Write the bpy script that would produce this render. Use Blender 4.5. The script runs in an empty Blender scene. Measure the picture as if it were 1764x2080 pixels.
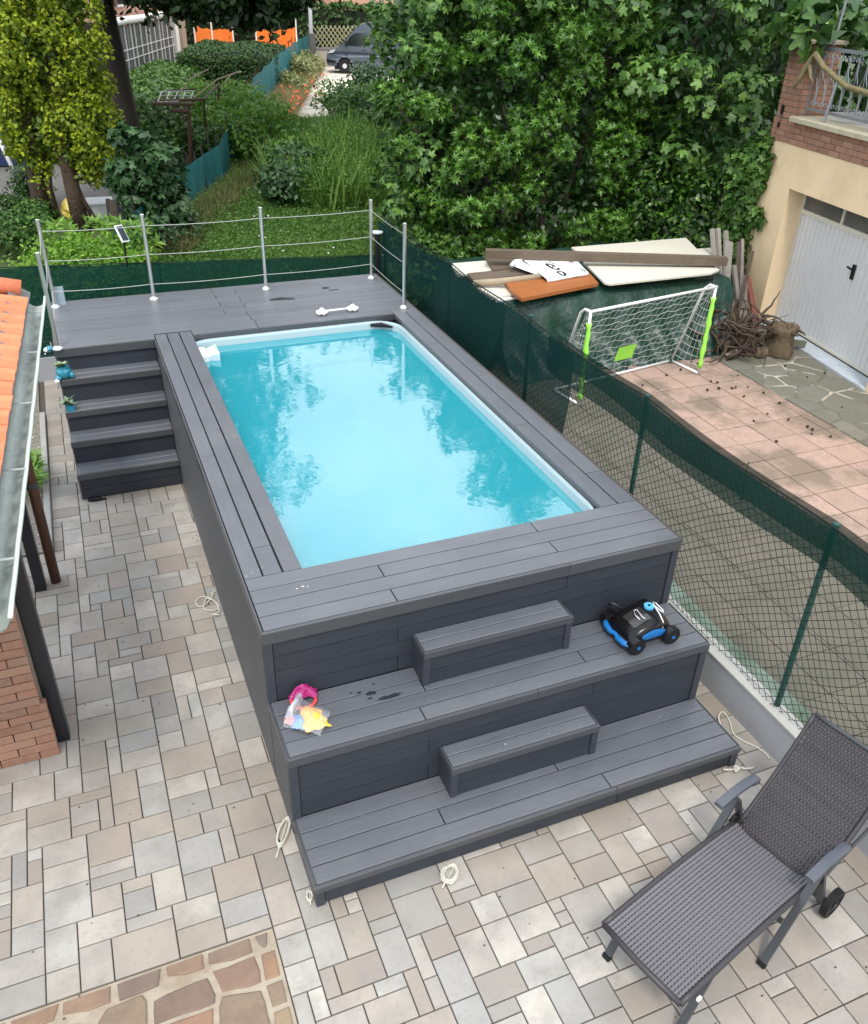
import bpy, math, random
import numpy as np
from mathutils import Vector, Matrix, Euler
R = math.radians
random.seed(7)
SC = bpy.context.scene
COL = SC.collection

# ------------------------------------------------------------------ camera, sky, sun, exposure
cam = bpy.data.cameras.new('camera')
camo = bpy.data.objects.new('camera', cam)
COL.objects.link(camo)
camo.location = (-0.6228, -3.9349, 4.5302)
camo.rotation_euler = (R(58.125), R(-1.629), R(-22.197))
cam.sensor_fit = 'VERTICAL'
cam.sensor_height = 24.0
cam.lens = 1745.4 / 2080 * 24.0
cam.clip_start = 0.05
cam.clip_end = 1200
SC.camera = camo

SUN_EL, SUN_AZ = 58.0, 205.0          # azimuth clockwise from +Y (behind the camera, a little to its left)
world = bpy.data.worlds.new('World')
SC.world = world
world.use_nodes = True
wn, wl = world.node_tree.nodes, world.node_tree.links
wn.clear()
w_out = wn.new('ShaderNodeOutputWorld')
w_bg = wn.new('ShaderNodeBackground')
w_sky = wn.new('ShaderNodeTexSky')
w_sky.sky_type = 'NISHITA'
w_sky.sun_disc = False
w_sky.sun_elevation = R(SUN_EL)
w_sky.sun_rotation = R(SUN_AZ)
w_sky.air_density = 1.3
w_sky.dust_density = 2.0
w_geo = wn.new('ShaderNodeTexCoord')
w_noise = wn.new('ShaderNodeTexNoise')
w_noise.inputs['Scale'].default_value = 2.2
w_noise.inputs['Detail'].default_value = 7
w_noise.inputs['Roughness'].default_value = 0.6
w_ramp = wn.new('ShaderNodeValToRGB')
w_ramp.color_ramp.elements[0].position = 0.36
w_ramp.color_ramp.elements[0].color = (0.42, 0.42, 0.42, 1)
w_ramp.color_ramp.elements[1].position = 0.62
w_ramp.color_ramp.elements[1].color = (1, 1, 1, 1)
w_mix = wn.new('ShaderNodeMixRGB')
w_mix.inputs['Color2'].default_value = (18.6, 19.2, 20.2, 1)      # white cloud cover
wl.new(w_geo.outputs['Generated'], w_noise.inputs['Vector'])
wl.new(w_noise.outputs['Fac'], w_ramp.inputs['Fac'])
wl.new(w_ramp.outputs['Color'], w_mix.inputs['Fac'])
wl.new(w_sky.outputs['Color'], w_mix.inputs['Color1'])
wl.new(w_mix.outputs['Color'], w_bg.inputs['Color'])
w_bg.inputs['Strength'].default_value = 0.078
wl.new(w_bg.outputs['Background'], w_out.inputs['Surface'])

sun = bpy.data.lights.new('sun', 'SUN')
sun.energy = 1.5
sun.angle = R(10)
sun.color = (1.0, 0.94, 0.84)
suno = bpy.data.objects.new('sun', sun)
COL.objects.link(suno)
_d = Vector((math.sin(R(SUN_AZ)) * math.cos(R(SUN_EL)), math.cos(R(SUN_AZ)) * math.cos(R(SUN_EL)), math.sin(R(SUN_EL))))
suno.rotation_euler = _d.to_track_quat('Z', 'Y').to_euler()
suno.location = (0, 0, 30)

vs = SC.view_settings
vs.view_transform = 'Standard'
vs.look = 'None'
vs.gamma = 1.0
vs.use_curve_mapping = False
vs.exposure = 0.62
SC.cycles.max_bounces = 8
SC.cycles.transparent_max_bounces = 16
SC.cycles.caustics_reflective = False
SC.cycles.caustics_refractive = False

# ------------------------------------------------------------------ materials
def lin(h):
    """sRGB 0-255 triple to linear"""
    return tuple((((c / 255) + 0.055) / 1.055) ** 2.4 if c > 10 else c / 255 / 12.92 for c in h)

MATS = {}
def mat(name, col, rough=0.6, cols=None, rnd=0.0, noise=None, noise2=None, bump=None, grain=None, metal=0.0, spec=0.5,
        alpha=1.0, transl=0.0, tone=None, coord='Object', coat=0.0, dirt=None):
    """col linear rgb. cols: extra colours picked per piece. rnd: value jitter per piece. noise=(scale, amount, colour2)
    grain=(sx,sy,sz,strength) stretched bump. bump=(scale,strength). tone: second colour driven by the 'tone' attribute."""
    if name in MATS:
        return MATS[name]
    m = bpy.data.materials.new(name)
    m.use_nodes = True
    n, l = m.node_tree.nodes, m.node_tree.links
    b = n['Principled BSDF']
    out = n['Material Output']
    b.inputs['Roughness'].default_value = rough
    b.inputs['Metallic'].default_value = metal
    b.inputs['Specular IOR Level'].default_value = spec
    if coat:
        b.inputs['Coat Weight'].default_value = coat
        b.inputs['Coat Roughness'].default_value = 0.08
    tc = n.new('ShaderNodeTexCoord')
    cur = None
    def rgb(c):
        x = n.new('ShaderNodeRGB'); x.outputs[0].default_value = (*c, 1); return x.outputs[0]
    cur = rgb(col)
    def rand_value():
        oi = n.new('ShaderNodeObjectInfo'); ge = n.new('ShaderNodeNewGeometry')
        a = n.new('ShaderNodeMath'); a.operation = 'ADD'
        l.new(oi.outputs['Random'], a.inputs[0]); l.new(ge.outputs['Random Per Island'], a.inputs[1])
        f = n.new('ShaderNodeMath'); f.operation = 'FRACT'; l.new(a.outputs[0], f.inputs[0])
        return f.outputs[0]
    rv = None
    if cols or rnd:
        rv = rand_value()
    if cols:
        cr = n.new('ShaderNodeValToRGB')
        cr.color_ramp.interpolation = 'LINEAR'
        allc = [col] + list(cols)
        els = cr.color_ramp.elements
        while len(els) < len(allc):
            els.new(0.5)
        for i, c in enumerate(allc):
            els[i].position = i / (len(allc) - 1)
            els[i].color = (*c, 1)
        l.new(rv, cr.inputs['Fac'])
        cur = cr.outputs['Color']
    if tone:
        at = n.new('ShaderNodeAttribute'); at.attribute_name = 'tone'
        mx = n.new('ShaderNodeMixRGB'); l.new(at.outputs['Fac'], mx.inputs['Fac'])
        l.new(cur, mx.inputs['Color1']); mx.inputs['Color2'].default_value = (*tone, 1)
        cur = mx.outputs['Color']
    if rnd:
        ml = n.new('ShaderNodeMath'); ml.operation = 'MULTIPLY'; l.new(rv, ml.inputs[0]); ml.inputs[1].default_value = 7.31
        fr = n.new('ShaderNodeMath'); fr.operation = 'FRACT'; l.new(ml.outputs[0], fr.inputs[0])
        mr = n.new('ShaderNodeMapRange'); l.new(fr.outputs[0], mr.inputs['Value'])
        mr.inputs['To Min'].default_value = 1 - rnd; mr.inputs['To Max'].default_value = 1 + rnd
        hs = n.new('ShaderNodeHueSaturation'); l.new(mr.outputs[0], hs.inputs['Value']); l.new(cur, hs.inputs['Color'])
        cur = hs.outputs['Color']
    # per piece shift of the texture space so that alike pieces do not repeat
    if coord == 'World':
        wg = n.new('ShaderNodeNewGeometry'); vec = wg.outputs['Position']
    else:
        vec = tc.outputs[coord]
    if rv is not None and coord == 'Object':
        sc = n.new('ShaderNodeMath'); sc.operation = 'MULTIPLY'; l.new(rv, sc.inputs[0]); sc.inputs[1].default_value = 40.0
        va = n.new('ShaderNodeVectorMath'); va.operation = 'ADD'
        l.new(vec, va.inputs[0]); l.new(sc.outputs[0], va.inputs[1])
        vec = va.outputs[0]
    for nz in (noise, noise2):
        if nz:
            t = n.new('ShaderNodeTexNoise'); t.inputs['Scale'].default_value = nz[0]; t.inputs['Detail'].default_value = 6
            t.inputs['Roughness'].default_value = 0.62
            l.new(vec, t.inputs['Vector'])
            mr = n.new('ShaderNodeMapRange'); l.new(t.outputs['Fac'], mr.inputs['Value'])
            mr.inputs['From Min'].default_value = nz[3] if len(nz) > 3 else 0.35
            mr.inputs['From Max'].default_value = nz[4] if len(nz) > 4 else 0.7
            mr.inputs['To Max'].default_value = nz[1]
            mx = n.new('ShaderNodeMixRGB'); l.new(mr.outputs[0], mx.inputs['Fac']); l.new(cur, mx.inputs['Color1'])
            mx.inputs['Color2'].default_value = (*nz[2], 1)
            cur = mx.outputs['Color']
    if dirt:      # large soft stains that run over the pieces, in world space
        wg = n.new('ShaderNodeNewGeometry'); t = n.new('ShaderNodeTexNoise'); t.inputs['Scale'].default_value = dirt[0]; t.inputs['Detail'].default_value = 7
        t.inputs['Roughness'].default_value = .65
        l.new(wg.outputs['Position'], t.inputs['Vector']); mr = n.new('ShaderNodeMapRange'); l.new(t.outputs['Fac'], mr.inputs['Value'])
        mr.inputs['From Min'].default_value = dirt[3]; mr.inputs['From Max'].default_value = dirt[4]; mr.inputs['To Max'].default_value = dirt[1]
        mx = n.new('ShaderNodeMixRGB'); l.new(mr.outputs[0], mx.inputs['Fac']); l.new(cur, mx.inputs['Color1']); mx.inputs['Color2'].default_value = (*dirt[2], 1)
        cur = mx.outputs['Color']
    l.new(cur, b.inputs['Base Color'])
    nrm = None
    if bump:
        t = n.new('ShaderNodeTexNoise'); t.inputs['Scale'].default_value = bump[0]; t.inputs['Detail'].default_value = 4
        l.new(vec, t.inputs['Vector'])
        bp = n.new('ShaderNodeBump'); bp.inputs['Strength'].default_value = bump[1]; bp.inputs['Distance'].default_value = bump[2] if len(bump) > 2 else 0.005
        l.new(t.outputs['Fac'], bp.inputs['Height']); nrm = bp.outputs['Normal']
    if grain:
        mp = n.new('ShaderNodeMapping'); mp.inputs['Scale'].default_value = grain[:3]; l.new(vec, mp.inputs['Vector'])
        t = n.new('ShaderNodeTexNoise'); t.inputs['Scale'].default_value = 1.0; t.inputs['Detail'].default_value = 3
        l.new(mp.outputs[0], t.inputs['Vector'])
        bp = n.new('ShaderNodeBump'); bp.inputs['Strength'].default_value = grain[3]; bp.inputs['Distance'].default_value = 0.002
        l.new(t.outputs['Fac'], bp.inputs['Height'])
        if nrm: l.new(nrm, bp.inputs['Normal'])
        nrm = bp.outputs['Normal']
        mx = n.new('ShaderNodeMixRGB'); mx.blend_type = 'MULTIPLY'; mx.inputs['Fac'].default_value = 1
        mr = n.new('ShaderNodeMapRange'); l.new(t.outputs['Fac'], mr.inputs['Value'])
        mr.inputs['From Min'].default_value = 0.3; mr.inputs['From Max'].default_value = 0.7
        mr.inputs['To Min'].default_value = 0.86; mr.inputs['To Max'].default_value = 1.12
        l.new(cur, mx.inputs['Color1']); l.new(mr.outputs[0], mx.inputs['Color2'])
        l.new(mx.outputs[0], b.inputs['Base Color']); cur = mx.outputs[0]
    if nrm: l.new(nrm, b.inputs['Normal'])
    sh = b.outputs['BSDF']
    if transl:
        tr = n.new('ShaderNodeBsdfTranslucent'); l.new(cur, tr.inputs['Color'])
        ms = n.new('ShaderNodeMixShader'); ms.inputs['Fac'].default_value = transl
        l.new(sh, ms.inputs[1]); l.new(tr.outputs[0], ms.inputs[2]); sh = ms.outputs[0]
    if alpha < 1:
        tp = n.new('ShaderNodeBsdfTransparent')
        ms = n.new('ShaderNodeMixShader'); ms.inputs['Fac'].default_value = alpha
        l.new(tp.outputs[0], ms.inputs[1]); l.new(sh, ms.inputs[2]); sh = ms.outputs[0]
    l.new(sh, out.inputs['Surface'])
    MATS[name] = m
    return m

# ------------------------------------------------------------------ mesh helpers
def empty(name, loc, label, cat, group=None):
    o = bpy.data.objects.new(name, None)
    COL.objects.link(o)
    o.location = loc
    o.empty_display_size = 0.1
    o['label'] = label
    o['category'] = cat
    if group: o['group'] = group
    return o

def tag(o, label=None, cat=None, group=None, kind=None):
    if label: o['label'] = label
    if cat: o['category'] = cat
    if group: o['group'] = group
    if kind: o['kind'] = kind
    return o

def wloc(o):
    v = Vector((0, 0, 0))
    while o is not None:
        v += o.location
        o = o.parent
    return v

def arr_mesh(name, V, F, tone=None, smooth=False):
    """V (n,3) array, F (m,3) or (m,4) int array"""
    me = bpy.data.meshes.new(name)
    V = np.ascontiguousarray(V, dtype=np.float32)
    F = np.ascontiguousarray(F, dtype=np.int32)
    m, k = F.shape
    me.vertices.add(len(V)); me.vertices.foreach_set('co', V.ravel())
    me.loops.add(m * k); me.loops.foreach_set('vertex_index', F.ravel())
    me.polygons.add(m)
    me.polygons.foreach_set('loop_start', np.arange(0, m * k, k, dtype=np.int32))
    me.polygons.foreach_set('loop_total', np.full(m, k, dtype=np.int32))
    if smooth:
        me.polygons.foreach_set('use_smooth', np.ones(m, dtype=bool))
    if tone is not None:
        a = me.attributes.new('tone', 'FLOAT', 'POINT')
        a.data.foreach_set('value', np.ascontiguousarray(tone, dtype=np.float32))
    me.update(calc_edges=True)
    return me

def put(name, me, m, parent=None, world=True):
    """link a mesh given in world coordinates; it becomes a child of parent"""
    if m is not None and not me.materials: me.materials.append(m)
    o = bpy.data.objects.new(name, me)
    COL.objects.link(o)
    if parent is not None:
        o.parent = parent
        if world: o.location = -wloc(parent)
    return o

class MB:
    """collects shapes in world coordinates (after xf) for ONE mesh"""
    def __init__(s, xf=None):
        s.v = []; s.f = []; s.xf = xf
    def add(s, vs, fs):
        o = len(s.v)
        if s.xf is not None: vs = [tuple(s.xf @ Vector(p)) for p in vs]
        s.v += [tuple(p) for p in vs]
        s.f += [tuple(i + o for i in f) for f in fs]
    def box(s, x0, y0, z0, x1, y1, z1, ch=0.0):
        if ch <= 0:
            s.add([(x0,y0,z0),(x1,y0,z0),(x1,y1,z0),(x0,y1,z0),(x0,y0,z1),(x1,y0,z1),(x1,y1,z1),(x0,y1,z1)],
                  [(0,3,2,1),(4,5,6,7),(0,1,5,4),(1,2,6,5),(2,3,7,6),(3,0,4,7)])
        else:
            c = ch
            s.add([(x0,y0,z0),(x1,y0,z0),(x1,y1,z0),(x0,y1,z0),(x0,y0,z1-c),(x1,y0,z1-c),(x1,y1,z1-c),(x0,y1,z1-c),
                   (x0+c,y0+c,z1),(x1-c,y0+c,z1),(x1-c,y1-c,z1),(x0+c,y1-c,z1)],
                  [(0,3,2,1),(8,9,10,11),(0,1,5,4),(1,2,6,5),(2,3,7,6),(3,0,4,7),(4,5,9,8),(5,6,10,9),(6,7,11,10),(7,4,8,11)])
        return s
    def obox(s, c, dx, dy, dz, mt, ch=0.0):
        """box centred at c with half sizes, rotated by matrix mt"""
        old = s.xf
        t = Matrix.Translation(c) @ mt.to_4x4()
        s.xf = t if old is None else old @ t
        s.box(-dx,-dy,-dz,dx,dy,dz,ch)
        s.xf = old
        return s
    def bar(s, a, b, w, h, up=(0,0,1), ch=0.0):
        a = Vector(a); b = Vector(b); z = (b - a); L = z.length; z.normalize()
        x = Vector(up).cross(z)
        if x.length < 1e-4: x = Vector((1,0,0))
        x.normalize(); y = z.cross(x)
        mt = Matrix((x, y, z)).transposed()
        return s.obox((a + b) / 2, w/2, h/2, L/2, mt, ch)
    def tube(s, pts, r, n=6, cap=True):
        P = [Vector(p) for p in pts]
        rs = r if isinstance(r, (list, tuple)) else [r] * len(P)
        vs = []; fs = []
        prev = None
        for i, p in enumerate(P):
            d = (P[min(i+1, len(P)-1)] - P[max(i-1, 0)])
            if d.length < 1e-9: d = Vector((0,0,1))
            d.normalize()
            x = prev if prev is not None else (Vector((0,0,1)) if abs(d.z) < .9 else Vector((1,0,0)))
            x = (x - d * x.dot(d)); x.normalize(); prev = x
            y = d.cross(x)
            for k in range(n):
                a = 2 * math.pi * k / n
                vs.append(p + (x * math.cos(a) + y * math.sin(a)) * rs[i])
        for i in range(len(P) - 1):
            for k in range(n):
                k2 = (k + 1) % n
                fs.append((i*n+k, i*n+k2, (i+1)*n+k2, (i+1)*n+k))
        if cap:
            fs.append(tuple(range(n-1, -1, -1))); fs.append(tuple((len(P)-1)*n + k for k in range(n)))
        s.add(vs, fs); return s
    def disc(s, c, r0, r1, z0, z1, n=24):
        """ring or cylinder with axis z between radii r0 (inner, may be 0) and r1"""
        cx, cy = c
        vs = []; fs = []
        for k in range(n):
            a = 2*math.pi*k/n; ca, sa = math.cos(a), math.sin(a)
            vs += [(cx+r1*ca, cy+r1*sa, z0), (cx+r1*ca, cy+r1*sa, z1), (cx+r0*ca, cy+r0*sa, z1), (cx+r0*ca, cy+r0*sa, z0)]
        for k in range(n):
            a = 4*k; b = 4*((k+1) % n)
            for j in range(4):
                fs.append((a+j, b+j, b+(j+1) % 4, a+(j+1) % 4))
        s.add(vs, fs); return s
    def lathe(s, c, prof, n=20):
        """profile [(r,z)...] turned round the z axis at c"""
        vs = []; fs = []
        for r, z in prof:
            for k in range(n):
                a = 2*math.pi*k/n
                vs.append((c[0]+r*math.cos(a), c[1]+r*math.sin(a), c[2]+z))
        for i in range(len(prof)-1):
            for k in range(n):
                k2 = (k+1) % n
                fs.append((i*n+k, i*n+k2, (i+1)*n+k2, (i+1)*n+k))
        fs.append(tuple(range(n-1,-1,-1))); fs.append(tuple((len(prof)-1)*n+k for k in range(n)))
        s.add(vs, fs); return s
    def prism(s, poly, z0, z1, ch=0.0):
        """vertical prism over a convex or simple polygon [(x,y)]"""
        n = len(poly)
        if ch:
            cx = sum(p[0] for p in poly)/n; cy = sum(p[1] for p in poly)/n
            ins = []
            for x, y in poly:
                d = math.hypot(x-cx, y-cy) or 1
                ins.append((x-(x-cx)/d*ch, y-(y-cy)/d*ch))
            vs = [(x,y,z0) for x,y in poly] + [(x,y,z1-ch*.7) for x,y in poly] + [(x,y,z1) for x,y in ins]
            fs = [tuple(2*n+k for k in range(n))]
            for k in range(n):
                k2 = (k+1) % n
                fs += [(k,k2,n+k2,n+k),(n+k,n+k2,2*n+k2,2*n+k)]
        else:
            vs = [(x,y,z0) for x,y in poly] + [(x,y,z1) for x,y in poly]
            fs = [tuple(range(n-1,-1,-1)), tuple(n+k for k in range(n))]
            for k in range(n):
                k2 = (k+1) % n
                fs.append((k,k2,n+k2,n+k))
        s.add(vs, fs); return s
    def grid(s, fn, nu, nv, closed=False):
        """sheet from fn(u,v)->point, u and v in 0..1"""
        vs = [fn(i/nu, j/nv) for i in range(nu+1) for j in range(nv+1)]
        fs = [(i*(nv+1)+j, (i+1)*(nv+1)+j, (i+1)*(nv+1)+j+1, i*(nv+1)+j+1) for i in range(nu) for j in range(nv)]
        s.add(vs, fs); return s
    def ball(s, c, rx, ry, rz, nu=12, nv=8, j=0.0, rnd=random):
        vs = []; fs = []
        for i in range(nv+1):
            th = math.pi*i/nv
            for k in range(nu):
                a = 2*math.pi*k/nu
                q = 1 + (rnd.uniform(-j, j) if j else 0)
                vs.append((c[0]+rx*q*math.sin(th)*math.cos(a), c[1]+ry*q*math.sin(th)*math.sin(a), c[2]+rz*q*math.cos(th)))
        for i in range(nv):
            for k in range(nu):
                k2 = (k+1) % nu
                fs.append((i*nu+k, (i+1)*nu+k, (i+1)*nu+k2, i*nu+k2))
        s.add(vs, fs); return s
    def mesh(s, name, smooth=False):
        me = bpy.data.meshes.new(name)
        me.from_pydata(s.v, [], s.f)
        if smooth:
            me.polygons.foreach_set('use_smooth', np.ones(len(s.f), dtype=bool))
        me.update()
        return me
    def part(s, name, m, parent=None, smooth=False, label=None, stuff=False):
        o = put(name, s.mesh(name, smooth), m, parent)
        if label: o['label'] = label
        if stuff: o['kind'] = 'stuff'
        return o

def single(name, mb, m, label, cat, group=None, smooth=False):
    """a thing that is one mesh: origin moved to its base centre"""
    V = np.array(mb.v)
    c = Vector(((V[:,0].min()+V[:,0].max())/2, (V[:,1].min()+V[:,1].max())/2, V[:,2].min()))
    mb.v = [(p[0]-c.x, p[1]-c.y, p[2]-c.z) for p in mb.v]
    o = put(name, mb.mesh(name, smooth), m)
    o.location = c
    return tag(o, label, cat, group)

def structure(name, mb, m, label=None):
    o = mb.part(name, m)
    o['kind'] = 'structure'
    if label: o['label'] = label
    return o

def rot_z(a): return Matrix.Rotation(a, 3, 'Z')

# ------------------------------------------------------------------ leaf helpers (numpy)
def rnd_rot(n, rng, normals=None, spread=0.6, up=None):
    """n rotation matrices whose z axis is near the given normals"""
    if normals is None:
        z = rng.normal(size=(n,3))
    else:
        z = normals + rng.normal(size=(n,3)) * spread
    z /= np.linalg.norm(z, axis=1, keepdims=True) + 1e-9
    x = rng.normal(size=(n,3)) if up is None else up + rng.normal(size=(n,3))*0.25
    x -= z * (x*z).sum(1, keepdims=True)
    x /= np.linalg.norm(x, axis=1, keepdims=True) + 1e-9
    y = np.cross(z, x)
    return np.stack([x, y, z], axis=2)       # columns are the axes

def scatter(T, TF, P, RM, S):
    """copies of template T at points P with rotations RM and sizes S -> V, F"""
    n, k = len(P), len(T)
    V = np.einsum('nij,kj->nki', RM, T) * S[:,None,None] + P[:,None,:]
    F = TF[None,:,:] + (np.arange(n) * k)[:,None,None]
    return V.reshape(-1,3), F.reshape(-1, TF.shape[1])

LAUREL_V = np.array([(0,0,0),(-.15,.38,.05),(.15,.38,.05),(0,.45,0),(0,1,-.08)], float)
LAUREL_F = np.array([(0,3,1),(0,2,3),(1,3,4),(3,2,4)])
SIMPLE_V = np.array([(0,0,0),(-.27,.42,.06),(.27,.42,.06),(0,1,-.06)], float)
SIMPLE_F = np.array([(0,2,1),(1,2,3)])
def _fig():
    rim = []
    half = ((10,.98),(21,.66),(31,.52),(47,.80),(61,.86),(73,.70),(84,.48),(105,.62),(121,.60),(140,.42),(168,.36))
    for a, r in [(-a, r) for a, r in reversed(half)] + [(0,1.04)] + list(half):
        t = R(a)
        rim.append((r*math.sin(t)*.74, .35 + r*math.cos(t)*.66, -.22*r*r+.10*abs(math.sin(t))*r))
    V = [(0,.35,.02)] + rim
    F = [(0, i, i+1) for i in range(1, len(rim))] + [(0, len(rim), 1)]
    return np.array(V, float), np.array(F)[:, ::-1]
FIG_V, FIG_F = _fig()
def _spray():
    # flat fan of a cypress spray with a ragged rim
    rim = []
    rr = random.Random(3)
    for i in range(11):
        a = R(-75 + 15*i)
        r = (1.0 if i % 2 == 0 else .72) * (1 - .25*abs(i-5)/5) * rr.uniform(.85, 1.1)
        rim.append((r*math.sin(a)*.52, r*math.cos(a), rr.uniform(-.08,.08)))
    V = [(0,0,0)] + rim
    return np.array(V, float), np.array([(0,i+1,i) for i in range(1, len(rim))])
SPRAY_V, SPRAY_F = _spray()
BLADE_V = np.array([(-.035,0,0),(.035,0,0),(-.02,.12,.55),(.02,.12,.55),(0,.42,1)], float)
BLADE_F = np.array([(0,1,3),(0,3,2),(2,3,4)])

def crown_points(ells, n, rng, lo=.78, hi=1.05, lump=.12, freq=2.2):
    """points near the surface of a union of ellipsoids with lumps; returns points, normals"""
    vol = np.array([e[3]*e[4]+e[4]*e[5]+e[3]*e[5] for e in ells], float); vol /= vol.sum()
    idx = rng.choice(len(ells), n, p=vol)
    E = np.array([e[:6] for e in ells], float)[idx]
    d = rng.normal(size=(n,3)); d /= np.linalg.norm(d, axis=1, keepdims=True)
    w = 1 + lump*(np.sin(d[:,0]*freq*3+E[:,0]*3)*np.sin(d[:,1]*freq*3.3+1)*1.2 + np.sin(d[:,2]*freq*4.1+2+E[:,2])*.8)
    q = rng.uniform(lo, hi, n) * w
    P = E[:,:3] + d*E[:,3:]*q[:,None]
    N = d / E[:,3:]; N /= np.linalg.norm(N, axis=1, keepdims=True)
    keep = np.ones(n, bool)
    for i, e in enumerate(ells):
        s = (((P - np.array(e[:3])) / np.array(e[3:6]))**2).sum(1)
        keep &= ~((s < .5) & (idx != i))
    return P[keep], N[keep]

def clumps(ells, n, rng, rmin, rmax, squash=.8, lo=.72, hi=1.0):
    """small foliage clumps set on the surface of big ellipsoids"""
    P, N = crown_points(ells, n, rng, lo, hi, .1)
    r = rng.uniform(rmin, rmax, len(P))
    return [(p[0],p[1],p[2],a,a,a*squash) for p, a in zip(P, r)]

def rosettes(P, N, rng, per=9, size=.12, tilt=.75, T=LAUREL_V, TF=LAUREL_F, jitter=.25):
    """each point gets a whorl of leaves fanning out round its direction"""
    n = len(P)
    ax = N + rng.normal(size=(n,3))*.35 + np.array((0,0,.35)); ax /= np.linalg.norm(ax, axis=1, keepdims=True)
    x = rng.normal(size=(n,3)); x -= ax*(x*ax).sum(1, keepdims=True); x /= np.linalg.norm(x, axis=1, keepdims=True)
    y = np.cross(ax, x)
    Vs = []; Fs = []; Ts = []
    off = 0
    tone = np.clip(rng.beta(1.6, 3.0, n), 0, 1)
    for k in range(per):
        a = 2*math.pi*k/per*1.618 + rng.normal(size=n)*jitter
        lift = (tilt + rng.normal(size=n)*.18)*(1 - .5*k/per)
        dr = (x*np.cos(a)[:,None] + y*np.sin(a)[:,None])
        dy = dr*np.cos(lift*.9)[:,None] + ax*np.sin(1.1-lift)[:,None]
        dy /= np.linalg.norm(dy, axis=1, keepdims=True)
        dz = ax - dy*(ax*dy).sum(1, keepdims=True); dz /= np.linalg.norm(dz, axis=1, keepdims=True)+1e-9
        dx = np.cross(dy, dz)
        RM = np.stack([dx, dy, dz], axis=2)
        S = size*rng.uniform(.75, 1.2, n)
        base = P + ax*(size*.35*k/per)[..., None] if np.ndim(size) else P + ax*(size*.35*k/per)
        V, F = scatter(T, TF, base, RM, S)
        Vs.append(V); Fs.append(F + off); off += len(V)
        Ts.append(np.repeat(np.clip(tone + .25*k/per, 0, 1), len(T)))
    return np.concatenate(Vs), np.concatenate(Fs), np.concatenate(Ts)

def loose_leaves(P, N, rng, size, T, TF, spread=.7, up=None, tone=None):
    n = len(P)
    RM = rnd_rot(n, rng, N*.8 + np.array((0,0,.5)), spread, up)
    S = size*rng.uniform(.65, 1.25, n)
    V, F = scatter(T, TF, P, RM, S)
    t = np.clip(rng.beta(1.5, 3, n), 0, 1) if tone is None else tone
    return V, F, np.repeat(t, len(T))

def join(parts):
    Vs=[];Fs=[];Ts=[];o=0
    for V,F,T in parts:
        Vs.append(V);Fs.append(F+o);Ts.append(T);o+=len(V)
    return np.concatenate(Vs),np.concatenate(Fs),np.concatenate(Ts)

def leaf_part(name, arrs, m, parent, stuff=True):
    V,F,T = arrs
    o = put(name, arr_mesh(name, V, F, T), m, parent)
    if stuff: o['kind'] = 'stuff'
    return o

# ------------------------------------------------------------------ shared materials
def G(r,g,b): return (r,g,b)
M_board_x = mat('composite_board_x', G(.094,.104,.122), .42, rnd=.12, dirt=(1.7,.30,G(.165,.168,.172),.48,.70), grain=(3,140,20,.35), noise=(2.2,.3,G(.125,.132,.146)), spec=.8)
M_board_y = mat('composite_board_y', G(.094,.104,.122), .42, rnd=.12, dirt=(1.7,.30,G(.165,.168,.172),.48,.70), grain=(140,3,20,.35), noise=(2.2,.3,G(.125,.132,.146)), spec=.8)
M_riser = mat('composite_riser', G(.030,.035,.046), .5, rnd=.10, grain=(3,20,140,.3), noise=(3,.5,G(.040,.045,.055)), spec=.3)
M_trim = mat('deck_trim', G(.052,.056,.064), .34, rnd=.06, noise=(12,.2,G(.08,.085,.095)), spec=.7)
M_cpost = mat('corner_post', G(.036,.041,.052), .42, rnd=.06, noise=(12,.3,G(.055,.06,.072)), spec=.4)
M_dark = mat('dark_frame', G(.012,.013,.016), .7)
M_steel = mat('brushed_steel', G(.78,.78,.78), .34, metal=1.0, noise=(30,.3,G(.45,.45,.46)))
M_cable = mat('steel_cable', G(.55,.56,.55), .4, metal=.6)
M_black = mat('black_plastic', G(.012,.012,.014), .25, spec=.6)
M_rubber = mat('black_rubber', G(.009,.009,.010), .6, spec=.3)
M_white = mat('white_plastic', G(.78,.80,.82), .35, noise=(18,.15,G(.6,.62,.64)))
M_blue = mat('blue_plastic', G(.010,.15,.44), .25, spec=.6)
M_concrete = mat('concrete', G(.36,.36,.35), .85, noise=(3,.5,G(.22,.22,.2)), bump=(60,.3))
M_plaster = mat('grey_plaster', G(.33,.34,.365), .8, noise=(2,.35,G(.26,.27,.29)), bump=(80,.12))
M_rope = mat('rope', G(.62,.60,.53), .85, noise=(200,.5,G(.3,.29,.25)))
M_wood_old = mat('weathered_wood', G(.23,.20,.18), .8, rnd=.2, noise=(9,.5,G(.12,.10,.085)), bump=(40,.5))
M_bark = mat('bark', G(.085,.065,.048), .9, noise=(14,.6,G(.03,.024,.018)), bump=(26,.9,.02))
M_soil = mat('soil', G(.07,.05,.035), .95, noise=(8,.5,G(.035,.027,.02)), bump=(30,.6))

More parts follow.
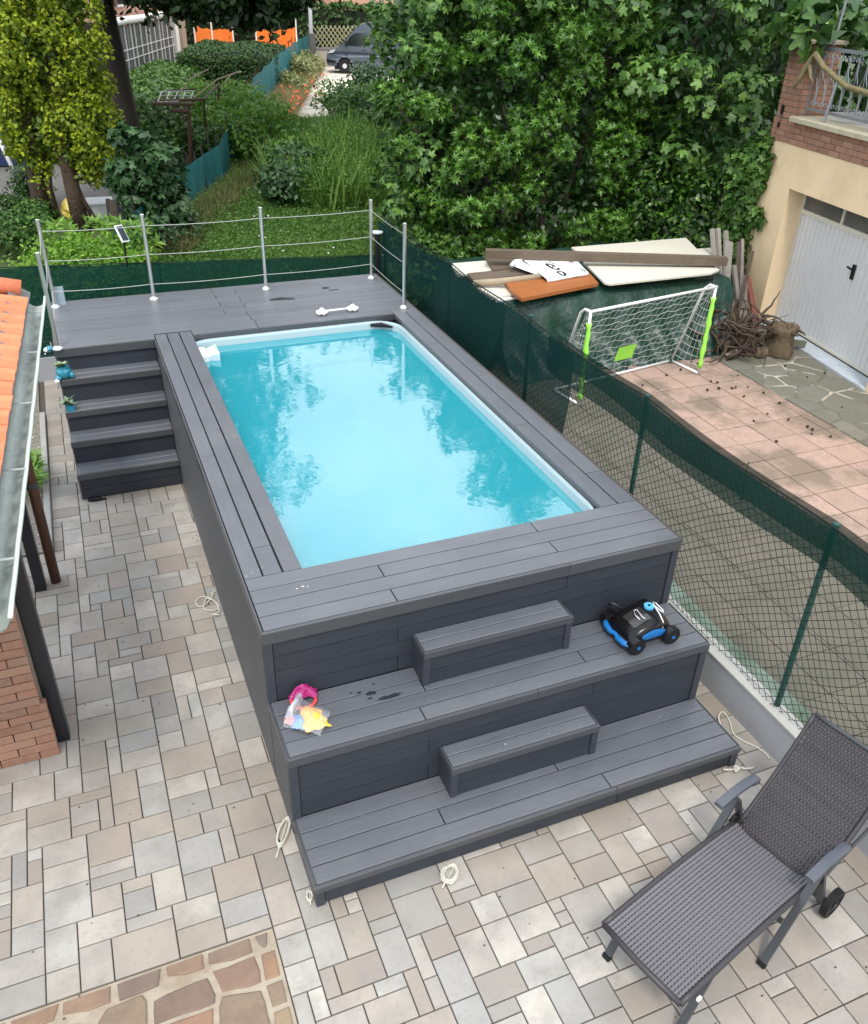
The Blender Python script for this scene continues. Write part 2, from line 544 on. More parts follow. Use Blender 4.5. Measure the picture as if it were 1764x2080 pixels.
# ================================================================== GROUND AND SETTING
M_ground = mat('garden_soil_grass', G(.040,.080,.016), .95, noise=(.7,.6,G(.070,.10,.028)), noise2=(9,.35,G(.05,.045,.022)), bump=(12,.5,.03))
g = MB(); g.grid(lambda u, v: (-420+860*u, -60+880*v, -.07), 4, 4)
structure('ground', g, M_ground)
M_field = mat('bright_field', G(.20,.38,.06), .95, noise=(.15,.4,G(.26,.42,.09)))
g = MB(); g.box(-60,84,-.055, 160,560,-.045); structure('field', g, M_field)
M_pathc = mat('worn_concrete', G(.42,.39,.35), .9, noise=(1.2,.6,G(.24,.23,.2)), noise2=(8,.4,G(.16,.17,.11)), bump=(20,.5,.02))
M_bright = mat('pale_forecourt', G(.60,.54,.46), .9, noise=(.6,.4,G(.45,.40,.33)))
g = MB(); g.prism([(7.9,36.5),(20,33.2),(25,47),(12.2,51.5),(10.6,43.5)], -.06, -.03); structure('forecourt', g, M_bright)
path = MB(); path.add([(6.6,26.0,-.055),(8.7,26.0,-.055),(11.8,36.9,-.055),(9.4,38.2,-.055)], [(0,1,2,3)])
po = structure('path', path, mat('path_bed', G(.12,.12,.07), .95, noise=(4,.6,G(.05,.07,.025))))
# broken slabs of the path, each its own piece
rp = random.Random(11)
y = 26.1
while y < 37.2:
    t = (y-26)/11.4
    xl = 6.7+t*2.9; xr = 8.6+t*2.9
    h = rp.uniform(.5,.95)
    cut = rp.uniform(.35,.65)
    for a, b in ((0,cut),(cut,1)):
        x0 = xl+(xr-xl)*a+.03; x1 = xl+(xr-xl)*b-.03
        poly = [(x0+rp.uniform(-.04,.04), y+rp.uniform(0,.08)), (x1, y+rp.uniform(-.02,.08)), (x1+.2, y+h-rp.uniform(.02,.12)), (x0+.2+rp.uniform(-.06,.06), y+h-rp.uniform(.02,.1))]
        s = MB(); s.prism(poly, -.05, -.02+rp.uniform(-.008,.012), .02); s.part('slab', M_pathc, po)
    y += h+.03
g = MB(); g.box(-9,15.9,-.06,.62,26.5,-.035)
structure('concrete_yard', g, mat('yard_concrete', G(.12,.115,.11), .9, noise=(1.0,.5,G(.15,.145,.14)), bump=(25,.3)))  # base colour lowered to stand in for the tree shadow over the yard

# ------------------------------------------------------------------ patio paving
M_joint = mat('sand_joint', G(.085,.075,.062), .95)
g = MB(); g.box(-3.2,-3.6,-.06,3.25,7.38,-.014)
patio = structure('patio', g, M_joint, 'pale mixed-size concrete pavers round the pool deck')
M_pav = mat('paver', G(.325,.285,.24), .72, cols=[G(.40,.38,.34), G(.31,.31,.30), G(.285,.24,.20), G(.47,.445,.40), G(.275,.27,.255), G(.33,.285,.24), G(.41,.40,.375), G(.275,.24,.205)],
            rnd=.06, dirt=(.9,.45,G(.22,.185,.145),.46,.68), noise=(4.0,.65,G(.235,.225,.21),.42,.68), noise2=(38,.5,G(.20,.17,.14),.55,.78), bump=(150,.35,.003))
U = .084
NX, NY = 77, 131      # x -3.2.., y -3.6..
occ = np.zeros((NX, NY), bool)
def mark(x0,y0,x1,y1):
    occ[max(0,int(round((x0+3.2)/U))):max(0,int(round((x1+3.2)/U))), max(0,int(round((y0+3.6)/U))):max(0,int(round((y1+3.6)/U)))] = True
mark(0.1,-.9,2.9,7.4); mark(-.9,4.2,.1,7.4); mark(-3.2,-2.6,-.3,-1.0); mark(-3.2,3.3,-1.3,7.4)
rp = random.Random(5)
sizes = [(3,2)]*9 + [(3,3)]*7 + [(2,2)]*4 + [(4,3)]*3 + [(4,2)]*3 + [(2,3)]*5 + [(3,1)]*3 + [(1,3)]*1 + [(1,2)]*1 + [(2,1)]*1
paver_cells = []
for j in range(NY):
    for i in range(NX):
        if occ[i,j]: continue
        run = 0
        while i+run < NX and not occ[i+run,j] and run < 5: run += 1
        best = None
        for _ in range(14):
            w, h = rp.choice(sizes)
            if w > run or j+h > NY: continue
            if run - w == 1 and rp.random() < .8: continue
            if occ[i:i+w, j:j+h].any(): continue
            # avoid long joints running on
            if i > 0 and j > 0 and h > 1 and (i, j) in set() : continue
            best = (w,h); break
        if best is None:
            w = min(run, 3); h = 1
            best = (w,h)
        w, h = best
        occ[i:i+w, j:j+h] = True
        paver_cells.append((i,j,w,h))
CAM = np.array(camo.location)
Mc = np.array(camo.rotation_euler.to_matrix())
def in_view(p, m=1.06):
    q = Mc.T @ (np.array(p) - CAM)
    if q[2] > -.05: return False
    sx = q[0]/-q[2]*1745.4/882; sy = q[1]/-q[2]*1745.4/1040
    return abs(sx) < m and abs(sy) < m
cand = []
for c in paver_cells:
    i,j,w,h = c
    cx = -3.2+(i+w/2)*U; cy = -3.6+(j+h/2)*U
    v = in_view((cx,cy,0))
    hid = (cx < -1.75 and cy > -.2) or (cx < -1.45 and cy > 1.2)
    d = np.linalg.norm(np.array((cx,cy,0))-CAM)
    cand.append((0 if (v and not hid) else 1, -w*h/d**3, c, cx, cy))
cand.sort(key=lambda t: (t[0], t[1]))
pav_mesh = {}
def paver_mesh(w,h):
    if (w,h) not in pav_mesh:
        b = MB(); gp = .0035
        b.box(-w*U/2+gp,-h*U/2+gp,-.05, w*U/2-gp, h*U/2-gp, 0, .003)
        me = b.mesh('paver_%dx%d' % (w,h)); me.materials.append(M_pav); pav_mesh[(w,h)] = me
    return pav_mesh[(w,h)]
rest = MB()
for n, (_, _, (i,j,w,h), cx, cy) in enumerate(cand):
    if n < 298:
        o = bpy.data.objects.new('paver', paver_mesh(w,h)); COL.objects.link(o); o.parent = patio
        o.location = (cx, cy, rp.uniform(-.0015,.0015)); o.rotation_euler = (rp.uniform(-.003,.003), rp.uniform(-.003,.003), rp.uniform(-.006,.006))
    else:
        rest.box(cx-w*U/2+.0035, cy-h*U/2+.0035, -.05, cx+w*U/2-.0035, cy+h*U/2-.0035, rp.uniform(-.0015,.0015), .003)
rest.part('paver_field', M_pav, patio, stuff=True)

# grit and small leaves lying on the pavers
rp = random.Random(91); gr = MB()
for k in range(260):
    gx, gy = rp.uniform(-1.7,3.2), rp.uniform(-2.9,3.8)
    if 0 <= gx <= 2.98 and gy > -1.0: continue
    s_ = rp.uniform(.002,.006); gr.box(gx-s_,gy-s_*.7,.0005,gx+s_,gy+s_*.7,.003)
gr.part('grit', mat('grit', G(.05,.042,.03), .9), patio, stuff=True)
# ------------------------------------------------------------------ irregular stones (voronoi)
def clip(poly, nx, ny, d):
    out = []
    for k in range(len(poly)):
        a = poly[k]; b = poly[(k+1) % len(poly)]
        da = a[0]*nx+a[1]*ny-d; db = b[0]*nx+b[1]*ny-d
        if da <= 0: out.append(a)
        if (da < 0) != (db < 0) and abs(da-db) > 1e-9:
            t = da/(da-db); out.append((a[0]+(b[0]-a[0])*t, a[1]+(b[1]-a[1])*t))
    return out
def voronoi(rect, step, gap, rnd, jit=.45):
    x0,y0,x1,y1 = rect
    P = []
    nx = max(1,int(round((x1-x0)/step))); ny = max(1,int(round((y1-y0)/step)))
    for i in range(-1,nx+1):
        for j in range(-1,ny+1):
            P.append((x0+(i+.5+rnd.uniform(-jit,jit))*(x1-x0)/nx, y0+(j+.5+rnd.uniform(-jit,jit))*(y1-y0)/ny))
    res = []
    for a in P:
        if not (x0 < a[0] < x1 and y0 < a[1] < y1): continue
        poly = [(x0+gap/2,y0+gap/2),(x1-gap/2,y0+gap/2),(x1-gap/2,y1-gap/2),(x0+gap/2,y1-gap/2)]
        for b in P:
            if b is a: continue
            dx, dy = b[0]-a[0], b[1]-a[1]; L = math.hypot(dx,dy)
            if L > 4*step: continue
            nx_, ny_ = dx/L, dy/L
            poly = clip(poly, nx_, ny_, a[0]*nx_+a[1]*ny_+L/2-gap/2)
            if len(poly) < 3: break
        if len(poly) >= 3:
            # roughen
            q = []
            for k in range(len(poly)):
                p0 = poly[k]; p1 = poly[(k+1) % len(poly)]
                L = math.hypot(p1[0]-p0[0], p1[1]-p0[1])
                if L < gap*.8: q.append(p0); continue
                n = max(1, int(L/.06)) if step < .6 else max(1, int(L/.12))
                n = min(n, 4)
                for t in range(n):
                    f = (t + (.14 if t == 0 else 0))/n
                    q.append((p0[0]+(p1[0]-p0[0])*f+rnd.uniform(-1,1)*gap*.30, p0[1]+(p1[1]-p0[1])*f+rnd.uniform(-1,1)*gap*.30))
            res.append(q)
    return res
M_mortar = mat('pale_mortar', G(.37,.325,.26), .9, dirt=(6,.7,G(.24,.19,.135),.45,.65), noise=(20,.4,G(.30,.25,.18)), bump=(60,.5))
M_porph = mat('porphyry_flag', G(.19,.14,.105), .75, cols=[G(.30,.185,.11), G(.17,.135,.115), G(.32,.17,.095), G(.27,.205,.13), G(.175,.13,.11)],
              rnd=.1, noise=(7,.6,G(.125,.09,.075)), noise2=(90,.4,G(.24,.17,.12),.58,.8), bump=(40,.7))
g = MB(); g.box(-3.2,-2.6,-.06,-.264,-1.003,-.006)
flag = structure('flagstone_pad', g, M_mortar, 'red and grey porphyry flagstones in pale mortar')
rp = random.Random(21)
polys = voronoi((-2.6,-1.9,-.375,-1.12), .27, .022, rp, .48)
x = -2.6
while x < -.38:
    w = rp.uniform(.12,.32); x1 = min(x+w, -.285)
    polys.append([(x+.014+rp.uniform(-.01,.015),-1.10+rp.uniform(-.02,.03)),((x+x1)/2,-1.11+rp.uniform(-.012,.02)),(x1-.014-rp.uniform(0,.02),-1.10+rp.uniform(-.012,.02)),(x1-.012+rp.uniform(-.01,.01),-1.018),(x+.016,-1.02+rp.uniform(-.006,0))]); x = x1
yv = -1.9
while yv < -1.14:
    h = rp.uniform(.13,.22); y1 = min(yv+h,-1.12)
    polys.append([(-.365+rp.uniform(-.02,.01),yv+.013),(-.285,yv+.013+rp.uniform(0,.01)),(-.282,y1-.013),(-.365+rp.uniform(-.02,.01),y1-.016)]); yv = y1
for p in polys:
    s = MB(); s.prism(p, -.05, .004+rp.uniform(-.003,.004), .010); s.part('flagstone', M_porph, flag)

# ------------------------------------------------------------------ neighbour's yard
g = MB(); g.box(3.385,-3.6,-.06,9.0,7.3,-.012)
yard = structure('neighbour_yard', g, mat('yard_joint', G(.045,.036,.03), .95))
M_tile = mat('pink_concrete_tile', G(.41,.285,.235), .85, cols=[G(.44,.305,.25), G(.38,.27,.22), G(.41,.295,.245)], rnd=.05, dirt=(1.1,.9,G(.20,.155,.12),.47,.57),
             noise=(5,.5,G(.30,.23,.18),.45,.66), noise2=(60,.85,G(.16,.115,.09),.53,.68), bump=(120,.4))
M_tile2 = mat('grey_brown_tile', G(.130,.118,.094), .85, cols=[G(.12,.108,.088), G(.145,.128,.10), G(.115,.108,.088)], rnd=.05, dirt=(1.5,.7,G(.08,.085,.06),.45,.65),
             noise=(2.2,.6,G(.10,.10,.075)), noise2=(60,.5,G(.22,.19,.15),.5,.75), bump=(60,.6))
TS = .42
rp = random.Random(3)
tm = {}
for key, m in ((0,M_tile),(1,M_tile2)):
    gq = .006 if key == 0 else .003
    b = MB(); b.box(-TS/2+gq,-TS/2+gq,-.04,TS/2-gq,TS/2-gq,0,.003); me = b.mesh('tile'); me.materials.append(m); tm[key] = me
nt = 0
rest = MB()
for i in range(-1, 10):
    for j in range(-12, 17):
        cx = 6.2+TS*(i-6)+TS/2; cy = 1.34+TS*(j-4)*.952
        cy = 1.34+.40*(j-4)+.2
        thin = cx+TS/2 > 7.62
        if cx-TS/2 > 7.6 or cx-TS/2 < 3.4 or cy > 6.6: continue
        if thin: cx = 7.46+.085
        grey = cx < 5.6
        if in_view((cx,cy,0),1.05) and nt < 290:
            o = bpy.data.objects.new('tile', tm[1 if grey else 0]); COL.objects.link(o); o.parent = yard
            o.location = (cx,cy,rp.uniform(-.003,.002)); o.scale = (.40 if thin else 1,.952,1)
            o.rotation_euler = (rp.uniform(-.006,.006), rp.uniform(-.006,.006), 0); nt += 1
        else:
            if not thin: rest.box(cx-TS/2+.003, cy-.197, -.04, cx+TS/2-.003, cy+.197, 0)
if rest.v: rest.part('tile_field', M_tile, yard, stuff=True)
# mossy painted strip at the foot of the wall
g = MB(); g.add([(3.385,-3.6,.006),(3.90,-3.6,.006),(3.82,-1.0,.006),(3.78,.2,.006),(3.83,1.0,.006),(3.76,2.2,.006),(3.7,7.2,.006),(3.385,7.2,.006)], [(0,1,2,3,4,5,6,7)])
structure('mossy_kerb_strip', g, mat('moss_strip', G(.15,.19,.16), .9, noise=(3,.9,G(.05,.075,.035),.42,.60), noise2=(24,.5,G(.26,.36,.29))))

# crazy paving ramp in front of the garage
GW = Vector((-.166,-.986,0)); GW.normalize()       # runs along the garage front towards the camera
g = MB(); g.prism([(7.64,5.6),(7.54,-1.0),(9.0,-1.0),(9.75,6.9),(8.2,7.3)], -.06, .012)
ramp = structure('crazy_paving', g, mat('ramp_mortar', G(.13,.125,.10), .9, noise=(1.6,.95,G(.50,.46,.38),.48,.58), bump=(30,.4)))
M_crazy = mat('grey_crazy_stone', G(.15,.15,.125), .8, cols=[G(.17,.165,.145), G(.13,.135,.105), G(.19,.18,.155), G(.14,.145,.11)], rnd=.1,
              noise=(4,.5,G(.10,.105,.07)), noise2=(40,.3,G(.25,.24,.2)), bump=(30,.5))
rp = random.Random(8)
for p in voronoi((7.56,.6,9.5,6.0), .38, .030, rp):
    cx = sum(q[0] for q in p)/len(p); cy = sum(q[1] for q in p)/len(p)
    lim = 9.0+(cy-3.9)*.166
    if max(q[0] for q in p) > lim+.3: 
        p = clip(p, .986, -.166, .986*(lim+.05)-.166*cy)
        if len(p) < 3: continue
    p = clip(p, -1, .035, -(7.62)+.035*cy)
    if len(p) < 3: continue
    s = MB(); s.prism(p, -.03, .016+rp.uniform(-.002,.003), .008); s.part('crazy_stone', M_crazy, ramp)

# ================================================================== POOL DECK
H1, H2, H3 = 1.25, .694, .176
W, D1, D2, S_ = 2.955, .484, .979, .979
YP, YB = 5.04, 6.60
deck = empty('pool_deck', (1.4,2.8,0), 'raised slate grey composite deck with steps surrounding the swimming pool', 'deck')
def plank(x0,y0,x1,y1,z,m,parent,th=.024,name='decking_board'):
    g = .0036
    b = MB(); b.box(x0+g,y0+g,z-th,x1-g,y1-g,z,.002)
    return b.part(name, m, parent)
def planks_x(y_edges, x0, x1, z, joints, parent, skip=None):
    for k in range(len(y_edges)-1):
        xs = [x0] + sorted(joints[k] if k < len(joints) else []) + [x1]
        for a, b in zip(xs[:-1], xs[1:]):
            plank(a, y_edges[k], b, y_edges[k+1], z, M_board_x, parent)
# front band
fe = [.025, .1605, .296, .4315, .567]
planks_x(fe, .012, W-.004, H1, [[.85],[2.06],[.86],[2.05]], deck)
# left band, three boards along y (front pair of joints as in the deck)
for a, b, js in ((.012,.131,[2.3,4.25]), (.135,.259,[.9,2.75]), (.265,.39,[2.52])):
    ys = [.567]+js+[YP+.135]
    for p, q in zip(ys[:-1], ys[1:]): plank(a,p,b,q,H1,M_board_y,deck)
# right band
for a, b, js in ((2.648,2.795,[2.0,4.04]), (2.80,W-.004,[1.05,3.1])):
    ys = [.567]+js+[5.07]
    for p, q in zip(ys[:-1], ys[1:]): plank(a,p,b,q,H1,M_board_y,deck)
# platform
np_ = 11
pe = [YP+.028+(YB-YP-.028)*k/np_ for k in range(np_+1)]
for k in range(np_):
    js = [.84] if k % 2 == 0 else [1.10]
    if k in (2,3): js = [1.10-.01*k, 2.3]
    x1 = W-.004
    x0 = -S_+.012
    if k == 0:
        plank(x0, pe[k], .010, pe[k+1], H1, M_board_x, deck)
        plank(.392, pe[k], 1.09, pe[k+1], H1, M_board_x, deck); plank(1.09, pe[k], 2.646, pe[k+1], H1, M_board_x, deck); plank(2.646, pe[k], x1, pe[k+1], H1, M_board_x, deck)
        continue
    xs = [x0]+js+[x1]
    for a, b in zip(xs[:-1], xs[1:]): plank(a,pe[k],b,pe[k+1],H1,M_board_x,deck)
def trim(x0,y0,z0,x1,y1,z1,parent=None,name='trim',m=None):
    b = MB(); b.box(x0,y0,z0,x1,y1,z1,.002); return b.part(name, m or M_trim, parent or deck)
FT = .085
# edge trims: front, left, right, platform edges
for a, b in ((-.003,2.06),(2.063,W+.003)): trim(a,-.004,H1-FT,b,.022,H1)
trim(-.004,.024,H1-FT,.009,YP-.004,H1); trim(W-.001,.024,H1-.115,W+.02,YB,H1-.006,name='edge_board',m=mat('edge_brown', G(.06,.05,.047), .6))
trim(-S_-.003,YP,H1-FT,0,YP+.024,H1); trim(-S_-.004,YP+.026,H1-FT,-S_+.009,YB,H1)
trim(.392,YP+.0,H1-.07,1.1,YP+.024,H1,name='coping_edge'); trim(1.103,YP,H1-.07,2.646,YP+.024,H1,name='coping_edge')
# dark under-edge round the pool opening
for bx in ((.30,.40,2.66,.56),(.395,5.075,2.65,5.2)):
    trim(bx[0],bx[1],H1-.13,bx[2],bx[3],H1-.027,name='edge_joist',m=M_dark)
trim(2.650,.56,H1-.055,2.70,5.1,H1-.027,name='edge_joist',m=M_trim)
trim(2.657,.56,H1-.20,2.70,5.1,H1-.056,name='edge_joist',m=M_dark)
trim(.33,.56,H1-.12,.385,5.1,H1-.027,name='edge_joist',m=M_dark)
def risers(axis, fixed, a0, a1, z0, z1, n, parent, joints=None, th=.02, m=None, sign=-1):
    """cladding boards on a vertical face; axis 'x': face runs along x at y=fixed"""
    hh = (z1-z0)/n
    for k in range(n):
        xs = [a0]+(joints[k % len(joints)] if joints else [])+[a1]
        for p, q in zip(xs[:-1], xs[1:]):
            b = MB(); g = .0022
            if axis == 'x': b.box(p+g, fixed, z0+hh*k+g, q-g, fixed+th, z0+hh*(k+1)-g)
            else: b.box(fixed, p+g, z0+hh*k+g, fixed+th, q-g, z0+hh*(k+1)-g)
            b.part('cladding_board', m or M_riser, parent)
# front riser (behind the first tier), set 12 mm back
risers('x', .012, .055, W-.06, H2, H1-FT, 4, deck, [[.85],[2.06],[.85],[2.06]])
for x0, x1 in ((.0,.052),(W-.057,W-.004)): trim(x0,.002,H2,x1,.04,H1-FT,name='corner_post',m=M_cpost)
# tier 2
te = [-D1+.022+(D1-.022)*k/4 for k in range(5)]; te[4] = .01
planks_x(te, .012, W-.004, H2, [[.86],[2.05],[.95],[2.0]], deck)
for a, b in ((-.003,1.62),(1.623,W+.003)): trim(a,-D1-.004,H2-.062,b,-D1+.020,H2)
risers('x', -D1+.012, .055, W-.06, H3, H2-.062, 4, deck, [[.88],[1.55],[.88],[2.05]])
for x0, x1 in ((.0,.052),(W-.057,W-.004)): trim(x0,-D1+.002,H3,x1,-D1+.04,H2-.062,name='corner_post',m=M_cpost)
# tier 3
te = [-D2+.022+(D2-D1-.010)*k/4 for k in range(5)]
planks_x(te, .012, W-.004, H3, [[1.95],[.85],[1.7],[]], deck)
for a, b in ((-.003,1.98),(1.983,W+.003)): trim(a,-D2-.004,H3-.045,b,-D2+.020,H3)
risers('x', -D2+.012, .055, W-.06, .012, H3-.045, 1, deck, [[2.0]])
for x0, x1 in ((.0,.052),(W-.057,W-.004)): trim(x0,-D2+.002,.006,x1,-D2+.04,H3-.045,name='corner_post',m=M_cpost)
# side faces (left and right) of the block and the tiers
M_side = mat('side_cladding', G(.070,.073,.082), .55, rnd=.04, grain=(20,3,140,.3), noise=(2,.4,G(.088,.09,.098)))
for x, sgn in ((.0,1),(W-.004,-1)):
    xa = x if sgn > 0 else x-.018
    for (y0,y1,zt,n) in ((.024,YP if sgn > 0 else YB,H1-FT-.001,6),(-D1+.03,.0,H2-.004,3),(-D2+.03,-D1+.0,H3-.004,1)):
        hh = (zt-.01)/n
        for k in range(n):
            b = MB(); b.box(xa, y0, .01+hh*k+.001, xa+.018, y1, .01+hh*(k+1)-.001); b.part('side_board', M_side, deck)
for (y0,y1,z) in ((-D1+.02,.0,H2),(-D2+.02,-D1,H3)):
    trim(-.004,y0,z-.05,.009,y1,z); trim(W-.002,y0,z-.05,W+.010,y1,z)
# carcass so that no light leaks through the gaps
cb = MB()
cb.box(.03,.06,.0,.30,YP-.02,H1-.03); cb.box(2.70,.06,.0,W-.04,YP+.1,H1-.03); cb.box(.30,.06,0,2.70,.395,H1-.03)
cb.box(-S_+.04,5.22,.0,W-.04,YB-.04,H1-.03); cb.box(.03,-D1+.05,0,W-.04,.045,H2-.03); cb.box(.03,-D2+.05,0,W-.04,-D1+.045,H3-.03)
cb.part('frame', M_dark, deck)
# two step boxes
for (x0,x1,y0,y1,zt,zb) in ((.95,2.01,-.19,.010,.97,H2),(.955,2.0,-.672,-D1+.01,.435,H3)):
    sb = trim(x0+.012,y0+.03,zb+.002,x1-.012,y1,zt-.026,name='step_box',m=M_dark)
    ym = y0+.022+(y1-y0-.02)*.5
    for a, b in ((y0+.022,ym),(ym,y1)):
        q = MB(); q.box(x0+.012,a+.0025,zt-.024,x1-.012,b-.0025,zt,.003); q.part('decking_board', M_board_x, sb)
    q = MB(); q.box(x0-.002,y0-.004,zt-.05,x1+.002,y0+.020,zt,.002); q.part('trim', M_trim, sb)
    for xx in (x0-.003, x1-.008):
        q = MB(); q.box(xx,y0+.022,zt-.05,xx+.011,y1-.002,zt,.002); q.part('trim', M_trim, sb)
    for xx in (x0, x1-.045):
        q = MB(); q.box(xx,y0+.001,zb+.002,xx+.045,y0+.03,zt-.05,.002); q.part('corner_post', M_cpost, sb)
    hh = (zt-.05-zb)/2
    for k in range(2):
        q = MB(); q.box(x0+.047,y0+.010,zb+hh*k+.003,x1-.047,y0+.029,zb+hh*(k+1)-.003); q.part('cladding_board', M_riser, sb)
        for xx in (x0+.0, x1-.011):
            q = MB(); q.box(xx,y0+.032,zb+hh*k+.003,xx+.011,y1-.002,zb+hh*(k+1)-.003); q.part('cladding_board', M_riser, sb)
# side staircase on the left
tz = [1.013,.766,.543,.298]; ty = [4.81,4.58,4.35,4.12]
st = MB()
prev_y = YP
zs = [H1]+tz
for k in range(4):
    z = tz[k]; yf = ty[k]; yb = (YP if k == 0 else ty[k-1])
    m_ = yf+.022+(yb-yf)*.5
    step = MB(); step.box(-S_+.03,yf+.05,.0,-.004,yb+.045,z-.03); sp = step.part('stair_step', M_dark, deck)
    for a, b in ((yf+.022,m_),(m_,yb+.03)):
        q = MB(); q.box(-S_+.010,a+.0025,z-.024,-.006,b-.0025,z,.003); q.part('decking_board', M_board_x, sp)
    q = MB(); q.box(-S_-.003,yf-.002,z-.062,-.005,yf+.020,z,.002); q.part('trim', M_trim, sp)
    zt = zs[k]; 
    # riser above this tread
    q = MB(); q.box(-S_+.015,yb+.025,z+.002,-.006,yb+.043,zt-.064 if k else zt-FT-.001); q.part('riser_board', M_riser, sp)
    if k == 3:
        for a, b in ((.012,.118),(.123,z-.064)):
            q = MB(); q.box(-S_+.015,yf+.025,a,-.006,yf+.043,b); q.part('riser_board', M_riser, sp)
    q = MB(); q.box(-S_,yf+.02,.01,-S_+.014,yb+.02,z-.026); q.part('side_panel', M_side, sp)
trim(-S_,YP+.045,.01,-S_+.014,YB,H1-FT-.001,name='side_panel',m=M_side)
trim(-S_,YB-.02,.01,W,YB,H1-.03,name='back_panel',m=M_side)
# water stains and small marks on the boards
M_wet = mat('wet_patch', G(.028,.030,.036), .16, spec=.6)
def splat(cx, cy, z, rx, ry, seed, n=16):
    r_ = random.Random(seed); b = MB()
    pts = [(cx+rx*math.cos(2*math.pi*k/n)*r_.uniform(.55,1.15), cy+ry*math.sin(2*math.pi*k/n)*r_.uniform(.55,1.15)) for k in range(n)]
    b.add([(cx,cy,z+.0012)]+[(x,y,z+.0012) for x,y in pts], [(0,k+1,(k+1)%n+1) for k in range(n)])
    return b
for i,(cx,cy,z,rx,ry) in enumerate(((.62,-.13,H2,.035,.022),(.72,-.20,H2,.10,.022),(.55,-.10,H2,.02,.012),(.66,-.055,H2,.012,.008),(.60,-.17,H2,.02,.01),(.50,-.085,H2,.012,.007),
        (1.55,5.95,H1,.16,.05),(1.66,5.90,H1,.07,.03),(2.17,6.20,H1,.07,.04),(2.25,6.1,H1,.09,.02))):
    splat(cx,cy,z,rx,ry,i).part('wet_mark', M_wet, deck)
M_spk = mat('pale_speck', G(.55,.56,.57), .7)
rp = random.Random(31)
sp_ = MB()
for cx, cy, z, s in ((.03,.6,H1,.006),(.08,.62,H1,.005),(.12,.64,H1,.006),(.15,.66,H1,.005),(.42,.60,H1,.006),(.30,.36,H1,.010),(.34,.37,H1,.012),(.37,.36,H1,.008),(.9,-.1,H1-.0,.0),(1.2,.1,H1,.004),(2.2,-.3,H2,.004),(1.65,-.62,.435,.005),(1.35,-.60,.435,.007),(.4,-.6,H3,.004),(2.6,-.55,H3,.005),(-.6,4.66,.766,.006),(-.2,5.4,H1,.005),(.3,5.9,H1,.01)):
    if s: 
        b = splat(cx,cy,z,s,s*.6,int(cx*1000)+7,9); sp_.add(b.v,b.f)
sp_.part('speck', M_spk, deck, stuff=True)

# ================================================================== SWIMMING POOL
pool = empty('swimming_pool', (1.5,2.7,0), 'rectangular white shelled swimming pool set in the raised deck', 'pool')
def rrect(x0,y0,x1,y1,r,n=7):
    pts = []
    for cx,cy,a0 in ((x1-r,y1-r,0),(x0+r,y1-r,90),(x0+r,y0+r,180),(x1-r,y0+r,270)):
        for k in range(n+1):
            a = R(a0+90*k/n); pts.append((cx+r*math.cos(a), cy+r*math.sin(a)))
    return pts
def ring(mb, loops):
    """loops: list of (polygon, z) joined one to the next"""
    n = len(loops[0][0]); vs = []; fs = []
    for poly, z in loops: vs += [(x,y,z) for x,y in poly]
    for i in range(len(loops)-1):
        for k in range(n):
            k2 = (k+1) % n; fs.append((i*n+k,i*n+k2,(i+1)*n+k2,(i+1)*n+k))
    mb.add(vs, fs)
WZ = 1.125
M_rim = mat('pool_rim_white', G(.38,.50,.54), .3, noise=(6,.15,G(.55,.62,.62)))
M_shell = mat('pool_shell', G(.36,.74,.86), .5, noise=(1.0,.15,G(.28,.6,.68)))
b = MB(); ring(b, [(rrect(.27,.42,2.655,5.04,.30),1.06),(rrect(.27,.42,2.655,5.04,.30),1.185),(rrect(.28,.43,2.645,5.03,.29),1.200),(rrect(.30,.45,2.625,4.995,.28),1.202),(rrect(.305,.455,2.618,4.985,.27),1.185),(rrect(.315,.465,2.605,4.97,.26),1.06)])
b.part('rim', M_rim, pool, smooth=False)
b = MB(); ring(b, [(rrect(.315,.465,2.605,4.97,.26),1.06),(rrect(.32,.47,2.60,4.96,.26),1.04),(rrect(.44,.59,2.475,4.83,.20),1.00),(rrect(.44,.60,2.42,4.80,.18),.22),(rrect(.55,.7,2.3,4.68,.1),.12)])
b.part('wall', M_shell, pool, smooth=True)
b = MB(); pp = rrect(.55,.7,2.3,4.68,.1); b.add([(x,y,.12) for x,y in pp],[tuple(range(len(pp)))]); b.part('floor', M_shell, pool)
# skimmer box in the far left corner
b = MB(); b.box(.30,4.58,.98,.47,4.84,1.19,.01); b.box(.33,4.86,1.02,.47,4.88,1.165)
sk = b.part('skimmer', M_white, pool)
q = MB()
ox,oy = .47,4.60
q.add([(ox,oy,1.0),(ox,oy+.22,1.0),(ox,oy+.22,1.17),(ox,oy,1.17),(ox+.11,oy-.03,.98),(ox+.11,oy+.25,.98),(ox+.11,oy+.25,1.20),(ox+.11,oy-.03,1.20),
       (ox+.11,oy+.0,1.01),(ox+.11,oy+.22,1.01),(ox+.11,oy+.22,1.17),(ox+.11,oy+.0,1.17),(ox+.02,oy+.02,1.02),(ox+.02,oy+.2,1.02),(ox+.02,oy+.2,1.15),(ox+.02,oy+.02,1.15)],
      [(0,1,5,4),(1,2,6,5),(2,3,7,6),(3,0,4,7),(4,5,9,8),(5,6,10,9),(6,7,11,10),(7,4,8,11),(8,9,13,12),(9,10,14,13),(10,11,15,14),(11,8,12,15),(12,13,14,15)])
q.part('skimmer_mouth', mat('pale_blue_plastic', G(.55,.70,.78), .3), sk)
q = MB(); q.box(.40,4.40,1.03,.49,4.50,1.12); q.part('return_fitting', M_rubber, pool)
q = MB(); q.tube([(2.34,4.98,1.172),(2.46,4.94,1.176),(2.55,4.83,1.178)], [.018,.03,.012], 6); q.part('corner_fitting', M_rubber, pool)
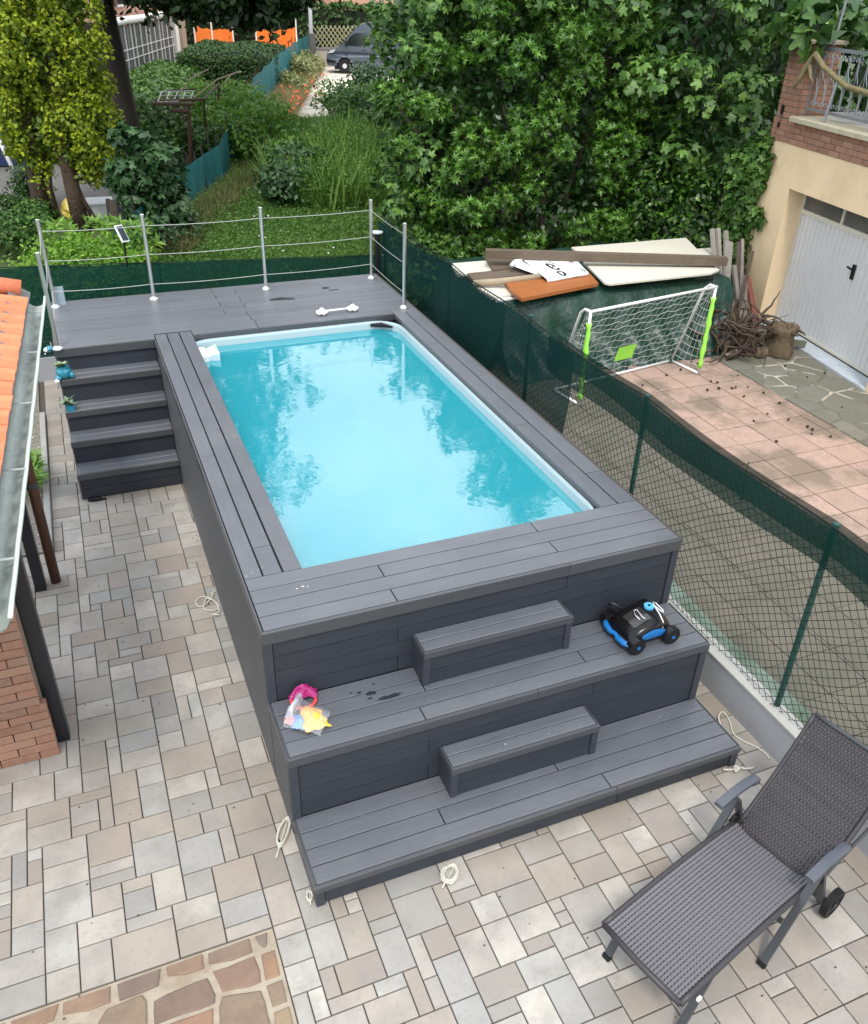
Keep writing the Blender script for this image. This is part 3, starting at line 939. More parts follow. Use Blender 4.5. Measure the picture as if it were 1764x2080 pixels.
q = MB(); q.box(.30,4.90,1.17,.40,4.985,1.185,.003); q.part('corner_plate', mat('grey_plate', G(.3,.3,.33), .4), pool)

# water
mw = bpy.data.materials.new('pool_water'); mw.use_nodes = True
n, l = mw.node_tree.nodes, mw.node_tree.links
n.clear()
wo = n.new('ShaderNodeOutputMaterial'); tr = n.new('ShaderNodeBsdfTransparent'); gl = n.new('ShaderNodeBsdfGlossy')
fr = n.new('ShaderNodeFresnel'); fr.inputs['IOR'].default_value = 2.25
gl.inputs['Roughness'].default_value = 0.035; gl.inputs['Color'].default_value = (1,1,1,1)
tr.inputs['Color'].default_value = (.42,.88,.95,1)
tcw = n.new('ShaderNodeTexCoord'); nz = n.new('ShaderNodeTexNoise'); nz.inputs['Scale'].default_value = 5.5; nz.inputs['Detail'].default_value = 3; nz.inputs['Roughness'].default_value = .55
nz.inputs['Distortion'].default_value = .6
bpn = n.new('ShaderNodeBump'); bpn.inputs['Strength'].default_value = .055; bpn.inputs['Distance'].default_value = .02
l.new(tcw.outputs['Object'], nz.inputs['Vector']); l.new(nz.outputs['Fac'], bpn.inputs['Height'])
l.new(bpn.outputs['Normal'], gl.inputs['Normal']); l.new(bpn.outputs['Normal'], fr.inputs['Normal'])
ms = n.new('ShaderNodeMixShader'); l.new(fr.outputs[0], ms.inputs['Fac'])
df = n.new('ShaderNodeBsdfDiffuse'); df.inputs['Color'].default_value = (.050,.56,.69,1); mm_ = n.new('ShaderNodeMixShader'); mm_.inputs['Fac'].default_value = .45
l.new(tr.outputs[0], mm_.inputs[1]); l.new(df.outputs[0], mm_.inputs[2]); l.new(mm_.outputs[0], ms.inputs[1]); l.new(gl.outputs[0], ms.inputs[2])
l.new(ms.outputs[0], wo.inputs['Surface'])
b = MB(); pp = rrect(.308,.458,2.612,4.976,.265); b.add([(x,y,WZ) for x,y in pp],[tuple(range(len(pp)))])
structure('water', b, mw, 'still turquoise pool water reflecting sky and trees')

# white pole with two end knobs lying on the platform
b = MB(); b.tube([(1.87,5.27,H1+.035),(2.22,5.285,H1+.035)], .012, 8)
for cx, cy in ((1.86,5.265),(2.23,5.29)):
    for k in range(5):
        a = 2*math.pi*k/5; b.ball((cx+.044*math.cos(a), cy+.036*math.sin(a), H1+.026), .032,.028,.026,8,6)
    b.ball((cx,cy,H1+.042),.036,.036,.040,10,6)
single('pool_float_bar', b, M_white, 'white float bar with knobbly ends lying on the grey platform', 'pool accessory', smooth=True)

# ================================================================== RAILING
rail = empty('cable_railing', (.9,6.0,H1), 'stainless steel post and cable railing round the raised platform', 'railing')
posts = [(-.94,5.06),(-.92,6.40),(.15,6.36),(1.47,6.36),(2.84,6.42),(2.83,5.21)]
PH = .95
for x, y in posts:
    b = MB(); b.tube([(x,y,H1+.01),(x,y,H1+PH)], .021, 10); p = b.part('post', M_steel, rail, smooth=False)
    q = MB(); q.lathe((x,y,H1), [(.026,.035),(.030,.03),(.05,.012),(.052,.001)][::-1], 12); q.part('base_collar', M_white if False else M_steel, p)
    q = MB(); q.lathe((x,y,H1+PH), [(.023,0),(.023,.012),(.010,.018)], 10); q.part('cap', M_steel, p)
    for a in (0,2.1,4.2):
        q = MB(); q.ball((x+.045*math.cos(a), y+.045*math.sin(a), H1+.012), .009,.009,.006,6,4); q.part('screw', M_steel, p)
def cable(p, q, z, sag=.012, n=8, r=.0034):
    pts = []
    for k in range(n+1):
        t = k/n; pts.append((p[0]+(q[0]-p[0])*t, p[1]+(q[1]-p[1])*t, z-sag*4*t*(1-t)))
    b = MB(); b.tube(pts, r, 5); b.part('cable', M_cable, rail)
for h in (.84,.52,.18):
    for a, c in ((0,1),(1,2),(2,3),(3,4),(4,5)):
        cable(posts[a], posts[c], H1+h, .014 if a else .03)
# translucent plastic plate by the corner post
b = MB(); b.obox(Vector((-.86,6.47,H1+.10)), .055,.004,.11, rot_z(.1))
single('plastic_plate', b, mat('frosted_plastic', G(.45,.55,.62), .3, alpha=.6), 'small frosted plastic plate propped by the far left railing post', 'plate')

# ================================================================== BOUNDARY WALLS, FENCES
lw = MB(); lw.box(3.25,-3.6,-.05,3.372,7.50,.30)
wall_r = single('low_wall', lw, M_plaster, 'low grey plastered wall under the chain link fence right of the deck', 'wall')
b = MB(); b.box(3.243,-3.6,.301,3.378,7.50,.318,.003); o = b.part('coping', mat('wall_top', G(.38,.38,.36), .85, noise=(9,.5,G(.38,.38,.35)), bump=(50,.4)), None); o.parent = wall_r; o.location = -wall_r.location
b = MB(); b.box(-4.0,7.38,-.05,3.249,7.50,.30); single('back_wall', b, M_plaster, 'low grey wall closing the patio behind the staircase', 'wall')

M_post = mat('green_post', G(.012,.060,.048), .45)
M_link = mat('green_wire', G(.006,.016,.013), .6, spec=.2)
fence = empty('chain_link_fence', (3.34,2.0,.318), 'green chain link fence with dark shade netting on the low wall beside the pool', 'fence')
FX = 3.335
fposts = [(-2.85,1.80),(-.85,1.80),(1.13,1.80),(3.08,1.80),(5.05,1.78),(7.30,1.72)]
for y, zt in fposts:
    b = MB(); b.tube([(FX,y,.305),(FX,y,zt)], .021, 8); p = b.part('post', M_post, fence)
    q = MB(); q.lathe((FX,y,zt), [(.024,0),(.022,.012),(.006,.02)], 8); q.part('cap', M_post, p)
def wob(y, z): return .012*math.sin(y*3.1+z*2) + .010*math.sin(y*7.7-z*5)
# diamond mesh: two families of wires, really crossing
FY0, FY1, FZ0, FZ1 = -3.5, 7.35, .33, 1.78
step = .085
def wires(sgn, y_a, y_b, hh):
    vs = []; fs = []
    sp = step*(.80 if sgn > 0 else .98); n = int((y_b-y_a+2*hh)/sp)
    for k in range(n):
        y0 = y_a - (hh if sgn > 0 else 0) + k*sp
        pts = []
        for i in range(9):
            t = i/8; z = FZ0 + t*hh; y = y0 + sgn*t*hh*(.70 if sgn > 0 else 1.25)
            if y_a <= y <= y_b:
                pts.append((FX-.028+wob(y,z)+.003*sgn, y+.008*math.sin(z*9+y0*3), z+.006*math.sin(y*11)))
        if len(pts) > 1:
            o = len(vs); r = .0022
            for p in pts:
                vs += [(p[0],p[1]-r*sgn*.7,p[2]+r*.7),(p[0],p[1]+r*sgn*.7,p[2]-r*.7),(p[0]-r*1.5,p[1],p[2])]
            for i in range(len(pts)-1):
                for j in range(3):
                    a = o+i*3+j; c = o+i*3+(j+1)%3
                    fs.append((a,c,c+3,a+3))
    return vs, fs
b = MB()
for s in (1,-1):
    v, f = wires(s, FY0, FY1, FZ1-FZ0); b.add(v, f)
b.part('wire_mesh', M_link, fence, stuff=True)
for z in (.36, 1.05, 1.76):
    b = MB(); b.tube([(FX-.03+wob(y*.5,z)*.5, FY0+(FY1-FY0)*y/24, z-.012*math.sin(math.pi*((FY0+(FY1-FY0)*y/24+.85)%2)/2)) for y in range(25)], .0025, 4); b.part('tension_wire', M_link, fence)
# shade netting: full height at the far end, hanging away in a curve, a folded band on the near part
M_net = mat('shade_net', G(.003,.028,.026), .9, spec=.08, alpha=.82, noise=(3,.35,G(.006,.022,.024)))
M_net2 = mat('shade_net_single', G(.003,.027,.021), .9, spec=.08, alpha=.80, noise=(4,.4,G(.012,.04,.036)))
def net_bottom(y):
    if y > 2.55: return .34 + .02*math.sin(y*6)
    if y > 1.9: return .95 - .5*(y-1.9)/.65
    return 1.5
b = MB()
def fn(u, v):
    y = 2.15 + (7.33-2.15)*u
    zt = 1.79-.02*math.sin(math.pi*((y+.85)%2)/2) - (.05 if y > 5 else 0)*(y-5)/2.3
    zb = .34 if y > 2.6 else .34+ (2.6-y)/.45*.35
    z = zt + (zb-zt)*v
    return (FX-.075 + .014*math.sin(y*4.3+z*3)+.008*math.sin(z*9+y), y, z)
b.grid(fn, 44, 14); b.part('shade_netting', M_net, fence, smooth=True)
b = MB()
def fn(u, v):
    y = -3.5 + (2.6+3.5)*u
    sag = .035*math.sin(math.pi*((y+.85)%2)/2)
    z = 1.815 - sag - v*(.30 + .02*math.sin(y*2.2)+.03*max(0,(y-1)))
    return (FX-.062 + .012*math.sin(y*5)*v - .012*math.sin(v*3.1), y, z)
b.grid(fn, 50, 4); b.part('netting_band', M_net2, fence, smooth=True)
b = MB()
def fn(u, v):
    y = -3.5 + (2.6+3.5)*u
    sag = .035*math.sin(math.pi*((y+.85)%2)/2)
    z = 1.812 - sag - v*(.26 + .03*math.sin(y*2.2))
    return (FX+.03 + .02*math.sin(y*4+1)*v, y, z)
b.grid(fn, 50, 4); b.part('netting_band', M_net2, fence, smooth=True)
b = MB(); b.tube([(FX-.04+.01*math.sin(i), -3.5+i*.22, 1.812-.035*math.sin(math.pi*((-3.5+i*.22+.85)%2)/2)) for i in range(49)], .007, 5); b.part('net_hem', M_link, fence)
b = MB(); b.tube([(FX-.05, -.10,1.86),(FX-.07,-.12,1.72),(FX-.055,-.13,1.60)], .004, 4); b.ball((FX-.06,-.13,1.59),.012,.012,.012,6,5); b.part('cord', M_link, fence)

# back netting fence
back = empty('back_net_fence', (0,7.45,.3), 'low dark green shade net fence behind the raised platform', 'fence')
def bz(x): return 1.46 - .045*(x+1.5)
for x in (-3.6,-1.6,.35,1.72,3.0):
    b = MB(); b.tube([(x,7.46,.3),(x,7.46,bz(x)-.02)], .018, 7); b.part('post', M_post, back)
b = MB()
def fn(u, v):
    x = -4 + 7.33*u
    zt = bz(x) - .012*math.sin(x*3)**2
    return (x, 7.425+.012*math.sin(x*5+v*4), zt + (.30-zt)*v)
b.grid(fn, 60, 8); b.part('netting', mat('back_net', G(.004,.040,.030), .9, spec=.08, alpha=.90, noise=(2,.4,G(.005,.022,.022))), back, smooth=True)
b = MB(); b.tube([(-4+7.33*i/30, 7.425, bz(-4+7.33*i/30)+.004) for i in range(31)], .006, 4); b.part('hem_wire', M_link, back)

# lantern bollard
b = MB(); b.tube([(3.16,7.12,.30),(3.16,7.12,1.62)], .034, 12); ln = single('garden_lantern_post', b, M_black, 'tall black bollard lamp with flat round top behind the platform corner', 'lamp')
q = MB(); q.lathe((3.16,7.12,1.625), [(.075,0),(.08,.008),(.078,.02),(.02,.03)], 20); o = q.part('lamp_top', mat('lamp_grey', G(.45,.5,.55), .3), None); o.parent = ln; o.location = -ln.location

# small framed panel on the railing line
pn = empty('solar_lamp_panel', (-.04,7.30,1.60), 'small tilted solar panel with white frame behind the railing', 'solar panel')
mt = (Euler((R(62), R(8), R(52)))).to_matrix()
b = MB(); b.obox(Vector((-.04,7.3,1.79)), .075,.105,.008, mt, .002); b.part('frame', M_white, pn)
b = MB(); b.obox(Vector((-.04,7.3,1.79)) + mt @ Vector((0,0,.010)), .058,.088,.003, mt); b.part('cell', mat('solar_cell', G(.05,.07,.08), .15), pn)
b = MB(); b.tube([(-.03,7.36,1.72),(-.03,7.43,1.36)], .012, 6); b.part('stem', M_black, pn)

# ================================================================== LOUNGER
lg = empty('sun_lounger', (2.0,-1.95,0), 'dark grey woven reclining sun lounger with wheels and armrests on the pavers', 'sun lounger')
ang = math.atan2(.27, 1.05)
XF = Matrix.Translation((1.455,-2.07,0)) @ Matrix.Rotation(ang, 4, 'Z')     # x: foot to head, y: across
M_frame = mat('lounger_frame', G(.055,.060,.070), .42, metal=.2)
M_wick = mat('wicker', G(.078,.074,.083), .38, rnd=.25, spec=.6, noise=(30,.3,G(.13,.125,.14)))
M_wickd = mat('wicker_edge', G(.035,.033,.038), .45)
Wd = .505
def seat_z(x):   # gentle S of the seat
    return .385 + .022*math.sin((x-.1)*3.0) - .02*max(0,x-.85)
# woven seat: crossing ribbons with real over and under
def weave(fn, L, Wt, nr, nc, name, parent, thr=.0035, tw=.0062):
    """fn(s,t,h) -> world point; s along length 0..L, t across 0..Wt, h height"""
    vs = []; fs = []
    # weft strands (across), each a flat ribbon
    for i in range(nr):
        s = L*(i+.5)/nr; o = len(vs); n = nc*2
        for k in range(n+1):
            t = Wt*k/n
            h = thr*math.cos(math.pi*(k+ (i % 2)*1))*1.0
            for ds, hh in ((-L/nr*.46,-.001),(0,.0022),(L/nr*.46,-.001)):
                vs.append(fn(s+ds, t, h+hh))
        for k in range(n):
            for j in range(2):
                a = o+k*3+j; fs.append((a,a+1,a+4,a+3))
    o_weft = (vs, fs)
    vs2 = []; fs2 = []
    for c in range(nc):
        t = Wt*(c+.5)/nc
        for dt in (-.0035,.0035):
            o = len(vs2); n = nr
            for k in range(n+1):
                s = L*k/n
                for d in (-.0028,.0028):
                    vs2.append(fn(s, t+dt+d, .0042 if (k % 2) else .0035))
            for k in range(n):
                fs2.append((o+k*2, o+k*2+1, o+k*2+3, o+k*2+2))
    a = MB(); a.add(*o_weft); a.part(name, M_wick, parent, stuff=False)
    return vs2, fs2
P4 = lambda x,y,z: tuple(XF @ Vector((x,y,z)))
SL = 1.085
seat_fn = lambda s,t,h: P4(-.075+s, -Wd/2+.015+t, seat_z(s)+h+.004-.018*math.sin(math.pi*t/(Wd-.03)))
vs2, fs2 = weave(seat_fn, SL, Wd-.03, 92, 22, 'woven_seat', lg)
a = MB(); a.add(vs2, fs2); a.part('warp_strands', mat('wicker_warp', G(.14,.135,.155), .35, spec=.6), lg)
b = MB(); b.grid(lambda u,v: seat_fn(SL*u, (Wd-.03)*v, -.007), 30, 10); b.part('seat_backing', M_wickd, lg, smooth=True)
# seat side rails and end bars wrapped with weave
for sy in (-1,1):
    b = MB(xf=XF); b.tube([(-.085+SL*k/14, sy*(Wd/2), seat_z(SL*k/14)-.003) for k in range(15)] , .0165, 8); b.part('side_rail', M_wickd, lg, smooth=True)
b = MB(xf=XF); b.tube([(-.085,-Wd/2,seat_z(0)-.003),(-.09,0,seat_z(0)-.010),(-.085,Wd/2,seat_z(0)-.003)], .017, 8); b.part('end_bar', M_wickd, lg, smooth=True)
b = MB(xf=XF); b.tube([(-.085+SL,-Wd/2,seat_z(SL)-.003),(-.085+SL,0,seat_z(SL)-.022),(-.085+SL,Wd/2,seat_z(SL)-.003)], .012, 8); b.part('end_bar', M_wickd, lg, smooth=True)
# backrest
BA = R(49); B0 = (1.065, .315); BL = .80
def back_fn(s, t, h):
    c = .030*math.sin(math.pi*s/BL)
    x = B0[0] + s*math.cos(BA) - (h-c*-1)*math.sin(BA)*-1*-1
    z = B0[1] + s*math.sin(BA) + (h-c)*math.cos(BA)
    x = B0[0] + s*math.cos(BA) - (h-c)*math.sin(BA)
    return P4(x, -Wd/2+.015+t, z)
vs3, fs3 = weave(back_fn, BL, Wd-.03, 46, 22, 'woven_backrest', lg, thr=.005)
a = MB(); a.add(vs3, fs3); a.part('warp_strands', M_wickd, lg)
b = MB(); b.grid(lambda u,v: back_fn(BL*u, (Wd-.03)*v, -.009), 20, 8); b.part('backrest_backing', mat('wicker_dark', G(.018,.017,.02), .6), lg, smooth=True)
for sy in (-.015, Wd-.015):
    b = MB(); b.tube([back_fn(BL*k/12, sy, 0) for k in range(13)], .0145, 8); b.part('backrest_rail', M_wickd, lg, smooth=True)
b = MB(); b.tube([back_fn(BL, t, 0) for t in (-.015, .12,.25,.36, Wd-.015)], .0135, 8); b.part('backrest_top', M_frame, lg, smooth=True)
b = MB(); b.tube([back_fn(0, -.015, 0), back_fn(-.01, .24, -.02), back_fn(0, Wd-.015, 0)], .012, 8); b.part('backrest_foot', M_wickd, lg, smooth=True)
# legs, arms
for sy in (-1,1):
    y = sy*(Wd/2-.01); yo = sy*(Wd/2+.028)
    b = MB(xf=XF); b.bar((.0,y,.0),(.16,y,.37),.022,.040,(0,1,0),.004); l1 = b.part('leg', M_frame, lg)
    q = MB(xf=XF); q.bar((-.004,y,.0),(.006,y,.025),.028,.046,(0,1,0)); q.part('foot_cap', M_rubber, l1)
    b = MB(xf=XF); b.bar((.66,yo,.0),(.99,yo,.585),.022,.042,(0,1,0),.004); l2 = b.part('leg', M_frame, lg)
    q = MB(xf=XF); q.bar((.655,yo,.0),(.668,yo,.022),.028,.048,(0,1,0)); q.part('foot_cap', M_rubber, l2)
    b = MB(xf=XF); b.bar((1.21,yo*.97,.07),(1.0,yo*.97,.575),.020,.038,(0,1,0),.004); b.part('rear_leg', M_frame, lg)
    # curved armrest
    b = MB(xf=XF)
    yc = sy*(Wd/2+.035)
    b.grid(lambda u,v: (.83+.36*u, yc+(v-.5)*.052, .628+.035*math.sin(math.pi*(.15+u*.75))-.02-.0*u + .004*math.sin(math.pi*v)), 14, 4)
    b.grid(lambda u,v: (.83+.36*u, yc+(.5-v)*.052, .606+.035*math.sin(math.pi*(.15+u*.75))-.02), 14, 1)
    for e in (-.5,.5):
        b.grid(lambda u,v: (.83+.36*u, yc+e*.052, .606+.022*v+.035*math.sin(math.pi*(.15+u*.75))-.02), 14, 1)
    for u in (0,1):
        b.grid(lambda a_,v: (.83+.36*u, yc+(a_-.5)*.052, .606+.022*v+.035*math.sin(math.pi*(.15+u*.75))-.02), 1, 1)
    b.part('armrest', mat('armrest', G(.075,.085,.105), .35), lg)
    b = MB(xf=XF); b.tube([(1.035,sy*(Wd/2+.005),.37),(1.035,sy*(Wd/2+.03),.37)], .035, 12); b.part('hinge', M_rubber, lg)
for x, z in ((.10,.22),(.80,.235),(1.18,.14)):
    b = MB(xf=XF); b.bar((x,-Wd/2,z),(x,Wd/2,z),.018,.032,(0,0,1),.003); b.part('crossbar', M_frame, lg)
# wheels at the head end
for sy in (-1,1):
    wy = sy*(Wd/2+.065)
    X2 = XF @ Matrix.Translation((1.245, wy, .094)) @ Matrix.Rotation(R(90), 4, 'X')
    b = MB(xf=X2); b.disc((0,0), .066, .094, -.020, .020, 28); w = b.part('wheel', M_rubber, lg)
    q = MB(xf=X2); q.disc((0,0), 0.001, .018, -.022, .022, 12)
    for k in range(5):
        a = 2*math.pi*k/5; q.bar((.012*math.cos(a),.012*math.sin(a),0),(.062*math.cos(a),.062*math.sin(a),0),.012,.014)
    q.part('hub', M_black, w)
    q = MB(xf=X2); q.disc((0,0), .056, .060, -.016, .016, 28); q.part('rim', mat('wheel_rim', G(.05,.05,.055), .3), w)
b = MB(xf=XF); b.tube([(1.245,-Wd/2-.05,.085),(1.245,Wd/2+.05,.085)], .010, 8); b.part('axle', M_frame, lg)
b = MB(xf=XF); b.tube([(1.05,-Wd/2+.0,.30),(1.32,-Wd/2+.01,.33),(1.62,-Wd/2+.01,.40)], .011, 6); b.part('support_arm', M_frame, lg)
b = MB(xf=XF); b.tube([(1.05,Wd/2-.0,.30),(1.32,Wd/2-.01,.33),(1.62,Wd/2-.01,.40)], .011, 6); b.part('support_arm', M_frame, lg)
b = MB(xf=XF); b.box(.075,-Wd/2-.014,.235,.10,-Wd/2+.002,.262,.002); b.part('label', M_white, lg)

# ================================================================== POOL CLEANING ROBOT
rb = empty('pool_cleaning_robot', (2.55,-.23,H2), 'black and blue wheeled pool cleaning robot on the middle step', 'pool robot')
RX = Matrix.Translation((2.545,-.225,H2)) @ Matrix.Rotation(R(3), 4, 'Z')
M_glossb = mat('gloss_black', G(.005,.005,.006), .22, spec=.35)
M_smoke = mat('smoked_window', G(.03,.028,.03), .10, spec=.6)
# shell body: rounded loft along x
def loft(sections, m=16):
    """sections: (x, halfwidth, z0, z1, power)"""
    vs = []; fs = []
    for x, hw, z0, z1, pw in sections:
        for k in range(m):
            a = 2*math.pi*k/m; c, s_ = math.cos(a), math.sin(a)
            yy = hw*math.copysign(abs(c)**pw, c); zz = (z0+z1)/2 + (z1-z0)/2*math.copysign(abs(s_)**pw, s_)
            vs.append((x, yy, zz))
    for i in range(len(sections)-1):
        for k in range(m):
            k2 = (k+1) % m; fs.append((i*m+k, i*m+k2, (i+1)*m+k2, (i+1)*m+k))
    fs.append(tuple(range(m-1,-1,-1))); fs.append(tuple((len(sections)-1)*m+k for k in range(m)))
    return vs, fs
RXB = RX @ Matrix.Diagonal((1.04,1.06,.84,1))
b = MB(xf=RXB); b.add(*loft([(-.175,.115,.045,.085,.6),(-.15,.125,.04,.125,.6),(-.09,.13,.035,.19,.55),(.0,.132,.035,.225,.55),(.08,.13,.035,.222,.55),(.14,.122,.04,.19,.6),(.175,.10,.05,.12,.7)])); b.part('body', M_glossb, rb, smooth=True)
b = MB(xf=RXB); b.grid(lambda u,v: (-.115+.13*u, -.075+.13*v, .172+.055*math.sin(u*1.35)+.006*math.sin(math.pi*v)+.002), 10, 8); b.part('window', M_smoke, rb, smooth=True)
b = MB(xf=RXB); b.grid(lambda u,v: (-.10+.22*u, -.1335-.006*math.sin(math.pi*v), .085+(.085*math.sin(math.pi*min(1,max(0,.12+u*.8)))**.7)*v), 12, 4); b.part('side_panel', M_blue, rb, smooth=True)
b = MB(xf=RXB); b.grid(lambda u,v: (-.10+.22*u, .1335+.006*math.sin(math.pi*v), .085+(.085*math.sin(math.pi*min(1,max(0,.12+u*.8)))**.7)*v), 12, 4); b.part('side_panel', M_blue, rb, smooth=True)
b = MB(xf=RX); b.tube([(-.185,-.165,.075),(-.205,-.10,.062),(-.212,-.04,.060),(-.20,.0,.064),(-.212,.04,.060),(-.205,.10,.062),(-.185,.165,.075)], [.016,.021,.018,.014,.018,.021,.016], 10); b.part('bumper', M_blue, rb, smooth=True)
b = MB(xf=RX); b.tube([(.19,-.14,.06),(.195,0,.055),(.19,.14,.06)], .018, 8); b.part('roller', M_black, rb, smooth=True)
b = MB(xf=RX); b.tube([(-.165,-.13,.045),(-.17,0,.04),(-.165,.13,.045)], .03, 10); b.part('roller', M_black, rb, smooth=True)
for x in (-.145, .145):
    for sy in (-1,1):
        X2 = RX @ Matrix.Translation((x, sy*.158, .064)) @ Matrix.Rotation(R(90), 4, 'X')
        b = MB(xf=X2); b.lathe((0,0,-.026), [(.044,0),(.061,.004),(.064,.012),(.064,.040),(.061,.048),(.044,.052)], 20); w = b.part('wheel', M_rubber, rb, smooth=False)
        q = MB(xf=X2); q.disc((0,0), .0005, .013, -.031, .031, 12); q.part('hub_cap', M_blue, w)
        q = MB(xf=X2)
        for k in range(5):
            a = 2*math.pi*k/5+.3; q.bar((.014*math.cos(a),.014*math.sin(a),.0),(.044*math.cos(a),.044*math.sin(a),.0),.010,.058)
        q.part('spokes', M_black, w)
        # mud guards
        b = MB(xf=RX); b.grid(lambda u,v: (x+.072*math.cos(R(20+140*u)), sy*(.130+.055*v), .062+.066*math.sin(R(20+140*u))), 10, 1); b.part('wheel_guard', M_glossb, rb, smooth=True)
b = MB(xf=RXB); b.disc((.075,.03), .010, .034, .222, .242, 24); b.part('dial', mat('pale_blue_disc', G(.10,.42,.75), .25), rb)
b = MB(xf=RXB); b.disc((.075,.03), .0005, .010, .225, .245, 12); b.part('dial_centre', M_black, rb)
b = MB(xf=RXB); b.tube([(.075,-.128,.150),(.085,-.11,.20),(.09,-.06,.232),(.105,.02,.240),(.125,.055,.236),(.14,.04,.230),(.145,-.03,.218),(.135,-.05,.216),(.12,-.02,.225),(.115,.03,.231)], .0045, 6); b.part('cord', mat('white_cord', G(.72,.75,.75), .5), rb, smooth=True)
b = MB(xf=RXB); b.tube([(-.055,-.05,.215),(-.06,.0,.222),(-.045,.04,.228),(-.02,.03,.232),(-.03,-.04,.225),(-.02,-.06,.222)], .005, 6); b.part('handle', mat('chrome', G(.7,.7,.72), .12, metal=1.0), rb, smooth=True)
b = MB(xf=RX); b.tube([(-.04,.13,.10),(-.09,.165,.16),(-.12,.19,.175),(-.13,.20,.15)], .009, 6); b.part('cable_float', M_black, rb, smooth=True)

# ================================================================== TOYS IN A PLASTIC BAG
tb = empty('bag_of_pool_toys', (.16,-.18,H2), 'clear plastic bag of yellow, pink and magenta pool toys on the middle step', 'toy bag')
rp = random.Random(4)
def crumple(poly, z, amp, seed, n=16):
    r_ = random.Random(seed)
    ph = [r_.uniform(0,6) for _ in range(6)]
    (ax,ay),(bx,by),(cx,cy),(dx,dy) = poly
    def fn(u, v):
        x = (ax*(1-u)+bx*u)*(1-v)+(dx*(1-u)+cx*u)*v; y = (ay*(1-u)+by*u)*(1-v)+(dy*(1-u)+cy*u)*v
        e = .35+.65*math.sin(math.pi*u)*math.sin(math.pi*v)
        f = math.sin(u*9+ph[0]+v*3)*.5+math.sin(v*12+ph[1]-u*5)*.4+abs(math.sin(u*17+v*11+ph[2]))*.5
        return (x+.006*math.sin(v*14+ph[3]), y+.006*math.sin(u*15+ph[4]), H2+.004+z*e+amp*(f*.5+.5)*e)
    b = MB(); b.grid(fn, n, n); return b
M_yel = mat('yellow_toy', G(.86,.42,.05), .5, noise=(7,.6,G(.88,.60,.08),.3,.6), bump=(30,.5))
b = crumple([(.14,-.33),(.30,-.33),(.275,-.17),(.17,-.10)], .045, .02, 1); b.part('yellow_toy', M_yel, tb, smooth=True)
b = crumple([(.075,-.27),(.15,-.30),(.17,-.19),(.12,-.16)], .035, .02, 6, 10); b.part('blue_toy', mat('blue_toy', G(.16,.34,.72), .4), tb, smooth=True)
b = crumple([(.04,-.20),(.10,-.26),(.13,-.19),(.09,-.13)], .03, .02, 7, 10); b.part('pink_toy', mat('pink_toy', G(.75,.33,.34), .45), tb, smooth=True)
b = crumple([(.11,-.05),(.29,-.08),(.30,.0),(.13,-.005)], .085, .04, 3); b.part('magenta_toy', mat('magenta_toy', G(.33,.005,.13), .2, spec=.7, bump=(60,.8)), tb, smooth=True)
b = MB(); b.tube([(.20+.075*math.cos(a*.3307), -.075+.055*math.sin(a*.3307), H2+.03+.012*math.sin(a*.33)) for a in range(20)], .011, 8); b.part('red_ring', mat('red_ring', G(.72,.06,.07), .35), tb, smooth=True)
mf = bpy.data.materials.new('clear_film'); mf.use_nodes = True
n, l = mf.node_tree.nodes, mf.node_tree.links
bs = n['Principled BSDF']; bs.inputs['Base Color'].default_value = (.72,.76,.82,1); bs.inputs['Roughness'].default_value = .12; bs.inputs['Specular IOR Level'].default_value = .9
tp = n.new('ShaderNodeBsdfTransparent'); ms2 = n.new('ShaderNodeMixShader'); ms2.inputs[0].default_value = .22
l.new(tp.outputs[0], ms2.inputs[1]); l.new(bs.outputs[0], ms2.inputs[2]); l.new(ms2.outputs[0], n['Material Output'].inputs['Surface'])
b = crumple([(.03,-.24),(.22,-.385),(.33,-.22),(.17,-.03)], .062, .022, 11, 20); b.part('plastic_film', mf, tb, smooth=False)
b = crumple([(.045,-.185),(.09,-.22),(.235,-.03),(.20,-.005)], .085, .02, 15, 14); b.part('folded_film', mat('milky_film', G(.48,.50,.56), .2, alpha=.75, spec=.8), tb, smooth=False)

# ================================================================== ROPES
def rope(pts, name, label, r=.0055, group='ropes tied along the foot of the deck'):
    # smooth the points
    P = [Vector(p) for p in pts]; out = []
    for i in range(len(P)-1):
        p0 = P[max(i-1,0)]; p1 = P[i]; p2 = P[i+1]; p3 = P[min(i+2,len(P)-1)]
        for k in range(6):
            t = k/6; out.append(.5*((2*p1)+(-p0+p2)*t+(2*p0-5*p1+4*p2-p3)*t*t+(-p0+3*p1-3*p2+p3)*t**3))
    out.append(P[-1])
    b = MB(); b.tube(out, r, 6); return single(name, b, M_rope, label, 'rope', group, smooth=True)
rope([(-.01,2.18,.02),(-.05,2.16,.012),(-.04,2.12,.03),(-.10,2.06,.008),(-.17,2.02,.008),(-.19,2.10,.008),(-.13,2.15,.01),(-.06,2.08,.014),(-.02,1.98,.010),(-.06,1.93,.008),(-.14,1.98,.012),(-.10,2.10,.018),(-.04,2.03,.018),(-.03,1.90,.008),(-.09,1.88,.012),(-.04,1.84,.02)], 'rope', 'loose beige rope in loops on the pavers along the left side of the deck')
def coil(cx, cy, a, L, wd, n, seed, label):
    r_ = random.Random(seed); pts = [(cx-math.cos(a)*L*.9, cy-math.sin(a)*L*.9, .012)]
    for k in range(n*8):
        t = 2*math.pi*k/8; s = 1+r_.uniform(-.12,.12)
        u, v = L*.5*math.cos(t)*s, wd*.5*math.sin(t)*s*(1+.15*r_.uniform(-1,1))
        pts.append((cx+u*math.cos(a)-v*math.sin(a), cy+u*math.sin(a)+v*math.cos(a), .008+.004*(k//8)+r_.uniform(0,.006)))
    return rope(pts, 'rope', label, .005)
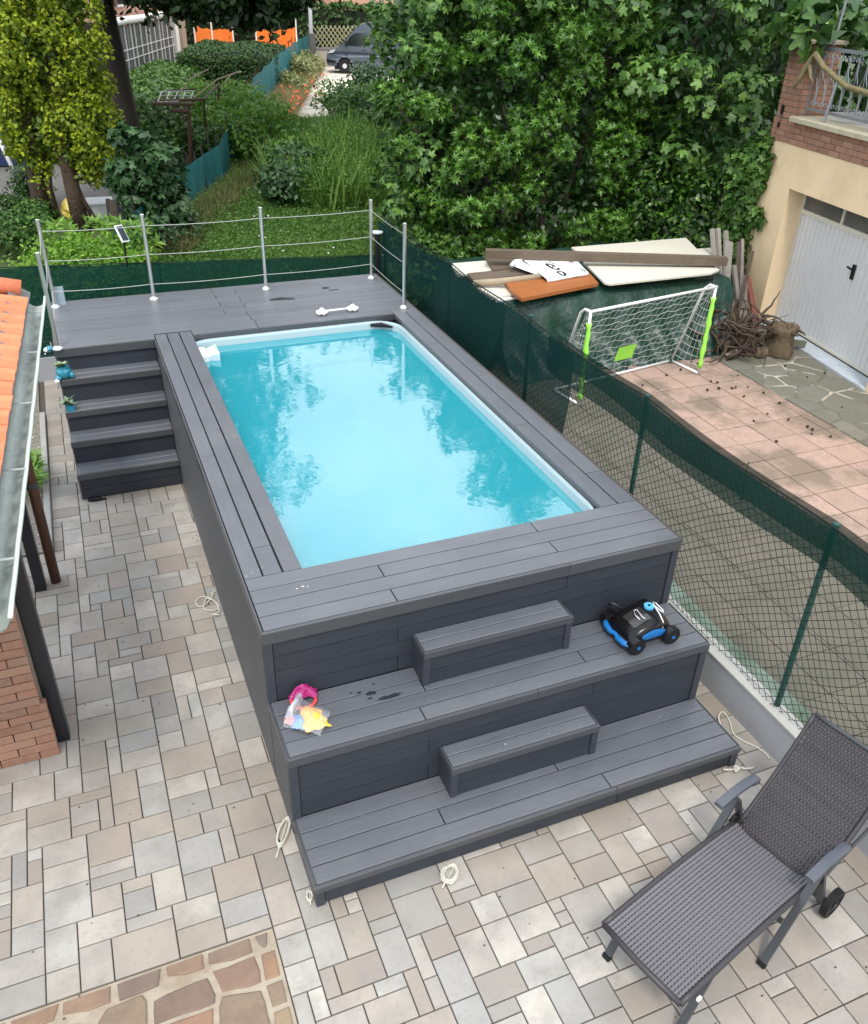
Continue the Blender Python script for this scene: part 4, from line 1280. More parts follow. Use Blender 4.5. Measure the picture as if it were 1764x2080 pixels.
coil(-.055,-.42,R(62),.20,.06,6,1,'pale rope in a long bundle on the pavers left of the bottom step')
coil(.79,-1.06,R(40),.11,.085,7,2,'round coil of pale rope in front of the bottom step')
coil(-.02,-.90,R(80),.06,.03,4,3,'small knot of pale rope at the front left corner of the bottom step')
rope([(2.84,-.992,.02),(2.90,-1.01,.015),(2.94,-1.03,.04),(2.90,-1.04,.03),(2.93,-1.0,.025),(2.98,-1.03,.015),(3.03,-1.05,.02),(3.06,-1.04,.008)], 'rope', 'short knotted white rope at the front right corner of the bottom step', .007)
rope([(2.985,-.50,.05),(3.05,-.50,.02),(3.09,-.56,.008),(3.05,-.60,.008),(3.09,-.64,.01),(3.12,-.58,.03),(3.20,-.54,.008),(3.18,-.64,.008),(3.13,-.74,.008),(3.15,-.82,.008),(3.20,-.90,.008),(3.22,-.97,.008),(3.21,-1.02,.012)], 'rope', 'long white rope trailing between the bottom step and the low wall', .006)
b = MB(); b.box(-.93,4.10,0.0,-.80,4.16,.02,.003); b.ball((-.84,4.10,.004),.09,.035,.008,14,6); single('black_cover', b, M_black, 'flat black rubber cover at the foot of the side staircase', 'cover')

# ================================================================== POTS ON THE STAIRS
M_pot = mat('turquoise_glaze', G(.02,.22,.32), .15, coat=.6, noise=(25,.5,G(.01,.06,.10),.5,.7))
M_succ = mat('succulent', G(.17,.27,.14), .5, tone=G(.35,.42,.22), transl=.1)
def succulent(x, y, z, r, n, seed, parent, m=M_succ):
    rng = np.random.default_rng(seed)
    P = np.array([(x,y,z)]*3) + rng.normal(size=(3,3))*np.array((r*.5,r*.5,.005))
    leaf_part('plant', rosettes(P, np.tile((0,0,1.0),(3,1)), rng, per=n, size=r*1.5, tilt=.5, T=SIMPLE_V*np.array((1.2,1,1)), TF=SIMPLE_F), m, parent, False)
def pot(x,y,z,s,label,seed,frog=True):
    e = empty('flower_pot', (x,y,z), label, 'flower pot', 'turquoise pots on the side stairs')
    b = MB(); b.lathe((x,y,z), [(.03*s,0),(.052*s,.012*s),(.066*s,.05*s),(.060*s,.085*s),(.045*s,.10*s),(.052*s,.108*s),(.045*s,.104*s)], 16); b.part('pot', M_pot, e, smooth=True)
    b = MB(); b.disc((x,y), .0005, .044*s, z+.085*s, z+.098*s, 14); b.part('soil', M_soil, e)
    if frog:
        b = MB(); b.ball((x-.05*s,y-.045*s,z+.02*s),.028*s,.028*s,.022*s,10,7); b.ball((x+.06*s,y-.03*s,z+.03*s),.024*s,.024*s,.03*s,10,7); b.part('ornament', M_pot, e, smooth=True)
        b = MB(); b.ball((x-.065*s,y-.065*s,z+.004*s),.022*s,.02*s,.018*s,8,6); b.part('ornament_foot', M_white, e, smooth=True)
    succulent(x,y,z+.10*s,.034*s,11,seed,e)
pot(-.925,4.87,1.013,1.15,'squat turquoise pot with a succulent on the top stair tread',1)
e = empty('flower_pot', (-.925,4.63,.766), 'small square turquoise pot with a spiky plant on the second stair tread from the top', 'flower pot', 'turquoise pots on the side stairs')
b = MB(); b.box(-.965,4.59,.766,-.885,4.67,.835,.006); b.part('pot', M_pot, e)
b = MB(); b.box(-.958,4.597,.826,-.892,4.663,.838); b.part('soil', M_soil, e)
succulent(-.925,4.63,.835,.05,9,5,e,mat('spiky_succulent', G(.10,.18,.10), .5, tone=G(.22,.30,.18)))
e = empty('bird_figurine', (-1.03,5.14,H1-.09), 'small blue and white glazed figurine hanging beside the front railing post', 'figurine')
b = MB(); b.ball((-1.02,5.14,H1+.012-.03),.045,.04,.032,12,8); b.part('body', M_pot, e, smooth=True)
b = MB(); b.ball((-1.055,5.125,H1-.02),.024,.024,.024,10,7); b.ball((-1.07,5.11,H1-.055),.008,.008,.008,6,4); b.part('head', M_white, e, smooth=True)
b = MB(); b.tube([(-1.0,5.14,H1+.05),(-1.0,5.14,H1+.01)], .006, 5); b.part('hook', M_cable, e)

# ================================================================== SHED ON THE LEFT: tiled roof, gutter, posts, brick column
shed = empty('lean_to_roof', (-1.5,1.2,0), 'lean-to with orange clay tiled roof, metal gutter and black posts on the left', 'lean-to')
EZ = 2.30
RD = Vector((.20,3.75,0)); RD.normalize()     # along the eave, away from the camera
RU = Vector((-RD.y, RD.x, 0))                 # up the slope horizontally (to the left)
E0 = Vector((-1.232,-.76,EZ))
slope = math.tan(R(16))
def RP(a, bq, h=0):
    p = E0 + RD*a + RU*bq
    return Vector((p.x, p.y, EZ + .05 + bq*slope + h))
M_tile_r = mat('orange_roof_tile', G(.70,.19,.08), .75, rnd=.10, cols=[G(.74,.22,.10), G(.58,.15,.07)], noise=(5,.5,G(.76,.28,.15)), noise2=(22,.5,G(.36,.13,.07),.56,.75), dirt=(3,.5,G(.45,.16,.09),.5,.7), bump=(40,.5))
EL = 4.12
def roof_tile():
    # pan and barrel in one, with thickness at the lower edge; local x along eave 0..PW, y up the slope 0..TL
    PW, TL = .205, .40
    b = MB(); prof = []
    for k in range(9):
        u = k/8
        if u < .55: z = .055*math.sin(math.pi*u/.55)
        else: z = -.004
        prof.append((u*PW, z))
    vs = []; fs = []
    for y, zz in ((0,0),(TL,-.022)):
        for x, z in prof: vs.append((x,y,z+zz))
    for y, zz in ((0,0),(TL,-.022)):
        for x, z in prof: vs.append((x,y,z+zz-.014))
    n = len(prof)
    for k in range(n-1):
        fs.append((k,k+1,n+k+1,n+k)); fs.append((2*n+k,3*n+k,3*n+k+1,2*n+k+1)); fs.append((k,2*n+k,2*n+k+1,k+1)); fs.append((n+k,n+k+1,3*n+k+1,3*n+k))
    fs.append((0,n,3*n,2*n)); fs.append((n-1,3*n-1+0,2*n-1+n-0,2*n-1) if False else (n-1,3*n-1,4*n-1,2*n-1))
    b.add(vs, fs); return b.mesh('roof_tile', False), PW, TL
rt_me, PW, TL = roof_tile(); rt_me.materials.append(M_tile_r)
rp = random.Random(17)
base_m = Matrix((RD, Vector((RU.x,RU.y,slope)).normalized(), RD.cross(Vector((RU.x,RU.y,slope)).normalized()))).transposed()
for row in range(4):
    for c in range(int((EL-.05)/PW)):
        o = bpy.data.objects.new('roof_tile', rt_me); COL.objects.link(o); o.parent = shed
        p = RP(.0+c*PW+.0, -.02+row*.345, .035+.004*row)
        o.location = p - shed.location + Vector((rp.uniform(-.004,.004),rp.uniform(-.004,.004),rp.uniform(-.002,.004)))
        mm = base_m @ Matrix.Rotation(rp.uniform(-.012,.012), 3, 'Z')
        o.rotation_euler = mm.to_euler()
# verge tile at the far end
b = MB()
for k in range(4):
    q0 = RP(EL-.10,.03+k*.34,.05); q1 = RP(EL-.10,.03+(k+1)*.34+.05,.035)
    b.tube([q0,q1], [.075,.065], 12)
b.part('verge_tile', M_tile_r, shed, smooth=True)
M_dzinc = mat('dark_flashing', G(.035,.033,.032), .8, noise=(40,.5,G(.10,.095,.09)), bump=(60,.6))
b = MB(); b.add([tuple(RP(-.02,.0,-.0)),tuple(RP(EL+.02,.0,-.0)),tuple(RP(EL+.02,1.45,.0)),tuple(RP(-.02,1.45,.0)),
                 tuple(RP(-.02,.0,-.04)),tuple(RP(EL+.02,.0,-.04)),tuple(RP(EL+.02,1.45,-.04)),tuple(RP(-.02,1.45,-.04))],
                [(0,1,2,3),(4,7,6,5),(0,4,5,1),(1,5,6,2),(2,6,7,3),(3,7,4,0)]); b.part('underlay', M_dzinc, shed)
M_zinc = mat('aged_zinc', G(.40,.46,.43), .42, metal=.35, noise=(3,.6,G(.20,.23,.215)), noise2=(30,.35,G(.50,.56,.52),.52,.75), bump=(16,.5,.01))
b = MB()
def gfn(u, v):
    a = R(-5 - 170*v)    # half round trough
    base = E0 + RD*(-.03+(EL+.10)*u)
    out = -RU
    r = .068
    c = base + out*(.045) + Vector((0,0,-.01 + .006*math.sin(u*23)))
    return tuple(c + out*(r*math.cos(a)) + Vector((0,0,r*math.sin(a))))
b.grid(gfn, 40, 10); b.part('gutter', M_zinc, shed, smooth=True)
b = MB()
lip = [E0+RD*(-.03+(EL+.10)*k/30) - RU*.113 + Vector((0,0,-.012+.004*math.sin(k*1.9))) for k in range(31)]
b.tube(lip, .011, 6); b.part('gutter_lip', mat('zinc_lip', G(.58,.68,.63), .4, metal=.2, noise=(14,.5,G(.62,.68,.64))), shed, smooth=True)
b = MB(); p0 = E0+RD*(-.03)
b.add([tuple(p0-RU*.113+Vector((0,0,-.012))), tuple(p0+RU*.03+Vector((0,0,.0))), tuple(p0-RU*.02+Vector((0,0,-.08))), tuple(p0-RU*.09+Vector((0,0,-.06)))], [(0,1,2,3)]); b.part('gutter_end', M_zinc, shed)
b = MB()
b.add([tuple(RP(-.02,-.02,.0)),tuple(RP(EL+.03,-.02,.0)),tuple(RP(EL+.03,.11,.045)),tuple(RP(-.02,.11,.045))],[(0,1,2,3)]); b.part('flashing', mat('lead_flashing', G(.16,.165,.165), .6, noise=(8,.5,G(.09,.09,.09))), shed)
for k in range(5):
    p = E0+RD*(.4+k*.85)
    b = MB(); b.bar(p+RU*.02+Vector((0,0,.0)), p-RU*.115+Vector((0,0,-.005)), .018, .004); b.part('gutter_bracket', M_zinc, shed)
b = MB(); b.box(-1.70,-.7,EZ-.14,-1.36,3.1,EZ-.02); b.part('eave_beam', mat('brown_beam', G(.05,.03,.02), .7), shed)
M_bpost = mat('black_metal_post', G(.012,.013,.018), .38)
for x, y in ((-1.325,.855),(-1.43,2.70)):
    b = MB(); b.box(x,y,0.0,x+.088,y+.088,EZ-.15,.002); b.part('post', M_bpost, shed)
b = MB(); b.tube([(-1.265,2.79,.012),(-1.265,2.80,EZ-.12)], .042, 12); pp_ = b.part('downpipe', mat('rusty_brown_pipe', G(.075,.032,.017), .5, noise=(10,.5,G(.11,.05,.026))), shed, smooth=True)
q = MB(); q.tube([(-1.265,2.79,.95),(-1.265,2.79,1.0)], .047, 12); q.part('pipe_joint', M_dzinc, pp_)
q = MB(); q.box(-1.36,2.70,.001,-1.17,2.87,.014,.003); q.part('base_plate', mat('base_stone', G(.24,.215,.19), .8), pp_)

M_brick = mat('old_red_brick', G(.26,.13,.085), .85, cols=[G(.31,.15,.10), G(.25,.125,.085), G(.32,.18,.12), G(.22,.13,.095)], rnd=.12, noise=(14,.5,G(.36,.22,.15)), noise2=(70,.4,G(.16,.08,.055),.55,.8), bump=(50,.6))
M_bmort = mat('brick_mortar', G(.30,.24,.18), .95, noise=(20,.5,G(.18,.14,.11)))
bq = empty('brick_barbecue', (-1.8,.5,0), 'red brick chimney column with an opening of stacked wood at the left edge', 'brick column')
b = MB(); b.box(-2.60,.812,0,-1.332,1.4,2.0); b.part('core', M_bmort, bq)
rp = random.Random(9)
bl, bh = .24, .058
row = 0; z = .003
bm_ = MB(); bm_.box(-bl/2+.004,-.06,.0,bl/2-.004,.0,bh,.004); bme = bm_.mesh('brick'); bme.materials.append(M_brick)
while z < 1.98:
    xr = -1.335 + (.03 if z < .45 else 0)
    x = xr - (0 if row % 2 else bl/2)
    first = True
    while x > -2.62:
        cx = x - bl/2
        op = False
        cxx = cx
        if first and row % 2 == 0:
            o = bpy.data.objects.new('brick', bme); COL.objects.link(o); o.parent = bq; o.scale = (.5,1,1)
            o.location = Vector((xr-bl/4, .800, z)) - bq.location
            cxx = xr - bl/2 - bl/2; x = xr - bl/2; first = False; cx = x - bl/2
        first = False
        hole = z > 1.02 and z < 1.62 and cx < -1.70 + (z-1.02)*.0 and cx+bl/2 < -1.56
        if not hole:
            o = bpy.data.objects.new('brick', bme); COL.objects.link(o); o.parent = bq
            o.location = Vector((cx, .800+rp.uniform(-.004,.004), z)) - bq.location; o.rotation_euler = (0,0,rp.uniform(-.01,.01))
        x -= bl
    z += bh+.010; row += 1
b = MB(); b.box(-2.6,.802,1.03,-1.58,.811,1.62); b.part('opening', M_dark, bq)
for k in range(7):
    b = MB(); zz = 1.06+.075*k; b.bar((-2.5,.785,zz+rp.uniform(-.01,.01)),(-1.62+rp.uniform(-.05,.02),.79,zz+.1*rp.uniform(-1,1)),.05,.055,(0,1,0)); b.part('log', mat('split_log', G(.30,.17,.06), .85, rnd=.3, noise=(12,.6,G(.10,.055,.02))), bq)

# narrow bed with kerb along the wall behind the posts
kb = MB(); kb.box(-1.33,3.25,-.05,-1.27,6.3,.055,.006); single('bed_kerb', kb, M_concrete, 'grey concrete kerb of the narrow planting bed beside the stairs', 'kerb')
g = MB(); g.box(-2.2,3.3,-.05,-1.335,7.38,.012); structure('gravel_bed', g, mat('bed_gravel', G(.28,.26,.22), .95, noise=(60,.8,G(.10,.09,.07),.4,.6), bump=(90,1.0,.01)))
rng = np.random.default_rng(3)
peb = MB()
for k in range(420):
    x, y = rng.uniform(-1.75,-1.345), rng.uniform(3.3,6.9); s = rng.uniform(.008,.02)
    peb.ball((x,y,.014),s,s*.8,s*.6,5,3)
o = peb.part('gravel', mat('pebble', G(.42,.39,.33), .8, rnd=.35, cols=[G(.25,.22,.18), G(.5,.48,.42)])); o['kind'] = 'stuff'
gp = empty('bed_plant', (-1.42,4.55,.01), 'bright green leafy plant in the narrow gravel bed under the gutter', 'plant')
P = np.stack([rng.uniform(-1.50,-1.34,60), rng.uniform(4.3,4.85,60), rng.uniform(.08,.22,60)], 1)
leaf_part('leaves', rosettes(P, np.tile((0.2,0,1.0),(60,1)), rng, per=6, size=.11, tilt=.6), mat('fresh_leaf', G(.10,.26,.035), .5, tone=G(.26,.45,.08), transl=.3), gp, False)
b = MB()
for k in range(8): 
    x, y = -1.42+rng.uniform(-.04,.04), 4.4+.05*k; b.tube([(x,y,.0),(x+.01,y,.16)], .004, 4)
b.part('stem', MATS['fresh_leaf'], gp)

# ================================================================== layout helper: photo point at a known height or depth -> place
def PZ(x, y, z=0.0):
    d = Mc @ np.array([(x-883)/1745.4, -(y-1041.1)/1745.4, -1.0])
    t = (z-CAM[2])/d[2]; p = CAM+t*d; return Vector((float(p[0]), float(p[1]), float(z)))
def PY(x, y, Y):
    d = Mc @ np.array([(x-883)/1745.4, -(y-1041.1)/1745.4, -1.0])
    t = (Y-CAM[1])/d[1]; p = CAM+t*d; return Vector(tuple(float(c) for c in p))

# ================================================================== GARAGE
U_ = GW.copy(); N_ = Vector((-.986,.166,0)); N_.normalize()
GO = Vector((9.385,7.02,0))
GX = Matrix(((U_.x,-N_.x,0,GO.x),(U_.y,-N_.y,0,GO.y),(0,0,1,0),(0,0,0,1)))     # local: x along the wall, y into the building
gar = empty('garage', (9.4,6.0,0), 'pale yellow garage with white ribbed door under a brick terrace wall', 'garage')
M_yellow = mat('yellow_render', G(.76,.60,.385), .85, noise=(1.2,.35,G(.68,.54,.35)), noise2=(4,.45,G(.40,.35,.235),.56,.80), dirt=(1.1,.4,G(.50,.41,.26),.5,.7), bump=(70,.15))
DU0, DU1, DZ = .72, 3.42, 2.05
b = MB(xf=GX); b.box(0,0,-.02,DU0,.40,2.62); b.box(DU1,0,-.02,8,.40,2.62); b.box(DU0,0,DZ,DU1,.40,2.62); b.box(0,.40,0,8,5.5,2.62) if False else None
b.box(0,.401,-.02,.25,5.0,2.62); b.part('wall', M_yellow, gar)
b = MB(xf=GX); b.box(.3,.9,-.02,8,5.0,2.6); b.part('interior', M_dark, gar)
M_door = mat('white_door', G(.63,.64,.64), .45, noise=(3,.3,G(.53,.54,.55)), noise2=(9,.35,G(.40,.39,.37),.60,.85))
M_frame_w = mat('cream_frame', G(.60,.58,.50), .5)
door = MB(xf=GX)
pitch = .105; vs = []; x = DU0+.04; prof = []
while x < DU1-.06:
    prof += [(x,.30),(x+.070,.30),(x+.078,.316),(x+.097,.316)]; x += pitch
prof.append((DU1-.04,.30))
for z in (.10,1.70):
    for px, py in prof: vs.append((px,py,z))
n = len(prof)
door.add(vs, [(k,k+1,n+k+1,n+k) for k in range(n-1)])
dp = door.part('door', M_door, gar)
b = MB(xf=GX); b.box(DU0+.0,.285,.06,DU1,.325,.10,.003); b.part('door_rail', M_frame_w, gar)
b = MB(xf=GX); b.box(DU0,.28,1.70,DU1,.325,1.765,.003); b.part('door_rail', M_frame_w, gar)
b = MB(xf=GX)
for x in (DU0,DU1-.04): b.box(x,.282,.101,x+.04,.33,1.699)
b.box(DU0,.28,2.0,DU1,.33,2.049)
for x in (DU0,DU0+.95,DU0+1.9,DU1-.04): b.box(x,.283,1.766,x+.04,.33,1.999)
b.part('door_frame', M_frame_w, gar)
for k in range(3):
    x0 = DU0+.04+.95*k; b = MB(xf=GX); b.box(x0,.305,1.767,min(x0+.91,DU1-.04),.312,1.998); b.part('transom_pane', mat('dusty_glass', G(.10,.10,.095), .25, noise=(6,.5,G(.16,.155,.14))), gar)
b = MB(xf=GX); b.box(DU0+1.45,.275,1.14,DU0+1.51,.299,1.34,.004); h = b.part('handle', M_black, gar)
q = MB(xf=GX); q.bar((DU0+1.48,.262,1.27),(DU0+1.37,.258,1.285),.018,.022); q.bar((DU0+1.48,.275,1.27),(DU0+1.48,.255,1.27),.02,.02); q.part('lever', M_black, h)
b = MB(xf=GX); b.box(DU0-.0,-.02,-.02,DU1,.28,.045,.004); b.part('threshold', mat('painted_step', G(.44,.50,.56), .6, noise=(9,.6,G(.33,.35,.36),.45,.7)), gar)
# brick band and stone ledge
b = MB(xf=GX); b.box(-.03,.0,2.621,8,.4,2.93); b.part('band_core', M_bmort, gar)
rp = random.Random(12)
for r_ in range(4):
    z = 2.625+r_*.076; x = -.03 - (.12 if r_ % 2 else 0)
    while x < 7.9:
        x0 = max(x,-.03); 
        if x0+.0 < 4.2 and x+.235-x0 > .03:
            b = MB(xf=GX); b.box(x0+.003,-.015+rp.uniform(-.003,.003),z+.003,x+.235,.01,z+.070,.003); b.part('brick', M_brick, gar)
        x += .243
    
M_ledge = mat('mossy_stone', G(.40,.36,.27), .9, noise=(7,.6,G(.22,.23,.13)), noise2=(40,.4,G(.52,.48,.38)), bump=(40,.8))
for k in range(6):
    b = MB(xf=GX); b.box(.50+.9*k,-.11,2.931,.50+.9*(k+1)-.006,.35,3.0,.012); b.part('ledge_stone', M_ledge, gar)
b = MB(xf=GX); b.box(.0,.36,2.931,8,5,2.99); b.part('terrace_floor', M_concrete, gar)
# pillar of bricks
pil = MB(xf=GX); pil.box(.005,.01,2.935,.475,.475,3.90); pl = pil.part('pillar', M_bmort, gar)
rp = random.Random(2)
for r_ in range(12):
    z = 2.94+r_*.080
    segs = [(0,.24),(.245,.48)] if r_ % 2 else [(0,.115),(.12,.36),(.365,.48)]
    for a, c in segs:
        q = MB(xf=GX); q.box(a+.002,-.008,z+.004,c-.002,.012,z+.072,.003); q.part('brick', M_brick, pl)
        q = MB(xf=GX); q.box(.472,a+.014,z+.004,.488,c-.002,z+.072,.003); q.part('brick', M_brick, pl)
b = MB(xf=GX); b.box(-.05,-.055,3.905,.53,.53,3.955,.012); b.part('pillar_cap', M_ledge, gar)
b = MB(xf=GX); b.box(.12,-.03,2.98,.17,-.010,3.10); b.tube([(.15,-.02,2.99),(.17,-.03,2.90),(.13,-.03,2.86)], .006, 5); b.box(.12,-.035,2.80,.16,-.02,2.86); b.part('lamp_fitting', M_black, gar)
# scroll railing on the terrace
M_iron = mat('silver_painted_iron', G(.24,.255,.275), .45, metal=.4)
rl = empty('terrace_railing', tuple(GX @ Vector((.6,.12,3.0))), 'silver wrought iron railing with scrolls on the terrace above the garage', 'railing')
RY = .12
b = MB(xf=GX); b.bar((.49,RY,3.86),(4.5,RY,3.86),.012,.045,(0,0,1)); b.part('top_rail', M_iron, rl)
b = MB(xf=GX); b.bar((.49,RY,3.10),(4.5,RY,3.10),.012,.035,(0,0,1)); b.part('bottom_rail', M_iron, rl)
b = MB(xf=GX); b.bar((.50,RY,3.02),(.50,RY,3.86),.045,.014,(0,1,0)); b.part('end_bar', M_iron, rl)
def spiral(cx, cz, r, a0, turns, sgn):
    pts = []
    for k in range(15):
        t = k/14; a = a0+sgn*turns*2*math.pi*t; rr = r*(1-.75*t)
        pts.append((cx+rr*math.cos(a), RY, cz+rr*math.sin(a)))
    return pts
for k in range(20):
    cx = .66+.19*k
    if cx > 4.3: break
    b = MB(xf=GX); b.tube([(cx,RY,3.11),(cx,RY,3.85)], .006, 4); b.part('baluster', M_iron, rl)
    for sg in (-1,1):
        c2 = cx+sg*.05
        b = MB(xf=GX)
        top = spiral(c2+sg*.0, 3.77, .038, R(180) if sg > 0 else 0, 1.2, -sg)
        mid = [(c2-sg*.038,RY,3.70),(c2-sg*.030,RY,3.60),(c2+sg*.02,RY,3.50),(c2-sg*.02,RY,3.40),(c2-sg*.036,RY,3.30)]
        bot = spiral(c2, 3.19, .036, R(180) if sg > 0 else 0, 1.2, sg)
        b.tube(list(reversed(top))+mid+bot, .0065, 4, cap=False); b.part('scroll', M_iron, rl)
b = MB(xf=GX); b.tube([(1.15,RY-.12,3.0),(1.10,RY-.03,3.55)], .020, 8); b.part('stay', M_iron, rl)
b = MB(xf=GX); b.tube([(.62,RY+.15,4.6),(.62,RY+.12,3.9)], .018, 6); b.part('pole', M_iron, rl)
rng = np.random.default_rng(8)
# drooping bough in front of the railing
bo = empty('hanging_bough', tuple(GX @ Vector((.8,-.1,3.3))), 'mossy pruned bough hanging in front of the terrace railing', 'branch')
b = MB(xf=GX); b.tube([(3.2,-.02,3.35),(2.2,.0,3.42),(1.5,-.05,3.48),(1.0,-.10,3.66),(.78,-.12,3.80),(.70,-.12,3.70),(.62,-.16,3.50),(.58,-.2,3.36)], [.04,.04,.036,.036,.04,.045,.036,.016], 9)
b.tube([(.72,-.12,3.66),(.82,-.14,3.52),(.9,-.12,3.45)], [.04,.02,.01], 6); b.tube([(.60,-.18,3.42),(.5,-.2,3.46),(.42,-.22,3.40)], .006, 4)
b.part('limb', mat('mossy_bark', G(.20,.17,.08), .9, noise=(10,.6,G(.09,.075,.045)), bump=(30,.9,.02)), bo, smooth=True)

# ================================================================== JUNK PILE UNDER A TARP
tp_ = empty('tarpaulin_heap', (6.3,6.6,0), 'dark green tarpaulin draped over a waist high stack behind the football goal', 'tarpaulin')
M_tarp = mat('green_tarp', G(.010,.042,.030), .38, noise=(2.5,.4,G(.018,.060,.045)), bump=(9,.9,.03), spec=.5)
def tfn(u, v):
    # u along x, v from the back over the top and down the front
    x = 4.45+3.75*u
    if v < .5:
        t = v/.5; y = 8.0-2.05*t; z = .93+.03*math.sin(x*2)
    else:
        t = (v-.5)/.5; y = 5.95-.50*t-.16*math.sin(math.pi*t)*0; z = .93*(1-t)+.0
        fold = .055*math.sin(x*7.0+1.2*math.sin(t*4)+.6*x*x)*min(1,t*1.6) + .035*math.sin(x*17+t*5)*t
        y -= fold + .05*math.sin(t*9)*.6
        if t > .9: y -= (t-.9)*.9
    z = max(z, .012)
    return (x + .03*math.sin(v*13+x*3), y, z + (.02*math.sin(x*9+v*20) if v < .5 else 0))
b = MB(); b.grid(tfn, 110, 46); b.part('sheet', M_tarp, tp_, smooth=True)
b = MB(); b.box(4.6,6.15,0,8.0,7.9,.86); b.part('stack', M_dark, tp_)
b = MB(); b.grid(lambda u,v: (4.45-.10*math.sin(u*9)*v - .25*v, 5.7+2.2*u, max(.012,.93*(1-v))), 14, 8); b.part('side_flap', M_tarp, tp_, smooth=True)
M_cream = mat('cream_board', G(.62,.60,.52), .7, noise=(2,.3,G(.50,.48,.40)), noise2=(30,.2,G(.4,.38,.3),.6,.8))
M_obrown = mat('orange_brown_board', G(.36,.125,.035), .5, noise=(3,.5,G(.28,.09,.028)), noise2=(30,.2,G(.5,.25,.1),.6,.8))
M_grey_b = mat('grey_beam_wood', G(.14,.105,.075), .8, grain=(3,60,60,.5), noise=(5,.5,G(.08,.06,.045)))
def slab(name, pts, z, th, m, label, cat, group='boards lying on the tarpaulin heap'):
    P = [PZ(x,y,zz) for (x,y),zz in zip(pts, z if isinstance(z,(list,tuple)) else [z]*len(pts))]
    n = len(P); b = MB()
    vs = [tuple(p) for p in P]+[(p.x,p.y,p.z-th) for p in P]
    fs = [tuple(range(n)), tuple(range(2*n-1,n-1,-1))]+[(k,n+k,n+(k+1)%n,(k+1)%n) for k in range(n)]
    # keep the top facing up
    a = sum((P[k].x*P[(k+1)%n].y-P[(k+1)%n].x*P[k].y) for k in range(n))
    b.add(vs, fs if a > 0 else [tuple(reversed(f)) for f in fs])
    return single(name, b, m, label, cat, group)
slab('board', [(1162,503),(1395,484),(1438,528),(1200,532)], [1.02,1.04,1.03,1.02], .03, M_cream, 'large cream board at the back of the heap behind the long beam', 'board')
slab('board', [(1186,533),(1440,534),(1463,549),(1447,556),(1240,578),(1229,575)], [1.06,1.07,1.07,1.07,1.06,1.06], .025, M_cream, 'large cream board on the heap in front of the long beam', 'board')
slab('board', [(1398,508),(1448,504),(1455,525),(1420,530)], 1.0, .02, M_cream, 'small cream board end beside the leaning poles', 'board')
slab('board', [(916,536),(992,530),(1012,549),(930,560)], 1.0, .03, M_cream, 'cream board at the left end of the heap', 'board')
slab('board', [(950,556),(1062,545),(1085,556),(965,571)], [1.0,1.03,1.03,1.0], .06, M_grey_b, 'weathered grey board crossing the left end of the heap', 'board')
slab('board', [(985,520),(1038,524),(1060,543),(1002,549)], 1.04, .03, M_grey_b, 'short brown board sticking out under the left end of the beam', 'board')
slab('board', [(965,582),(1030,578),(1062,596),(1000,606)], .98, .03, M_cream, 'narrow cream board under the orange brown panel', 'board')
slab('board', [(995,600),(1070,594),(1090,601),(1010,612)], .95, .03, mat('white_board', G(.70,.71,.70), .5), 'white board edge low at the front of the heap', 'board')
slab('panel', [(1026,573),(1196,552),(1217,576),(1062,607),(1047,598)], [1.05,1.05,1.05,1.05,1.05], .045, M_obrown, 'orange brown laminated panel lying at the front of the heap', 'panel')
b = MB(); b.tube([PZ(962,577,1.03),PZ(1020,573,1.06),PZ(1105,562,1.07)], [.045,.05,.042], 9); single('log', b, mat('peeled_log', G(.38,.31,.22), .8, noise=(12,.5,G(.24,.18,.12))), 'thin peeled log on the left end of the heap', 'log', smooth=True)
b = MB(); b.bar(PZ(988,516,1.20),PZ(1477,531,1.16),.12,.12,(0,0,1),.004); single('beam', b, M_grey_b, 'long weathered timber beam laid across the whole heap', 'beam')
# banner, folded, with lettering
bn = empty('folded_banner', tuple(PZ(1130,545,1.06)), 'crumpled white banner with black letters under the beam', 'banner')
M_ban = mat('banner_white', G(.80,.82,.86), .35, noise=(4,.12,G(.68,.7,.75)))
B0_,B1_,B2_,B3_ = PZ(1062,528,1.13),PZ(1172,529,1.13),PZ(1196,554,1.10),PZ(1112,568,1.10)
def bfn(u, v):
    p = (B0_*(1-u)+B1_*u)*(1-v) + (B3_*(1-u)+B2_*u)*v
    return (p.x, p.y, p.z + .005*math.sin(u*5+1)*math.sin(v*4) + .0015*math.sin(u*19+v*7))
b = MB(); b.grid(bfn, 22, 12); b.part('sheet', M_ban, bn, smooth=True)
b = MB(); b.grid(lambda u,v: (bfn(u,1)[0]*(1), bfn(u,1)[1]-.02*math.sin(v*3.1), bfn(u,1)[2]-.05*v), 22, 3); b.part('fold', M_ban, bn, smooth=True)
C0,C1,C2,C3 = PZ(1040,540,1.10),PZ(1060,530,1.12),PZ(1113,562,1.09),PZ(1102,563,1.06)
b = MB(); b.grid(lambda u,v: tuple(((C0*(1-u)+C3*u)*(1-v)+(C1*(1-u)+C2*u)*v)+Vector((0,0,.035*math.sin(math.pi*v)*(1-.5*u)))), 14, 8); b.part('rolled_flap', M_ban, bn, smooth=True)
b = MB(); b.tube([PZ(1040,541,1.12),PZ(1048,533,1.15),PZ(1060,531,1.14)], [.03,.035,.03], 8); b.part('roll', M_ban, bn, smooth=True)
M_ink = mat('black_ink', G(.012,.012,.014), .4)
